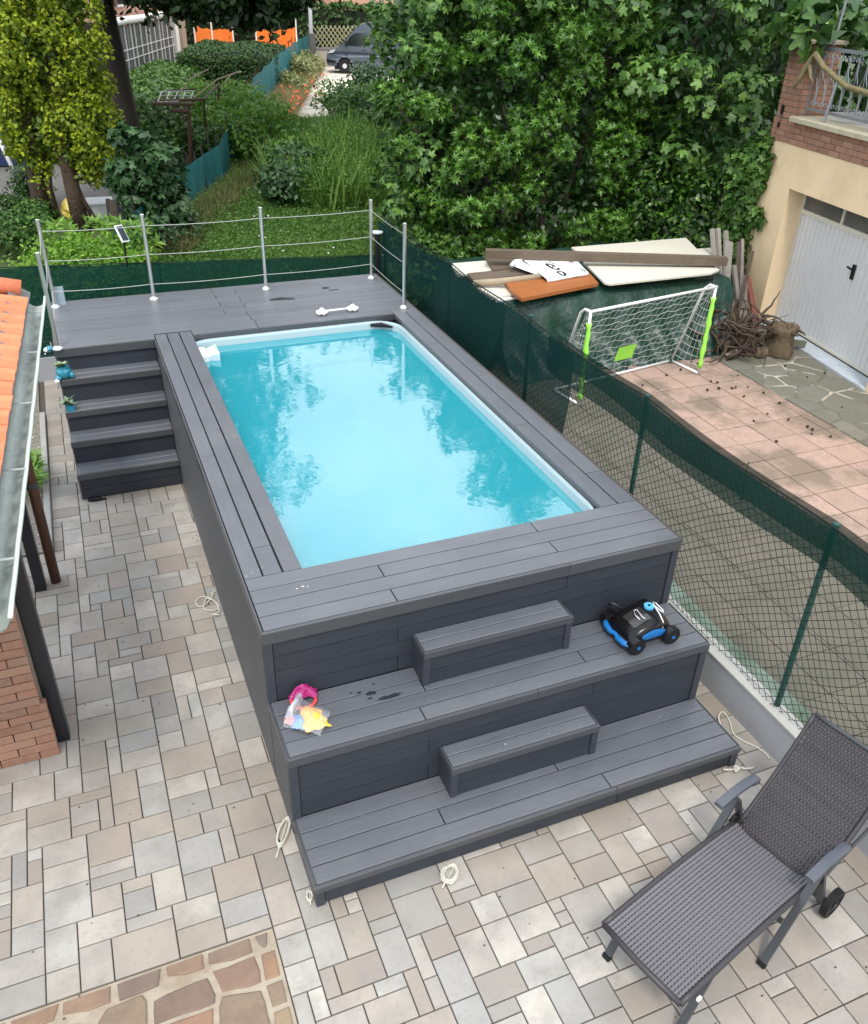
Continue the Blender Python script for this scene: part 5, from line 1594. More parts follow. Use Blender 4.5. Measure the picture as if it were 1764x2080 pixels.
def stroke(pts, w, name='letter'):
    """flat pen stroke on the banner, points in banner u,v with local width"""
    b = MB(); P = []
    for i in range(len(pts)-1):
        for k in range(5):
            t = k/5; P.append(tuple(a+(c-a)*t for a, c in zip(pts[i], pts[i+1])))
    P.append(pts[-1])
    vs = []
    for i, p in enumerate(P):
        a = P[max(i-1,0)]; c = P[min(i+1,len(P)-1)]
        A = Vector(bfn(a[0],a[1])); C_ = Vector(bfn(c[0],c[1])); d = C_-A
        s_ = Vector((0,0,1)).cross(d)
        if s_.length > 0: s_.normalize()
        w_ = w*(p[2] if len(p) > 2 else 1)
        q = Vector(bfn(p[0],p[1]))+Vector((0,0,.007))
        vs += [tuple(q+s_*w_), tuple(q-s_*w_)]
    fs = [(2*i,2*i+1,2*i+3,2*i+2) for i in range(len(P)-1)]
    b.add(vs, fs); b.part(name, M_ink, bn)
def oval(cx, cy, rx, ry, a0, a1, w, rot=0, n=16, name='letter'):
    pts = []
    for k in range(n+1):
        a = R(a0+(a1-a0)*k/n); x, y = rx*math.cos(a), ry*math.sin(a); c, s_ = math.cos(rot), math.sin(rot)
        pts.append((cx+x*c-y*s_, cy+x*s_+y*c, .7+.5*abs(math.sin(a*1.0+.8))))
    stroke(pts, w, name)
# the letters read along the other direction of the banner: "pe:" with a smaller "o" and "c" near the fold
oval(.40,.46,.060,.18,35,360,.015,rot=-.25,n=20)
stroke([(.352,.53,.8),(.40,.46,.7),(.452,.39,.8)], .010)
stroke([(.475,.26,1.0),(.490,.30,1.0)], .015); stroke([(.452,.16,1),(.467,.19,1)], .015)
stroke([(.36,.74,1),(.375,.85,.9),(.40,.97,.9)], .013)
oval(.395,.87,.085,.135,-95,75,.015,n=12)
oval(.93,.84,.026,.11,0,360,.005); oval(.86,.22,.026,.08,180,400,.006)

# ================================================================== FOOTBALL GOAL
goal = empty('football_goal', (5.95,4.9,0), 'small white football goal with net and lime green post sleeves on the pink tiles', 'football goal')
GA, GB = Vector((4.93,4.50,0)), Vector((7.03,4.86,0))
gd = (GB-GA).normalized(); gn = Vector((-gd.y,gd.x,0))      # gn points away from the camera
GH = 1.22; GD = .52
M_pipe = mat('white_pipe', G(.80,.81,.82), .3)
GA_t, GB_t = GA+Vector((0,0,GH)), GB+Vector((0,0,GH))
GAb, GBb = GA+gn*GD, GB+gn*GD
def gp_(pts, name='tube', r=.019): b = MB(); b.tube(pts, r, 8); return b.part(name, M_pipe, goal, smooth=True)
gp_([GA+Vector((0,0,.02)), GA_t],'post'); gp_([GB+Vector((0,0,.02)), GB_t],'post'); gp_([GA_t-gd*.0, GB_t+gd*.02],'crossbar')
gp_([GA+Vector((0,0,.02)), GAb+Vector((0,0,.02))],'base_bar'); gp_([GB+Vector((0,0,.02)), GBb+Vector((0,0,.02))],'base_bar')
gp_([GAb+Vector((0,0,.02)), GBb+Vector((0,0,.02))],'rear_bar')
gp_([GA_t, GA_t+gn*.10-gd*.0, GA+gn*.17+Vector((0,0,GH-.06)), GAb+Vector((0,0,.02))],'stay')
gp_([GB_t, GB_t+gn*.10, GB+gn*.17+Vector((0,0,GH-.06)), GBb+Vector((0,0,.02))],'stay')
M_lime = mat('lime_sleeve', G(.36,.88,.10), .55)
for base in (GA, GB):
    b = MB(); rs = [.030+.006*math.sin(k*2.3)+.004*math.sin(k*5.1) for k in range(15)]
    b.tube([base+Vector((.004*math.sin(k*1.7),.0,.10+(GH-.24)*k/14)) for k in range(15)], rs, 8); b.part('sleeve', M_lime, goal, smooth=True)
M_gnet = mat('goal_net', G(.52,.54,.52), .6)
def back_pt(u, v):
    # v 0 at crossbar, 1 at the ground bar; net sags
    t = v
    p = GA+(GB-GA)*u
    off = GD*(.18*min(1,t*3)+.82*t) + .07*math.sin(math.pi*t)*math.sin(math.pi*u)
    z = GH*(1-t)+.02 - .05*math.sin(math.pi*u)*math.sin(math.pi*t)
    return p+gn*off+Vector((0,0,z))
b = MB()
NU, NV = 21, 12
for i in range(NU+1):
    b.tube([back_pt(i/NU + .006*math.sin(k*1.8+i), k/16) for k in range(17)], .0025, 3, cap=False)
for j in range(1,NV):
    b.tube([back_pt(k/42, j/NV + .012*math.sin(k*1.1+j)) for k in range(43)], .0025, 3, cap=False)
for side, bs in ((0,GA),(1,GB)):
    for i in range(1,5):
        f = i/5
        b.tube([bs+gn*(GD*f*(.15+.85*k/8))+Vector((0,0,(GH-.02)*(1-k/8)+.02)) for k in range(9)], .0032, 3, cap=False)
    for j in range(1,11):
        t = j/11; z = GH*(1-t)+.02; w = GD*(.18*min(1,t*3)+.82*t)
        b.tube([bs+gn*(w*k/5)+Vector((0,0,z-.02*math.sin(math.pi*k/5))) for k in range(6)], .0032, 3, cap=False)
b.part('net', M_gnet, goal)
b = MB(); b.grid(lambda u,v: tuple(back_pt(.45+.15*u,.60+.19*v)-gn*.012), 6, 5); b.part('target_patch', M_lime, goal, smooth=True)

# ================================================================== LEANING POLES, ROOTS AND STUMP
def pole(a, b_, w, h, m, label, round_=False, name='leaning_pole', group='timber leaning by the garage corner'):
    q = MB()
    if round_: 
        a = Vector(a); c = Vector(b_); mid = (a+c)/2+Vector((.03,.02,0)); q.tube([a, a.lerp(mid,.5)+Vector((.015,0,0)), mid, mid.lerp(c,.5)-Vector((.01,.01,0)), c], [w,w*.95,w*.9,w*.8,w*.65], 8)
    else: q.bar(a, b_, w, h, (0,1,0), .004)
    return single(name, q, m, label, 'pole', group, smooth=round_)
M_pgrey = mat('silvered_wood', G(.30,.28,.26), .8, rnd=.15, grain=(60,60,3,.5), noise=(6,.5,G(.18,.16,.14)))
M_red = mat('red_plank', G(.21,.065,.05), .65, noise=(6,.4,G(.14,.045,.035)))
pole((7.95,5.55,.0), tuple(PY(1483,492,6.35)), .11,.05, M_pgrey, 'widest silver grey plank of the leaning bundle, nearest the goal')
pole((8.30,6.00,.0), tuple(PY(1448,466,7.0)), .055,.05, M_pgrey, 'leftmost thin grey stake with top against the shrub')
pole((8.38,6.05,.0), tuple(PY(1460,465,7.0)), .055,.05, M_pgrey, 'second thin grey stake from the left against the shrub')
pole((8.45,6.05,.0), tuple(PY(1476,470,6.95)), .06,.05, M_pgrey, 'thin pale grey stake right of the pair against the shrub')
pole((8.50,5.95,.0), tuple(PY(1502,492,6.6)), .045,.05, M_bark, 'dark round branch rising behind the grey planks', True)
pole((8.60,5.95,.0), tuple(PY(1510,487,6.6)), .04,.05, M_wood_old, 'tall upright weathered branch near the ivy', True)
pole((8.28,5.75,.1), tuple(PY(1531,512,6.3)), .028,.05, M_bark, 'thin brown stick leaning to the right with a cut end', True)
pole((8.70,6.0,.0), tuple(PY(1492,540,6.4)), .06,.05, M_pgrey, 'grey slat crossing low behind the roots')
pole((8.45,5.85,.0), tuple(PY(1480,560,6.3)), .05,.05, M_wood_old, 'short weathered branch in the middle of the bundle', True)
pole((8.85,6.15,.0), tuple(PY(1516,560,6.5)), .045,.05, M_wood_old, 'slim weathered branch beside the red plank', True)
pole((9.05,6.05,.0), tuple(PY(1519,563,6.55)), .09,.04, M_red, 'dull red plank leaning by the yellow wall')
pole((8.05,5.35,.45), (8.62,5.42,.10), .055,.05, M_bark, 'thick mossy branch lying down from the goal post', True, 'fallen_branch')
pole(tuple(PZ(1452,585,.75)), (8.45,5.55,.05), .06,.05, mat('mossy_log', G(.13,.11,.05), .9, noise=(14,.6,G(.06,.05,.03))), 'thick greenish branch slanting down behind the goal post', True, 'fallen_branch')
pole((7.75,5.20,.06), (9.0,5.35,.35), .03,.05, M_wood_old, 'long thin stick lying over the roots', True, 'fallen_branch')
pole((8.75,5.20,.16), (9.12,5.12,.10), .09,.05, mat('green_plank', G(.13,.14,.10), .8), 'short greenish plank end sticking out right of the stump', name='plank')
# root tangle
rt = MB(); rp = random.Random(77)
for k in range(95):
    p = Vector((rp.uniform(7.65,8.5), rp.uniform(5.12,5.85), rp.uniform(.03,.58)))
    pts = [p]; d = Vector((rp.uniform(-1,1), rp.uniform(-1,.4), rp.uniform(-.5,.7))).normalized()
    for s_ in range(5):
        d = (d+Vector((rp.uniform(-.7,.7),rp.uniform(-.7,.7),rp.uniform(-.6,.5)))*.8).normalized()
        q = pts[-1]+d*rp.uniform(.06,.15); q.z = max(q.z,.015); pts.append(q)
    r0 = rp.uniform(.006,.034); rt.tube(pts, [r0*(1-.15*i) for i in range(6)], 5)
for a_, b_, r_ in (((7.78,5.42,.12),(8.45,5.30,.20),.06),((7.72,5.60,.10),(8.35,5.62,.34),.05),((7.9,5.25,.07),(8.5,5.22,.26),.045),((8.0,5.7,.05),(8.3,5.4,.55),.05)):
    rt.tube([a_, ((a_[0]+b_[0])/2,(a_[1]+b_[1])/2-.03,(a_[2]+b_[2])/2+.04), b_], [r_,r_*.9,r_*.6], 7)
single('root_tangle', rt, mat('root_bark', G(.055,.036,.025), .9, noise=(20,.5,G(.12,.09,.065))), 'tangle of dead brown roots and twigs beside the stump', 'roots', smooth=True)
sm = empty('tree_stump', (8.62,5.12,0), 'chunky uprooted tree stump with torn roots in front of the garage door', 'stump')
b = MB(); prof = [(.20,0),(.215,.05),(.20,.14),(.185,.22),(.18,.30),(.20,.37),(.21,.42),(.17,.45),(.11,.40),(.03,.42)]
b.lathe((8.60,5.10,0), prof, 22)
V = []
rp = random.Random(6)
for p in b.v:
    a = math.atan2(p[1]-5.10, p[0]-8.60); k = 1+.14*math.sin(a*3+p[2]*5)+.09*math.sin(a*7+p[2]*6)+.05*math.sin(a*13)+rp.uniform(-.03,.03)
    V.append((8.60+(p[0]-8.60)*k, 5.10+(p[1]-5.10)*k, p[2]+rp.uniform(-.015,.015)*(1 if p[2] > .01 else 0)))
b.v = V; b.part('trunk', mat('stump_wood', G(.13,.095,.055), .9, noise=(6,.6,G(.05,.037,.024)), noise2=(30,.4,G(.22,.17,.11)), bump=(16,.9,.02)), sm, smooth=True)
b = MB()
for k in range(16):
    a = rp.uniform(0,6.28); p = Vector((8.60+.15*math.cos(a), 5.10+.15*math.sin(a), .40)); pts = [p]
    d = Vector((math.cos(a),math.sin(a),.2))
    for i in range(4): pts.append(pts[-1]+d*.028+Vector((rp.uniform(-.03,.03),rp.uniform(-.03,.03),rp.uniform(-.03,.02))))
    b.tube(pts, [.035,.028,.02,.012,.005], 6)
b.part('torn_roots', MATS['root_bark'], sm, smooth=True)
b = MB(); b.tube([(8.18,5.10,.09),(8.33,5.05,.09)], .085, 12); single('log_end', b, MATS['stump_wood'], 'short round log end on the ground left of the stump', 'log')

# dry leaves / fallen figs on the tiles, each a thing
M_cone = mat('dark_windfall', G(.045,.030,.02), .8)
cm = MB(); cm.ball((0,0,.02), .024,.020,.020,7,5,.25, random.Random(1)); cme = cm.mesh('windfall'); cme.materials.append(M_cone)
for (x,y) in ((1306,785),(1258,800),(1405,738),(1418,742),(1445,778),(1458,780),(1438,795),(1461,792),(1488,792),(1495,790),(1512,808),(1520,789),(1552,801),(1584,822),(1560,843),(1602,855),(1641,870),(1651,876),(1650,884),(1688,890),(1578,900),(1610,702),(1595,748),(1640,770),(1676,762),(1384,754),(1355,765),(1500,765),(1532,858),(1710,832)):
    p = PZ(x,y,.0); o = bpy.data.objects.new('fallen_fig', cme); COL.objects.link(o)
    o.location = (p.x,p.y,.012 if p.x > 7.6 else 0.0); o.rotation_euler = (0,0,x*.7); o.scale = (.6+.4*((x*7)%10)/10,)*3
    tag(o, 'small dark fallen fig lying on the neighbour\'s pink tiles and crazy paving', 'fallen fruit', 'fallen figs on the neighbour\'s paving')

# ================================================================== NEIGHBOUR GARDENS: far things
M_peach = mat('peach_render', G(.60,.34,.24), .85, noise=(.5,.25,G(.52,.30,.21)), noise2=(6,.15,G(.45,.27,.2)))
M_whitep = mat('white_paint', G(.78,.77,.72), .6)
# peach house, its front runs parallel with the teal fence
hd = Vector((4.45,12.9,0)).normalized(); hn = Vector((hd.y,-hd.x,0))      # hn points to the right, towards the gardens
house = empty('peach_house', (1.5,48,0), 'long peach rendered house with white window sill beyond the reed screen', 'house')
HO = Vector((-1.5,32.2,0))
HX = Matrix(((hd.x,-hn.x,0,HO.x),(hd.y,-hn.y,0,HO.y),(0,0,1,0),(0,0,0,1)))  # x along the front, y into the house
b = MB(xf=HX); b.box(0,.0,-.1,27.5,9,6.5); b.part('wall', M_peach, house)
b = MB(xf=HX); b.box(-.4,-.5,6.5,28,9.5,6.75); b.part('eaves', M_whitep, house)
b = MB(xf=HX); b.add([(-.5,-.6,6.75),(28,-.6,6.75),(28,4.5,8.6),(-.5,4.5,8.6),(28,9.6,6.75),(-.5,9.6,6.75)],[(0,1,2,3),(3,2,4,5),(0,3,5),(1,4,2)]); b.part('roof', mat('far_roof', G(.28,.12,.07), .9), house)
for x in (3,8.4,11.5,15,19.5):
    b = MB(xf=HX); b.box(x,-.03,3.0,x+1.2,.02,4.5); wv = b.part('window', mat('far_glass', G(.03,.035,.04), .15), house)
    q = MB(xf=HX); q.box(x-.12,-.10,2.88,x+1.32,-.031,2.985); q.part('sill', M_whitep, wv)
    q = MB(xf=HX); q.box(x-.5,-.08,2.95,x-.02,-.031,4.55); q.box(x+1.22,-.08,2.95,x+1.7,-.031,4.55); q.part('shutter', mat('brown_shutter', G(.12,.07,.045), .7), wv)
# reed screen with white uprights under a pale roll
rs = empty('reed_screen', (4.0,47,0), 'grey reed screen with white uprights under a pale rolled awning', 'reed screen')
RX0, RX1 = 6.0, 21.5
M_reed = mat('grey_reed', G(.12,.115,.11), .9, rnd=.35, cols=[G(.17,.165,.155), G(.085,.08,.078)])
b = MB(xf=HX); rp = random.Random(5); x = RX0
while x < RX1:
    w = .05; b.box(x,-1.2+rp.uniform(-.01,.01),.0,x+w,-1.16,2.30+rp.uniform(-.05,.05)); x += w+.004
b.part('reeds', M_reed, rs, stuff=True)
k = 0; x = RX0+.1
while x < RX1:
    b = MB(xf=HX); b.bar((x,-1.24,0),(x,-1.24,2.35),.06,.05,(0,1,0)); b.part('upright', M_whitep, rs); x += 1.12 if k % 3 else .75; k += 1
for z in (.95,1.35): b = MB(xf=HX); b.bar((RX0+2,-1.25,z),(RX1,-1.25,z),.03,.03); b.part('rail', M_whitep, rs)
b = MB(xf=HX); b.tube([(RX0,-1.3,2.48),(RX0+5,-1.3,2.52),(RX0+10,-1.3,2.47),(RX1,-1.3,2.5)], .16, 12); b.part('awning_roll', M_whitep, rs, smooth=True)
b = MB(xf=HX); b.box(RX1+.1,-1.35,0,RX1+.95,-1.1,2.7); single('white_pillar', b, M_whitep, 'white painted pillar at the end of the reed screen', 'pillar')
b = MB(xf=HX); b.bar((RX1+2.0,-.5,0),(RX1+1.5,-.12,1.7),.22,.06,(0,1,0)); single('leaning_board', b, M_whitep, 'pale board leaning against the peach house wall', 'board')
b = MB(xf=HX); b.box(RX1+4.2,-.9,.3,RX1+5.4,-.2,1.9); b.box(RX1+4.3,-.85,0,RX1+4.4,-.75,.3); b.box(RX1+5.2,-.85,0,RX1+5.3,-.75,.3); single('garden_cupboard', b, mat('beige_metal', G(.36,.32,.25), .5), 'beige metal cupboard on legs by the corner of the peach house', 'cupboard')
g = MB(); g.prism([tuple(PZ(430,125))[:2],tuple(PZ(570,175))[:2],tuple(PZ(628,135))[:2],tuple(PZ(612,92))[:2],tuple(PZ(400,92))[:2]], -.06, -.02); structure('pink_yard', g, mat('pink_yard_concrete', G(.62,.36,.25), .9, noise=(1,.3,G(.5,.3,.2))))
# orange netting goals
M_onet = mat('orange_net', G(.82,.19,.02), .7, alpha=.85, noise=(3,.3,G(.9,.28,.05)))
def onet(p, q, zt, zb, name, lab, frame=True):
    e = empty(name, tuple((p+q)/2), lab, 'orange netting')
    b = MB(); b.grid(lambda u,v: tuple(p.lerp(q,u)+Vector((0,0,zt-(zt-zb)*v-.22*math.sin(math.pi*u)*(1-v)+.05*math.sin(u*23)))), 30, 6); b.part('netting', M_onet, e, smooth=True)
    if frame:
        b = MB(); b.tube([p, p+Vector((0,0,zt+.75)), q+Vector((0,0,zt+.75)), q], .05, 6); b.part('frame', M_whitep, e)
        b = MB(); b.bar(p+Vector((0,-.2,zb)), q+Vector((0,-.2,zb)), .12,.12); b.part('bar', mat('orange_bar', G(.85,.24,.03), .6), e)
    else:
        for t in (0,.45,1):
            b = MB(); b.tube([p.lerp(q,t), p.lerp(q,t)+Vector((0,0,zt+.5))], .05, 5); b.part('post', M_whitep, e)
onet(PZ(525,118), PZ(606,122), 1.75, .55, 'orange_net_screen', 'white tube frame hung with orange netting left of the lamp post')
onet(PZ(401,112), PZ(478,112), 1.6, .35, 'orange_net_screen', 'plain orange netting beside the peach house', False)
# low wall with lattice behind, lamp post, van
b = MB(); A_ = PZ(630,136); B_ = PZ(1010,133)
b.bar(A_+Vector((0,0,.42)), B_+Vector((0,0,.42)), .25, .90); wl_ = single('street_wall', b, mat('pale_wall', G(.42,.38,.31), .9, noise=(2,.4,G(.30,.27,.22))), 'low pale wall behind the parked van', 'wall')
b = MB(); b.bar(A_+Vector((0,0,.91)), B_+Vector((0,0,.91)), .34, .08); o = b.part('coping', mat('grey_cap', G(.20,.20,.19), .9), None); o.parent = wl_; o.location = -wl_.location
lt = empty('lattice_fence', tuple(A_+Vector((0,.3,.95))), 'yellowish crisscross lattice fence on the wall behind the van', 'fence')
b = MB(); Ld = (B_-A_).normalized(); Lw = (B_-A_).length
x = 0
while x < 9:
    for s in (1,-1):
        p = A_+Ld*(x + (0 if s > 0 else .9))+Vector((0,.05*s,.96)); q = A_+Ld*(x+(.9 if s > 0 else 0))+Vector((0,.05*s,2.05)); b.bar(p,q,.05,.02,(0,1,0))
    x += .26
b.part('lattice_strips', mat('straw_lattice', G(.36,.33,.20), .9), lt, stuff=True)
b = MB(); p = PZ(640,142); b.box(p.x-.22,p.y-.15,-.05,p.x+.1,p.y+.15,1.75); single('gate_pillar', b, mat('dark_pillar', G(.10,.10,.09), .9), 'dark square gate pillar at the end of the teal fence', 'pillar')
b = MB(); b.tube([p+Vector((-.05,.2,0)), p+Vector((-.05,.2,2.0)), p+Vector((-.05,.2,5.2))], [.11,.11,.09], 8); single('street_pole', b, mat('galv_pole', G(.40,.42,.45), .4), 'pale grey metal pole standing at the gate pillar', 'pole', smooth=True)

# van: side profile lofted across its width
van = empty('parked_van', tuple(PZ(702,148)), 'blue grey high roof van parked at the end of the path', 'van')
VX = Matrix.Translation(PZ(702,150)) @ Matrix.Rotation(R(-17), 4, 'Z')     # x to the rear, y away
M_van = mat('van_paint', G(.060,.082,.110), .30, coat=.5, noise=(1,.1,G(.07,.09,.12)))
M_glass = mat('van_glass', G(.012,.018,.018), .08, spec=.8)
prof = [(-.92,.35),(-.98,.62),(-.93,.92),(-.72,1.08),(-.30,1.22),(.12,1.62),(.62,2.12),(1.0,2.33),(1.6,2.42),(4.6,2.42),(4.72,2.2),(4.78,.9),(4.75,.35)]
def arch(cx, r, n=8): return [(cx+r*math.cos(R(180-180*k/n)), .33+r*math.sin(R(180-180*k/n))) for k in range(n+1)]
low = list(reversed(arch(0,.43)[::1])) ; low = [(4.75,.35)]+list(reversed(arch(3.4,.43)))+list(reversed(arch(0,.43)))
outline = prof+low[1:]
b = MB(xf=VX)
n = len(outline)
def yw(x, z): return .04+ .16*max(0,(z-1.15))/1.3 + (.18 if x < -.8 else .05 if x < -.5 else 0)
vs = [(x, yw(x,z), z) for x,z in outline]+[(x, 2.0-yw(x,z), z) for x,z in outline]
fs = [(k,(k+1)%n,n+(k+1)%n,n+k) for k in range(n)]
b.add(vs, fs)
# side faces as fans from the middle row
def sidefan(yf):
    vs = [(x, yf(x,z), z) for x,z in outline]; vs += [(x, yf(x,1.1), 1.0) for x in (-.6,0,.6,1.6,3.4,4.4)]
    return vs
import mathutils.geometry as mg
tri = mg.tessellate_polygon([[Vector((x,z,0)) for x,z in outline]])
b.add([(x, yw(x,z), z) for x,z in outline], [tuple(t) for t in tri]); b.add([(x, 2-yw(x,z), z) for x,z in outline], [tuple(t) for t in tri])
b.part('body', M_van, van)
def vface(pts, m, name, off=.012):
    q = MB(xf=VX); q.add([(x, yw(x,z)-off, z) for x,z in pts], [tuple(range(len(pts)))]); return q.part(name, m, van)
vface([(.02,1.32),(.33,1.75),(.62,1.92),(1.18,1.92),(1.18,1.38),(.9,1.30)], M_glass, 'side_window')
vface([(1.32,1.45),(1.32,1.92),(2.5,1.92),(2.5,1.45)], M_glass, 'side_window')
vface([(2.7,1.45),(2.7,1.92),(4.2,1.92),(4.2,1.45)], M_glass, 'side_window')
vface([(-.50,.50),(-.50,.60),(-.96,.66),(-.98,.52)], M_black, 'bumper_inlet')
vface([(-.93,.93),(-.72,1.10),(-.45,1.14),(-.60,.98)], mat('headlight', G(.6,.62,.62), .1), 'headlight')
vface([(1.22,.45),(1.22,2.0),(1.235,2.0),(1.235,.45)], M_black, 'door_gap', .015)
q = MB(xf=VX); q.add([(-.28,.22,1.25),(.12,.28,1.64),(.60,.32,2.10),(.60,1.68,2.10),(.12,1.72,1.64),(-.28,1.78,1.25)], [(0,5,4,1),(1,4,3,2)]); q.v = [(p[0],p[1],p[2]) for p in q.v]
q = MB(xf=VX @ Matrix.Translation((-.012,0,.012))); q.add([(-.26,.22,1.26),(.12,.28,1.62),(.60,.32,2.10),(.60,1.68,2.10),(.12,1.72,1.62),(-.26,1.78,1.26)], [(0,5,4,1),(1,4,3,2)]); q.part('windscreen', M_glass, van)
b = MB(xf=VX); b.box(.02,-.22,1.30,.14,-.02,1.58,.02); b.part('mirror', M_black, van)
vface([(.95,1.10),(.95,1.14),(1.12,1.14),(1.12,1.10)], M_black, 'handle', .03)
for cx in (0,3.4):
    X2 = VX @ Matrix.Translation((cx,.16,.345)) @ Matrix.Rotation(R(90), 4, 'X')
    b = MB(xf=X2); b.disc((0,0), .20, .345, -.12, .12, 24); w = b.part('wheel', M_rubber, van)
    q = MB(xf=X2); q.disc((0,0), .0005, .20, -.08, .08, 20); q.part('rim', M_dark, w)
    q = MB(xf=X2); q.disc((0,0), .0005, .12, -.09, .095, 16); q.part('hub_cap', mat('hubcap', G(.55,.55,.56), .35), w)
    X3 = VX @ Matrix.Translation((cx,1.84,.345)) @ Matrix.Rotation(R(90), 4, 'X')
    b = MB(xf=X3); b.disc((0,0), .0005, .345, -.12, .12, 20); b.part('wheel', M_rubber, van)
b = MB(xf=VX); b.box(-.55,.35,.16,4.5,1.65,.40); b.part('underbody', M_dark, van)

# pale house walls behind the fig on the right
b = MB(); b.box(17.5,58,-.1,30,68,7); single('far_house', b, M_peach, 'pink walled house half hidden behind the fig branches', 'house')

# ------------------------------------------------------------------ teal net fence along the garden
tf = empty('teal_net_fence', (6.5,30,0), 'teal netting fence with dark posts running back to the gate pillar', 'fence')
M_teal = mat('teal_net', G(.008,.14,.15), .7, noise=(1.2,.5,G(.012,.20,.20)), noise2=(5,.3,G(.006,.08,.09)), alpha=.93)
TP = [(.05,11.6),(1.02,14.68),(2.15,16.9),(3.26,19.2),(4.7,24.4),(6.65,30.85),(9.2,38.0),(11.8,45.2),(14.2,51.3)]
TH = [.75,.75,.88,1.0,1.1,1.35,1.5,1.55,1.6]
def tpt(t):
    k = min(int(t), len(TP)-2); f = t-k
    return TP[k][0]+(TP[k+1][0]-TP[k][0])*f, TP[k][1]+(TP[k+1][1]-TP[k][1])*f, TH[k]+(TH[k+1]-TH[k])*f
b = MB()
def fn(u, v):
    t = u*(len(TP)-1); x, y, h = tpt(t)
    ph = math.sin(y*4.1)*.05+math.sin(y*9.7+1)*.03
    return (x+ph*(.4+v*.6), y, -.05+(h+.03*math.sin(y*2.3)+.02)*(1-v))
b.grid(fn, 260, 4); b.part('netting', M_teal, tf, smooth=True)
for i in range(34):
    x, y, h = tpt((len(TP)-1)*(i+.3)/34)
    b = MB(); b.tube([(x-.05,y+.03,-.05),(x-.06+.02*math.sin(i),y+.03,h+.12+.12*abs(math.sin(i*2.1)))], .022, 5); b.part('post', M_dark, tf)

# ------------------------------------------------------------------ arbour frame, canes
ar = empty('garden_arbour', (2.8,21.5,0), 'rusty iron arbour frame overgrown with vine', 'arbour')
M_rust = mat('rusty_iron', G(.075,.032,.018), .8, noise=(12,.5,G(.03,.02,.016)))
for a, c, r_ in ((PY(318,206,22),PY(415,203,21),.035),(PY(310,212,21.4),PY(395,213,20.5),.035),(PY(415,203,21),PZ(422,330,.0),.03),(PY(385,212,21),PZ(392,345,0),.04),(PY(348,225,20.5),PY(385,226,20.3),.05),(PY(385,226,20.3),PZ(390,352,0),.05),
        (PY(415,203,21),PY(445,172,23.5),.03),(PY(445,172,23.5),PY(445,205,23.5),.03),(PY(318,206,22),PY(340,185,24),.02),(PY(340,185,24),PY(400,182,24),.02),(PY(395,205,22),PY(372,235,21.5),.02)):
    b = MB(); b.tube([a,c], r_, 6); b.part('bar', M_rust, ar)
M_alu = mat('pale_wire_rack', G(.45,.46,.46), .5)
b = MB()
for k in range(5):
    b.tube([PY(322+16*k,208,21.6),PY(330+16*k,186,23.4)], .014, 4)
b.tube([PY(322,208,21.6),PY(392,206,21.4)], .014, 4); b.tube([PY(330,187,23.4),PY(398,186,23.3)], .014, 4); b.tube([PY(326,196,22.5),PY(396,196,22.4)], .012, 4)
b.part('wire_rack', M_alu, ar)
for i,(p, q, z1) in enumerate((((360,195),(425,142),0),((395,200),(490,145),0),((452,175),(492,147),0),((530,165),(502,205),0))):
    a = PY(p[0],p[1],23+i*.8); c = PY(q[0],q[1],23.6+i*.9); mid = a.lerp(c,.5)+Vector((0,0,.12))
    b = MB(); b.tube([a,mid,c], .018, 5); single('bean_cane', b, mat('pale_cane', G(.34,.28,.2), .8), ['long pale cane slanting left over the vine arbour','bent pale cane above the arbour in front of the hedge','short pale cane leaning right of the arbour','pale cane leaning towards the teal fence'][i], 'cane')
for k in range(9):
    p = PZ(498+4.5*k, 222-2*k, 0); b = MB(); b.tube([p, p+Vector((0,0,.95+.3*(k > 5)))], .018, 5); single('bean_pole', b, M_rust, 'thin dark upright pole in the row beside the teal fence', 'pole', 'row of thin poles beside the teal fence')

# ------------------------------------------------------------------ small things in the left garden
b = crumple_pts = MB(); p = PZ(152,450,0)
b.ball((p.x,p.y,.22), .22,.18,.24, 12, 9, .12, random.Random(3)); b.ball((p.x+.1,p.y-.2,.12), .2,.16,.14, 10, 7, .12, random.Random(4))
single('yellow_sack', b, mat('yellow_plastic', G(.60,.48,.07), .4, noise=(9,.5,G(.75,.65,.2)), bump=(20,.8,.02)), 'crumpled yellow plastic sack between the cypress trunks', 'sack')
b = MB(); p = PZ(208,450,0); b.box(p.x-.32,p.y-.1,0,p.x+.28,p.y+.5,.34,.01); b.box(p.x-.34,p.y-.12,.341,p.x+.30,p.y+.52,.38,.01); single('white_box', b, M_white, 'white lidded box on the ground beside the right cypress trunk', 'box')
for i,(x,lab) in enumerate(((222,'dark narrow board left of the pair leaning near the small fig'),(233,'wide brown board leaning near the small fig'),(248,'black sheet leaning beside the brown board'))):
    p = PZ(x+6,480,0); q = PY(x-2,405+2*i,p.y+.3); b = MB(); b.bar(p,q,.16 if i else .08,.03,(0,1,0)); single('board', b, [M_dark,M_bark,M_dark][i], lab, 'board')
p = PZ(12,452,0); b = MB(); b.tube([p+Vector((0,0,0)),p+Vector((-.02,0,.35)),p+Vector((-.10,0,.55)),p+Vector((-.2,0,.40))], .022, 6); b.tube([p+Vector((-.3,0,.0)),p+Vector((-.15,0,.3)),p+Vector((-.22,0,.6)),p+Vector((-.4,0,.7))], .02, 6); b.lathe(p+Vector((-.25,0,.2)), [(.02,0),(.13,.05),(.15,.2),(.10,.25)], 10)
single('iron_ornament', b, M_dark, 'black wrought iron garden ornament at the far left', 'ornament', smooth=True)
b = MB(); p = PZ(36,362,0); b.tube([p, p+Vector((-.35,.3,1.3))], .05, 8); single('white_pipe', b, M_white, 'white pipe leaning in the dark corner of the left garden', 'pipe', smooth=True)
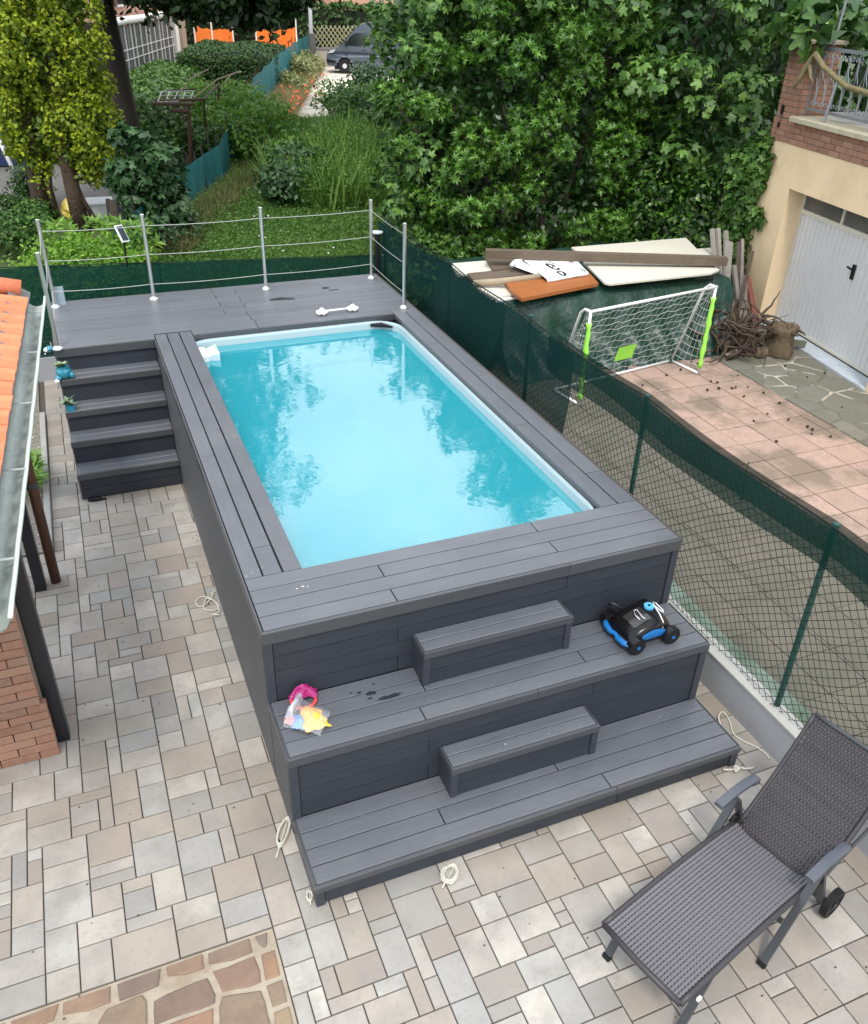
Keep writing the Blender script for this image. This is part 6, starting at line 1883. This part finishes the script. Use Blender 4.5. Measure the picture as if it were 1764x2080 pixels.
b = MB(); p = PZ(10,338,0); b.box(p.x-1.6,p.y,0,p.x+1.1,p.y+.9,.85,.02); single('blue_container', b, mat('dark_blue_tub', G(.012,.03,.10), .5), 'dark blue container at the back of the left yard', 'container')
b = MB(); b.box(-9,24.8,-.05,1.2,25.2,3.2); single('yard_wall', b, mat('shed_dark', G(.045,.04,.036), .9, noise=(2,.5,G(.02,.018,.016))), 'dark shed wall behind the cypress and the left yard', 'wall')
b = MB(); p = PZ(268,432,0); b.ball((p.x,p.y,.12),.35,.25,.16,12,7); single('dark_basin', b, mat('basin', G(.05,.047,.045), .7), 'dark upturned basin between the cypress and the small fig', 'basin', smooth=True)
def tpot(x, y, s, lab):
    e = empty('terracotta_pot', (x,y,0), lab, 'flower pot', None)
    b = MB(); b.lathe((x,y,-.02), [(.10*s,0),(.15*s,.22*s),(.17*s,.23*s),(.17*s,.28*s),(.14*s,.28*s)], 14); b.part('pot', mat('terracotta', G(.22,.085,.04), .8, noise=(9,.4,G(.14,.06,.035))), e, smooth=True)
    rg = np.random.default_rng(int(s*100)); P = np.array((x,y,.36*s))+rg.normal(size=(14,3))*.07*s
    leaf_part('plant', rosettes(P, np.tile((0,0,1.),(14,1)), rg, per=6, size=.11*s, T=SIMPLE_V, TF=SIMPLE_F), mat('dark_leaf', G(.030,.075,.018), .5, tone=G(.075,.15,.04), transl=.2), e, False)
for k,(px,py,s,lab) in enumerate(((14,505,1.3,'terracotta pot with a plant by the left edge above the net fence'),(10,478,1.1,'smaller terracotta pot behind the first one at the left edge'),(32,492,.9,'little terracotta pot right of the two larger ones'))):
    p = PZ(px,py,0); tpot(p.x,p.y,s,lab)

# ================================================================== VEGETATION
rng = np.random.default_rng(42)
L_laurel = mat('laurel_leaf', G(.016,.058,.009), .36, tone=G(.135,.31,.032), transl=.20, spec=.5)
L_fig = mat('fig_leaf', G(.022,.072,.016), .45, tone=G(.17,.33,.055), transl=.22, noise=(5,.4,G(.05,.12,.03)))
L_figd = mat('fig_leaf_dull', G(.020,.062,.018), .5, tone=G(.07,.16,.05), transl=.18)  # duller, darker green for the small fig, weeds and dusty bushes
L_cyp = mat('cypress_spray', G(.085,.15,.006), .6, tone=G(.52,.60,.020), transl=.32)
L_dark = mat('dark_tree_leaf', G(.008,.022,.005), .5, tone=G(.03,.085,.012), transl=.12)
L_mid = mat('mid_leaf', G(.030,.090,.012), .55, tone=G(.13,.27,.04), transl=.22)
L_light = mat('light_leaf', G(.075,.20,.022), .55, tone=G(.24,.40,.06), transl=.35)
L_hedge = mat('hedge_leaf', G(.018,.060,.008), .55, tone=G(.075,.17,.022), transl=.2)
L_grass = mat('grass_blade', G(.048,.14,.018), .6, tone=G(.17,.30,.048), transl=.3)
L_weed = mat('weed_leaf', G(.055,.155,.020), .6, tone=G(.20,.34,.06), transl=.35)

def tree(name, label, cat, base, crowns, trunk, leafm, n, mode, size, group=None, core=True, **kw):
    t = empty(name, base, label, cat, group)
    if trunk:
        b = MB()
        for pts, rs in trunk: b.tube(pts, rs, 9)
        b.part('trunk', kw.get('bark', M_bark), t, smooth=True)
    lump = kw.get('lump', .14)
    cl = kw.get('clump')
    if cl:
        cs = clumps(crowns, cl[0], rng, cl[1], cl[2], cl[3] if len(cl) > 3 else .8)
        P, N = crown_points(cs, n, rng, .55, 1.05, .15)
        k = rng.random(len(P)) < .35 + .65*(N[:,2] > -.25); P, N = P[k], N[k]
    else:
        P, N = crown_points(crowns, n, rng, kw.get('lo',.80), kw.get('hi',1.06), lump)
    zmin = kw.get('zmin', .05); k = P[:,2] > zmin; P, N = P[k], N[k]
    if mode == 'rosette': A = [rosettes(P, N, rng, kw.get('per',9), size, kw.get('tilt',.75))]
    elif mode == 'fig': A = [loose_leaves(P, N, rng, size, FIG_V, FIG_F, .55)]
    elif mode == 'spray': A = [loose_leaves(P, N, rng, size, SPRAY_V, SPRAY_F, .9, up=np.array((0,0,0)))]
    else: A = [loose_leaves(P, N, rng, size, SIMPLE_V, SIMPLE_F, .8)]
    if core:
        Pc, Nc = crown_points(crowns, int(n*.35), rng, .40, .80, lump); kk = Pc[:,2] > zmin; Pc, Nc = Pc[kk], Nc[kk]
        A.append(loose_leaves(Pc, Nc, rng, size*1.5, SIMPLE_V, SIMPLE_F, 1.2, tone=np.zeros(len(Pc))))  # inner leaves all take the darkest tone: shade inside the crown put into colour
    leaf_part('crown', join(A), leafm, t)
    return t, P, N

# cherry laurel behind the heap
lc = [(5.75,9.9,1.35,1.15,1.15,1.6),(7.2,9.6,1.6,1.6,1.25,1.9),(8.75,9.4,1.5,1.2,1.1,1.8),(6.3,10.0,3.1,1.35,1.2,1.5),(7.9,10.0,3.3,1.45,1.2,1.5),(5.4,10.1,2.7,.95,1.0,1.2)]
tree('laurel_shrub', 'big dark laurel shrub with glossy leaves behind the tarpaulin heap', 'shrub', (7.1,9.9,0), lc,
     [([(7.0+.3*k,10.0,0),(6.8+.45*k,10.0,1.2),(6.3+.9*k,9.9,2.8)], [.07,.06,.03]) for k in (-2,-1,0,1,2)], L_laurel, 17000, 'rosette', .092, per=10, clump=(300,.17,.36,.75))
# tall fig on the right, reaching over the garage pillar
fc = [(9.3,9.2,3.9,1.25,1.1,1.3),(8.3,9.8,4.9,1.7,1.2,1.2),(10.3,9.0,4.6,1.4,1.2,1.0),(9.3,9.3,2.6,.9,.9,1.0),(7.5,10.4,5.4,1.3,1.2,1.1),(7.9,10.6,6.7,1.5,1.2,1.2),(6.3,10.5,4.8,1.0,1.0,.95),(9.6,9.9,6.2,1.9,1.4,1.2),(9.7,8.35,2.2,.45,.6,1.1)]
ft, P, N = tree('fig_tree', 'fig tree with large lobed leaves over the laurel and the garage corner', 'fig tree', (9.0,9.8,0), fc,
     [([(8.9,9.9,0),(8.9,9.9,1.8),(9.2,9.6,3.2)], [.16,.13,.09]),([(8.9,9.9,1.8),(8.2,10.0,3.4),(7.2,10.3,4.9)], [.11,.08,.03]),([(9.1,9.7,2.8),(9.8,9.4,4.2),(10.4,9.1,4.9)], [.08,.06,.03])], L_fig, 15000, 'fig', .138, clump=(230,.25,.5,.6))
def single_leaves(parent, P, N, m, n, size, T=FIG_V, TF=FIG_F):
    """the leaves that show largest: an object each"""
    vis = np.array([in_view(p, 1.0) for p in P]); P = P[vis]; N = N[vis]
    d = np.linalg.norm(P-CAM, axis=1); face = ((CAM-P)/d[:,None]*N).sum(1)
    idx = np.argsort(d-face*1.2)[:n]
    mes = []
    for k in range(3):
        V = T.copy(); V[:,2] += (.05*k)*np.sin(V[:,0]*5+k); me = arr_mesh('leaf', V, TF, np.full(len(V), .25+.3*k)); me.materials.append(m); mes.append(me)
    RM = rnd_rot(len(idx), rng, N[idx]*.9+np.array((0,0,.5)), .4)
    for i, k in enumerate(idx):
        o = bpy.data.objects.new('leaf', mes[i % 3]); COL.objects.link(o); o.parent = parent
        o.location = Vector(P[k]+N[k]*.12)-parent.location; o.rotation_euler = Matrix(RM[i].tolist()).to_euler(); s = size*rng.uniform(.8,1.25); o.scale = (s,s,s)
single_leaves(ft, P, N, L_fig, 170, .155)
# second fig / mulberry at the left end of the hedge
fc2 = [(5.3,10.5,1.5,.75,1.0,1.3),(5.15,10.9,2.9,.75,1.0,1.2),(5.6,11.2,3.9,1.0,1.1,.8),(7.0,11.3,5.0,1.1,1.1,1.0),(5.0,10.6,2.2,.55,.9,.9)]
f2, P, N = tree('fig_bush', 'paler broad leaved fig bush at the left end of the tall hedge', 'fig tree', (5.2,10.8,0), fc2,
     [([(5.2,10.9,0),(5.1,10.9,1.6),(5.0,10.9,3.2)], [.08,.07,.03]),([(5.4,11.0,0),(5.6,11.1,2.2),(5.7,11.2,4.0)], [.09,.07,.03])], L_fig, 6500, 'fig', .125, clump=(80,.22,.42,.6))
single_leaves(f2, P, N, L_fig, 110, .14)
# ivy on the garage corner
ic = [(9.35,7.35,1.35,.22,.35,1.3),(9.30,7.05,2.2,.15,.22,.45),(9.15,7.0,.75,.16,.18,.35),(9.25,6.85,1.55,.10,.14,.14)]
iv, P, N = tree('ivy', 'ivy climbing the yellow garage corner behind the leaning poles', 'ivy', (9.35,7.2,0), ic,
     [([(9.3,7.3,0),(9.32,7.25,1.2),(9.36,7.2,2.4)], [.025,.02,.012])], L_mid, 1300, 'fig', .13, core=True)
# leaves hanging over the pillar and railing
hc = [tuple(GX @ Vector((.1,.4,4.15)))+(.7,.5,.35), tuple(GX @ Vector((1.6,1.6,4.3)))+(1.3,1.0,.7), tuple(GX @ Vector((.62,.0,3.9)))+(.14,.14,.16), tuple(GX @ Vector((2.5,1.8,3.7)))+(1.6,.6,.7)]
ov, P, N = tree('terrace_fig', 'fig branches spilling over the brick pillar on the terrace', 'fig tree', tuple(GX @ Vector((1.6,1.8,2.99))), hc,
     [([tuple(GX @ Vector((1.6,1.8,2.99))),tuple(GX @ Vector((1.5,1.6,3.9)))],[.09,.06])], L_fig, 900, 'fig', .26, zmin=3.0)
tree('background_shrubs', 'dark shrubs filling the gap behind the laurel and fig', 'shrub', (8,13.5,0), [(6.9,13.2,1.9,1.5,1.0,2.1),(9.0,13.2,2.6,2.0,1.2,2.9),(11.2,11.5,3.2,1.5,1.4,3.0),(10.3,12.4,1.8,1.6,1.0,1.9),(13.5,10.5,3.5,2.2,1.8,2.6),(6.8,13.4,3.6,1.3,1.0,1.3),(9.0,13.5,5.0,2.2,1.2,1.5)], None, L_hedge, 8200, 'simple', .24, lo=.5)
# low foliage under the laurel edge towards the fence
tree('low_shrub', 'low mixed shrub between the shade net and the tall hedge', 'shrub', (4.7,9.4,0), [(4.75,9.5,.5,.55,.7,.55),(4.3,8.6,.35,.5,.5,.35)], None, L_mid, 900, 'simple', .13)

tree('corner_shrub', 'dark shrub filling the gap between the laurel and the ivy', 'shrub', (9.0,8.4,0), [(8.95,8.5,.8,.75,.5,.85),(8.5,8.7,1.5,.6,.5,.7),(9.3,8.3,1.3,.5,.45,.9)], None, L_laurel, 2600, 'simple', .11, lo=.5)
# cypress: two trunks, golden sprays
cc = [(-1.05,16.0,1.45,.50,.5,.5),(-.12,15.5,1.30,.52,.5,.55),(.30,15.7,1.65,.38,.4,.55),(-.6,15.8,1.75,.4,.5,.4),(-1.0,16.2,2.0,.62,.7,.95),(-.15,15.8,1.9,.66,.7,.85),(-.55,16.0,3.1,1.0,.8,1.15),(-.75,16.1,4.4,1.1,.8,1.0),(.05,15.8,2.9,.62,.6,.95),(-.2,15.9,4.1,.85,.7,.9),(-.5,16.1,5.6,.95,.8,1.1),(-1.5,16.3,3.3,.5,.6,1.0)]
tr = [([(-1.08,15.9,-.05),(-1.05,15.9,.8),(-.98,16.1,1.8),(-.8,16.1,4)], [.20,.17,.16,.08]), ([(-.38,15.3,-.05),(-.42,15.35,.7),(-.45,15.6,1.6),(-.3,15.8,4)], [.18,.15,.14,.08]),
      ([(-.80,15.8,0),(-.85,15.85,.7),(-.75,16,1.5)], [.08,.07,.06]), ([(-.05,15.3,0),(-.25,15.35,.5),(-.38,15.4,1.0)], [.05,.05,.04])]
tree('golden_cypress', 'golden green cypress with two bare brown trunks at the left', 'cypress tree', (-.7,15.8,0), cc, tr, L_cyp, 36000, 'spray', .095, clump=(330,.13,.26,1.5), bark=mat('cypress_bark', G(.060,.036,.023), .9, noise=(8,.6,G(.025,.017,.012)), noise2=(22,.4,G(.15,.075,.04),.6,.8), bump=(20,1.0,.03)))
# big dark tree whose crown hangs into the top of the view
dc = [(1.9,19.6,8.0,2.9,3.3,4.6),(3.4,20.0,5.4,2.0,2.2,1.5),(4.3,19.4,4.05,1.0,1.0,.75),(3.1,19.5,4.1,1.6,1.2,.6),(2.1,19.0,4.2,1.0,.9,.5),(6.0,21.0,5.6,1.5,2.0,1.35),(7.4,22.0,6.4,1.6,2.0,1.6)]
tree('dark_tree', 'tall dark leafy tree with thick black trunk behind the cypress', 'tree', (1.4,20.6,0), dc,
     [([(1.30,20.8,-.05),(1.20,20.7,1.5),(1.0,20.4,4),(1.1,20.2,7)], [.32,.27,.25,.2]),([(1.3,20.3,4.4),(3.0,20.0,5.6),(4.5,19.8,5.8)], [.15,.12,.05]),([(1.3,20.3,5.0),(4.0,20.6,6.2),(6.8,21.8,6.4)], [.16,.12,.05])],
     L_dark, 17000, 'simple', .25, clump=(240,.45,.95,.6), bark=mat('black_bark', G(.028,.022,.018), .95, bump=(14,.8,.03)))
_dt = bpy.data.objects['dark_tree']
cs = clumps([(4.4,19.4,4.05,1.0,1.0,.70),(3.1,19.5,4.2,1.7,1.2,.62),(2.0,19.0,4.3,1.1,.9,.5),(5.6,20.2,4.6,1.2,1.2,.55)], 130, rng, .25, .5, .6)
P, N = crown_points(cs, 14000, rng, .5, 1.05, .15)
leaf_part('low_boughs', join([loose_leaves(P, N, rng, .19, SIMPLE_V, SIMPLE_F, .8)]), L_dark, _dt)
# small fig with pale stem
mt_, P, N = tree('small_fig', 'small bushy fig with pale stem beside the teal fence', 'fig tree', (.85,14.3,0), [(.95,14.3,1.45,.62,.7,.72),(1.3,14.4,1.2,.48,.6,.62),(.7,14.2,1.0,.42,.5,.5),(1.15,14.2,.6,.42,.5,.5)],
     [([(.86,14.1,-.05),(.86,14.15,.5),(.9,14.3,1.1)], [.075,.06,.04]),([(.98,14.15,-.05),(1.0,14.2,.6)], [.05,.04])], L_figd, 2200, 'fig', .16, clump=(40,.18,.3,.7), bark=mat('pale_bark', G(.16,.14,.10), .9, noise=(10,.5,G(.08,.07,.05))))
# bright bush, flowerbed shrubs near the back net
tree('bright_bush', 'bright yellow green feathery bush behind the net fence', 'bush', (-.45,10.2,0), [(-.55,10.2,.55,.85,.7,.62),(.05,10.3,.45,.55,.6,.5),(-1.15,10.3,.45,.45,.5,.45)], None, mat('bright_leaf', G(.10,.25,.015), .6, tone=G(.27,.47,.04), transl=.35), 5200, 'simple', .075, lo=.6)
tree('broadleaf_sprouts', 'row of broad pale green leaves above the bright bush', 'bush', (-.3,10.9,0), [(-.75,11.0,.9,.25,.2,.2),(-.1,11.0,.9,.3,.2,.22),(.35,10.9,.75,.3,.3,.3)], None, L_light, 110, 'rosette', .17, core=False, per=6)
for i,(px,py,rx,rz,lab) in enumerate(((70,415,.42,.45,'dark green rounded conifer bush on the grey yard'),(78,462,.38,.30,'mid green low bush at the foot of the left cypress trunk'),(20,450,.5,.3,'spreading dark bush at the left edge'),(40,515,.7,.40,'low dark green leafy plants near the terracotta pots'),(275,470,.35,.25,'patch of grassy plants under the small fig'))):
    p = PZ(px,py,0); tree('garden_bush', lab, 'bush', (p.x,p.y,0), [(p.x,p.y,rz*.9,rx,rx*.9,rz)], None, [L_hedge,L_mid,L_hedge,L_mid,L_weed][i], 1100, 'simple', .085, lo=.6)
p = PZ(300,508,0); tree('leafy_weeds', 'grey green leafy weeds by the solar panel', 'bush', (p.x,p.y,0), [(p.x,p.y-.5,.35,.5,.5,.45),(p.x+.6,p.y+.4,.3,.5,.5,.4)], None, L_figd, 700, 'simple', .13)
# vine heap
tree('vine_heap', 'heap of bright green vine smothering the arbour and fence', 'vine', (4.6,24,0), [(4.4,24.2,.8,1.0,2.4,1.0),(4.1,21.8,.7,.8,1.5,.85),(5.2,21.0,.7,1.1,1.8,.95),(5.3,19.0,.45,.9,1.5,.7),(3.9,24.5,1.1,.7,1.2,.7),(4.8,23.0,1.0,.8,1.4,.75)], None, L_light, 9000, 'simple', .14, clump=(110,.25,.5,.7))
tree('vine_on_arbour', 'dark vine leaves hanging under the iron arbour', 'vine', (2.6,21.5,0), [(2.2,22.0,.8,.7,1.2,.8),(3.1,21.6,.55,.6,1.0,.6),(1.7,22.5,1.0,.5,1.0,.7)], None, L_mid, 2300, 'simple', .16, lo=.6)
tree('elder_bush', 'dusty dark green bush at the fence end of the lawn', 'bush', (4.0,16.4,0), [(4.1,16.4,.4,.6,.8,.5),(4.7,17.8,.5,.8,1.0,.6)], None, L_figd, 2600, 'simple', .13, lo=.65)
# clipped hedge (box) and pea rows
def boxleaf(name, label, cat, c, dx, dy, h, ang, m, n, size, mode='simple'):
    t = empty(name, (c[0],c[1],0), label, cat)
    u = rng.uniform(-1,1,(n,3)); f = rng.integers(0,3,n); sg = np.where(rng.random(n) < .5, -1, 1)
    u[np.arange(n), f] = sg; u[:,2] = np.where((f == 2), 1, u[:,2]); nrm = np.zeros((n,3)); nrm[np.arange(n), f] = sg; nrm[f == 2] = (0,0,1)
    q = 1-rng.random((n,1))*.06; P = u*q*np.array((dx,dy,h/2))+np.array((0,0,h/2))
    rr = np.maximum(np.abs(u[:,0]),np.abs(u[:,1])); P[:,2] -= (rr > .9)*(P[:,2] > h*.85)*h*.08
    P += .05*np.sin(P[:,[1,2,0]]*3.1)*np.array((1,1,1.))
    ca, sa = math.cos(ang), math.sin(ang); Rz = np.array(((ca,-sa,0),(sa,ca,0),(0,0,1)))
    P = P @ Rz.T + np.array((c[0],c[1],0)); nrm = nrm @ Rz.T
    A = loose_leaves(P, nrm, rng, size, SIMPLE_V, SIMPLE_F, .7)
    leaf_part('foliage', A, m, t)
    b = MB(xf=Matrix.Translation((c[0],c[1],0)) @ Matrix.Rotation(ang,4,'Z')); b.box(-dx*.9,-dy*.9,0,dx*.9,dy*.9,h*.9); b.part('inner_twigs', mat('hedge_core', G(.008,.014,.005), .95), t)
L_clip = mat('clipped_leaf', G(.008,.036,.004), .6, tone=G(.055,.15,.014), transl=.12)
boxleaf('clipped_hedge', 'dark green clipped hedge in the middle distance left of the teal fence', 'hedge', (7.9,41.0), 2.1,3.8,1.6,-.30, L_clip, 22000, .12)
boxleaf('pea_rows', 'mid green rows of climbing beans left of the clipped hedge', 'hedge', (4.1,36.5), 1.3,5.3,1.0,-.32, L_mid, 12000, .16)
boxleaf('leafy_row', 'darker leafy row between the black trunk and the bean rows', 'hedge', (2.9,28.5), .9,3.2,1.1,-.32, L_mid, 3200, .24)
boxleaf('dark_back_hedge', 'tall black green hedge closing the view behind the orange netting', 'hedge', (13.0,69), 10.0,1.8,6.0,-.25, L_dark, 7000, .55)
boxleaf('clipped_street_hedge', 'clipped hedge above the lattice fence behind the van', 'hedge', (21.5,55.5), 9.0,1.3,2.9,-.28, L_hedge, 7000, .35)
tree('far_tree', 'fresh yellow green tree above the gate pillar in the distance', 'tree', (20.5,72,0), [(20.0,72,6.2,3.0,3,3.0),(22,74,5,2.5,3,2.4)], [([(20.5,72,0),(20.5,72,5)], [.3,.2])], L_light, 3200, 'simple', .55)
tree('far_tree', 'dark green tree beyond the van roof in the distance', 'tree', (28,78,0), [(27.5,78,7.5,3.2,3,3.6),(31,79,6,4,3,4)], [([(28,78,0),(28,78,5)], [.35,.2])], L_hedge, 3600, 'simple', .55)
tree('far_tree', 'broad dark tree closing the top left behind the house', 'tree', (13,75,0), [(10,76,8,6,3,6),(16,77,7,4.5,3,5)], [([(13,75,0),(13,75,5)], [.4,.25])], L_dark, 4000, 'simple', .6)
b = MB(); b.bar((22,66,1.2),(30,64,1.2),.25,2.2); single('wooden_fence', b, mat('brown_fence', G(.06,.045,.03), .9), 'dark wooden fence in front of the bright field', 'fence')
boxleaf('garden_hedge', 'tall dark hedge far behind the laurel on the right', 'hedge', (14.8,19.5), 6.5,1.0,4.4,.1, L_hedge, 7000, .3)
# bushes along the path
tree('path_bush', 'leafy bush at the right side of the broken path', 'bush', (9.3,28,0), [(8.6,23.5,.8,1.1,1.6,.95),(9.2,28,.7,.9,2.0,.85),(8.0,21.0,.7,1.0,1.3,.85)], None, L_mid, 6000, 'simple', .14, clump=(70,.2,.45,.8))
tree('path_bush', 'greyish tall weed by the van end of the path', 'bush', (12.3,35.0,0), [(12.2,34.5,.7,.8,1.6,.9)], None, L_figd, 1200, 'simple', .17, lo=.5)
tree('verge_growth', 'pale verge plants along the right side of the teal fence', 'bush', (10.5,40,0), [(11.3,42.5,.5,.55,2.6,.75),(9.6,37.5,.35,.5,2.4,.5),(12.6,46.0,.45,.5,2.5,.6)], None, mat('pale_weed', G(.17,.21,.07), .7, tone=G(.42,.38,.20), transl=.3), 3600, 'simple', .2, lo=.3)

# ------------------------------------------------------------------ lawn, tall weeds, poppies
def tufts(P, size, lean=.45, per=3):
    n = len(P)*per; Q = np.repeat(P, per, axis=0) + rng.normal(size=(n,3))*np.array((.03,.03,0))
    a = rng.uniform(0, 2*math.pi, n); up = np.stack([rng.normal(size=n)*lean, rng.normal(size=n)*lean, np.ones(n)], 1); up /= np.linalg.norm(up, axis=1, keepdims=True)
    x = np.stack([np.cos(a), np.sin(a), np.zeros(n)], 1); x -= up*(x*up).sum(1, keepdims=True); x /= np.linalg.norm(x, axis=1, keepdims=True)
    y = np.cross(up, x); RM = np.stack([x, y, up], axis=2)
    S = np.repeat(size, per)*rng.uniform(.6,1.3,n) if np.ndim(size) else size*rng.uniform(.6,1.3,n)
    V, F = scatter(BLADE_V, BLADE_F, Q, RM, S)
    return V, F, np.repeat(np.clip(rng.beta(1.3,2.2,n)+.25*np.sin(Q[:,0]*1.3)*np.sin(Q[:,1]*.9), 0, 1), len(BLADE_V))
def fence_x(y): return np.interp(y, [q[1] for q in TP], [q[0] for q in TP])
n = 60000
y = 7.6 + 22*rng.random(n)**1.25
xl = np.where(y < 11.6, -4+np.zeros(n), fence_x(y)+.1); xr = np.where(y < 9.5, 4.6, 4.9+ (y-9.5)*.32)
x = xl+(xr-xl)*rng.random(n)
P = np.stack([x, y, np.full(n,-.06)], 1)
sz = .11+.10*rng.random(n)+ .10*np.exp(-((x-fence_x(np.maximum(y,11.6)))/.8)**2)*(y > 12)
kq = rng.integers(0, n, 46000); Q = P[kq]+np.stack([rng.normal(size=46000)*.06, rng.normal(size=46000)*.06, sz[kq]*rng.uniform(.3,1.15,46000)], 1)
g_ = put('lawn_grass', arr_mesh('lawn_grass', *join([tufts(P, sz), loose_leaves(Q, np.tile((0,0,1.),(46000,1)), rng, .055, SIMPLE_V*np.array((1.5,1,1)), SIMPLE_F, .7)])), L_grass); tag(g_, 'rough grass of the neglected lawn behind the net fence', 'grass', None, 'stuff')
# dry brownish grass along the fence foot
n = 3400; y = 12.5+8*rng.random(n); x = fence_x(y)+.35+rng.normal(size=n)*.22+.25
P = np.stack([x, y, np.full(n,-.06)], 1)
g_ = put('dry_grass', arr_mesh('dry_grass', *tufts(P, .22+.16*rng.random(n), .35)), mat('dry_blade', G(.15,.125,.055), .8, tone=G(.075,.15,.03), transl=.2)); tag(g_, 'dry brown grass stalks along the foot of the teal fence', 'grass', None, 'stuff')
# tall feathery weeds
n = 9000; a = rng.random(n)*2*math.pi; r_ = np.sqrt(rng.random(n))
x = 6.4+r_*np.cos(a)*2.0; y = 19.6+r_*np.sin(a)*4.4; x += (y-19.6)*.28
h = (.55+.75*rng.random(n))*(1.05-.35*r_)
P = np.stack([x, y, np.full(n,-.05)], 1)
A1 = tufts(P, h, .22, 2)
m_ = 30000; k = rng.integers(0,n,m_); Q = P[k]+np.stack([rng.normal(size=m_)*.08, rng.normal(size=m_)*.08, h[k]*(.15+.95*rng.random(m_))],1)
A2 = loose_leaves(Q, np.tile((0,0,1.),(m_,1)), rng, .085, SIMPLE_V, SIMPLE_F, 1.0)
g_ = put('tall_weeds', arr_mesh('tall_weeds', *join([A1,A2])), L_weed); tag(g_, 'thick stand of tall feathery green weeds in the middle of the lawn', 'weeds', None, 'stuff')
# verge between teal fence and path, grasses + poppies
n = 9000; y = 26+23*rng.random(n); x = fence_x(y)+.2+rng.random(n)*(1.3-.02*(y-26))
P = np.stack([x,y,np.full(n,-.06)],1)
g_ = put('verge_grass', arr_mesh('verge_grass', *tufts(P, .32+.3*rng.random(n), .3)), mat('verge_blade', G(.16,.17,.06), .8, tone=G(.36,.27,.13), transl=.3)); tag(g_, 'straw and green verge grass between the teal fence and the path', 'grass', None, 'stuff')
n = 5000; y = 21.5+13*rng.random(n); x = 8.2+(y-21.5)*.27+rng.random(n)*1.6
P = np.stack([x,y,np.full(n,-.06)],1)
g_ = put('path_grass', arr_mesh('path_grass', *tufts(P, .25+.3*rng.random(n), .3)), L_weed); tag(g_, 'green grass along the right edge of the path', 'grass', None, 'stuff')
pc = [PZ(x,y,.45) for x,y in ((628,178),(640,168),(608,200),(616,204),(622,196),(632,205),(600,212),(590,222),(566,246),(572,250),(583,248),(560,240),(644,180),(648,160),(598,190),(612,186),(655,190),(540,228))]
Pq = np.array([tuple(p) for p in pc for _ in range(4)]) + rng.normal(size=(len(pc)*4,3))*np.array((.22,.5,.12))
A = rosettes(Pq, np.tile((0,-.4,1.),(len(Pq),1)), rng, per=4, size=.075, T=SIMPLE_V*np.array((2.0,1,1)), TF=SIMPLE_F)
g_ = put('poppies', arr_mesh('poppies', *A), mat('poppy_red', G(.80,.075,.03), .6, tone=G(.85,.16,.07), transl=.3)); tag(g_, 'scatter of red poppies in the verge beside the path', 'poppies', None, 'stuff')
n = 260; P = np.stack([rng.uniform(-2.8,-.9,n), rng.uniform(8.2,10.5,n), np.full(n,.07)],1)
g_ = put('daisies', arr_mesh('daisies', *rosettes(P, np.tile((0,-.3,1.),(n,1)), rng, per=4, size=.014, T=SIMPLE_V*np.array((2,1,1)), TF=SIMPLE_F)), M_white); tag(g_, 'tiny white daisies in the grass at the far left', 'daisies', None, 'stuff')
n = 34; P = np.stack([rng.uniform(2.6,4.8,n), rng.uniform(8.4,19,n), np.full(n,.18)],1)
g_ = put('white_blossom', arr_mesh('white_blossom', *rosettes(P, np.tile((0,-.3,1.),(n,1)), rng, per=5, size=.022, T=SIMPLE_V*np.array((2,1,1)), TF=SIMPLE_F)), M_white); tag(g_, 'scattered white wild flower heads in the lawn', 'wild flowers', None, 'stuff')
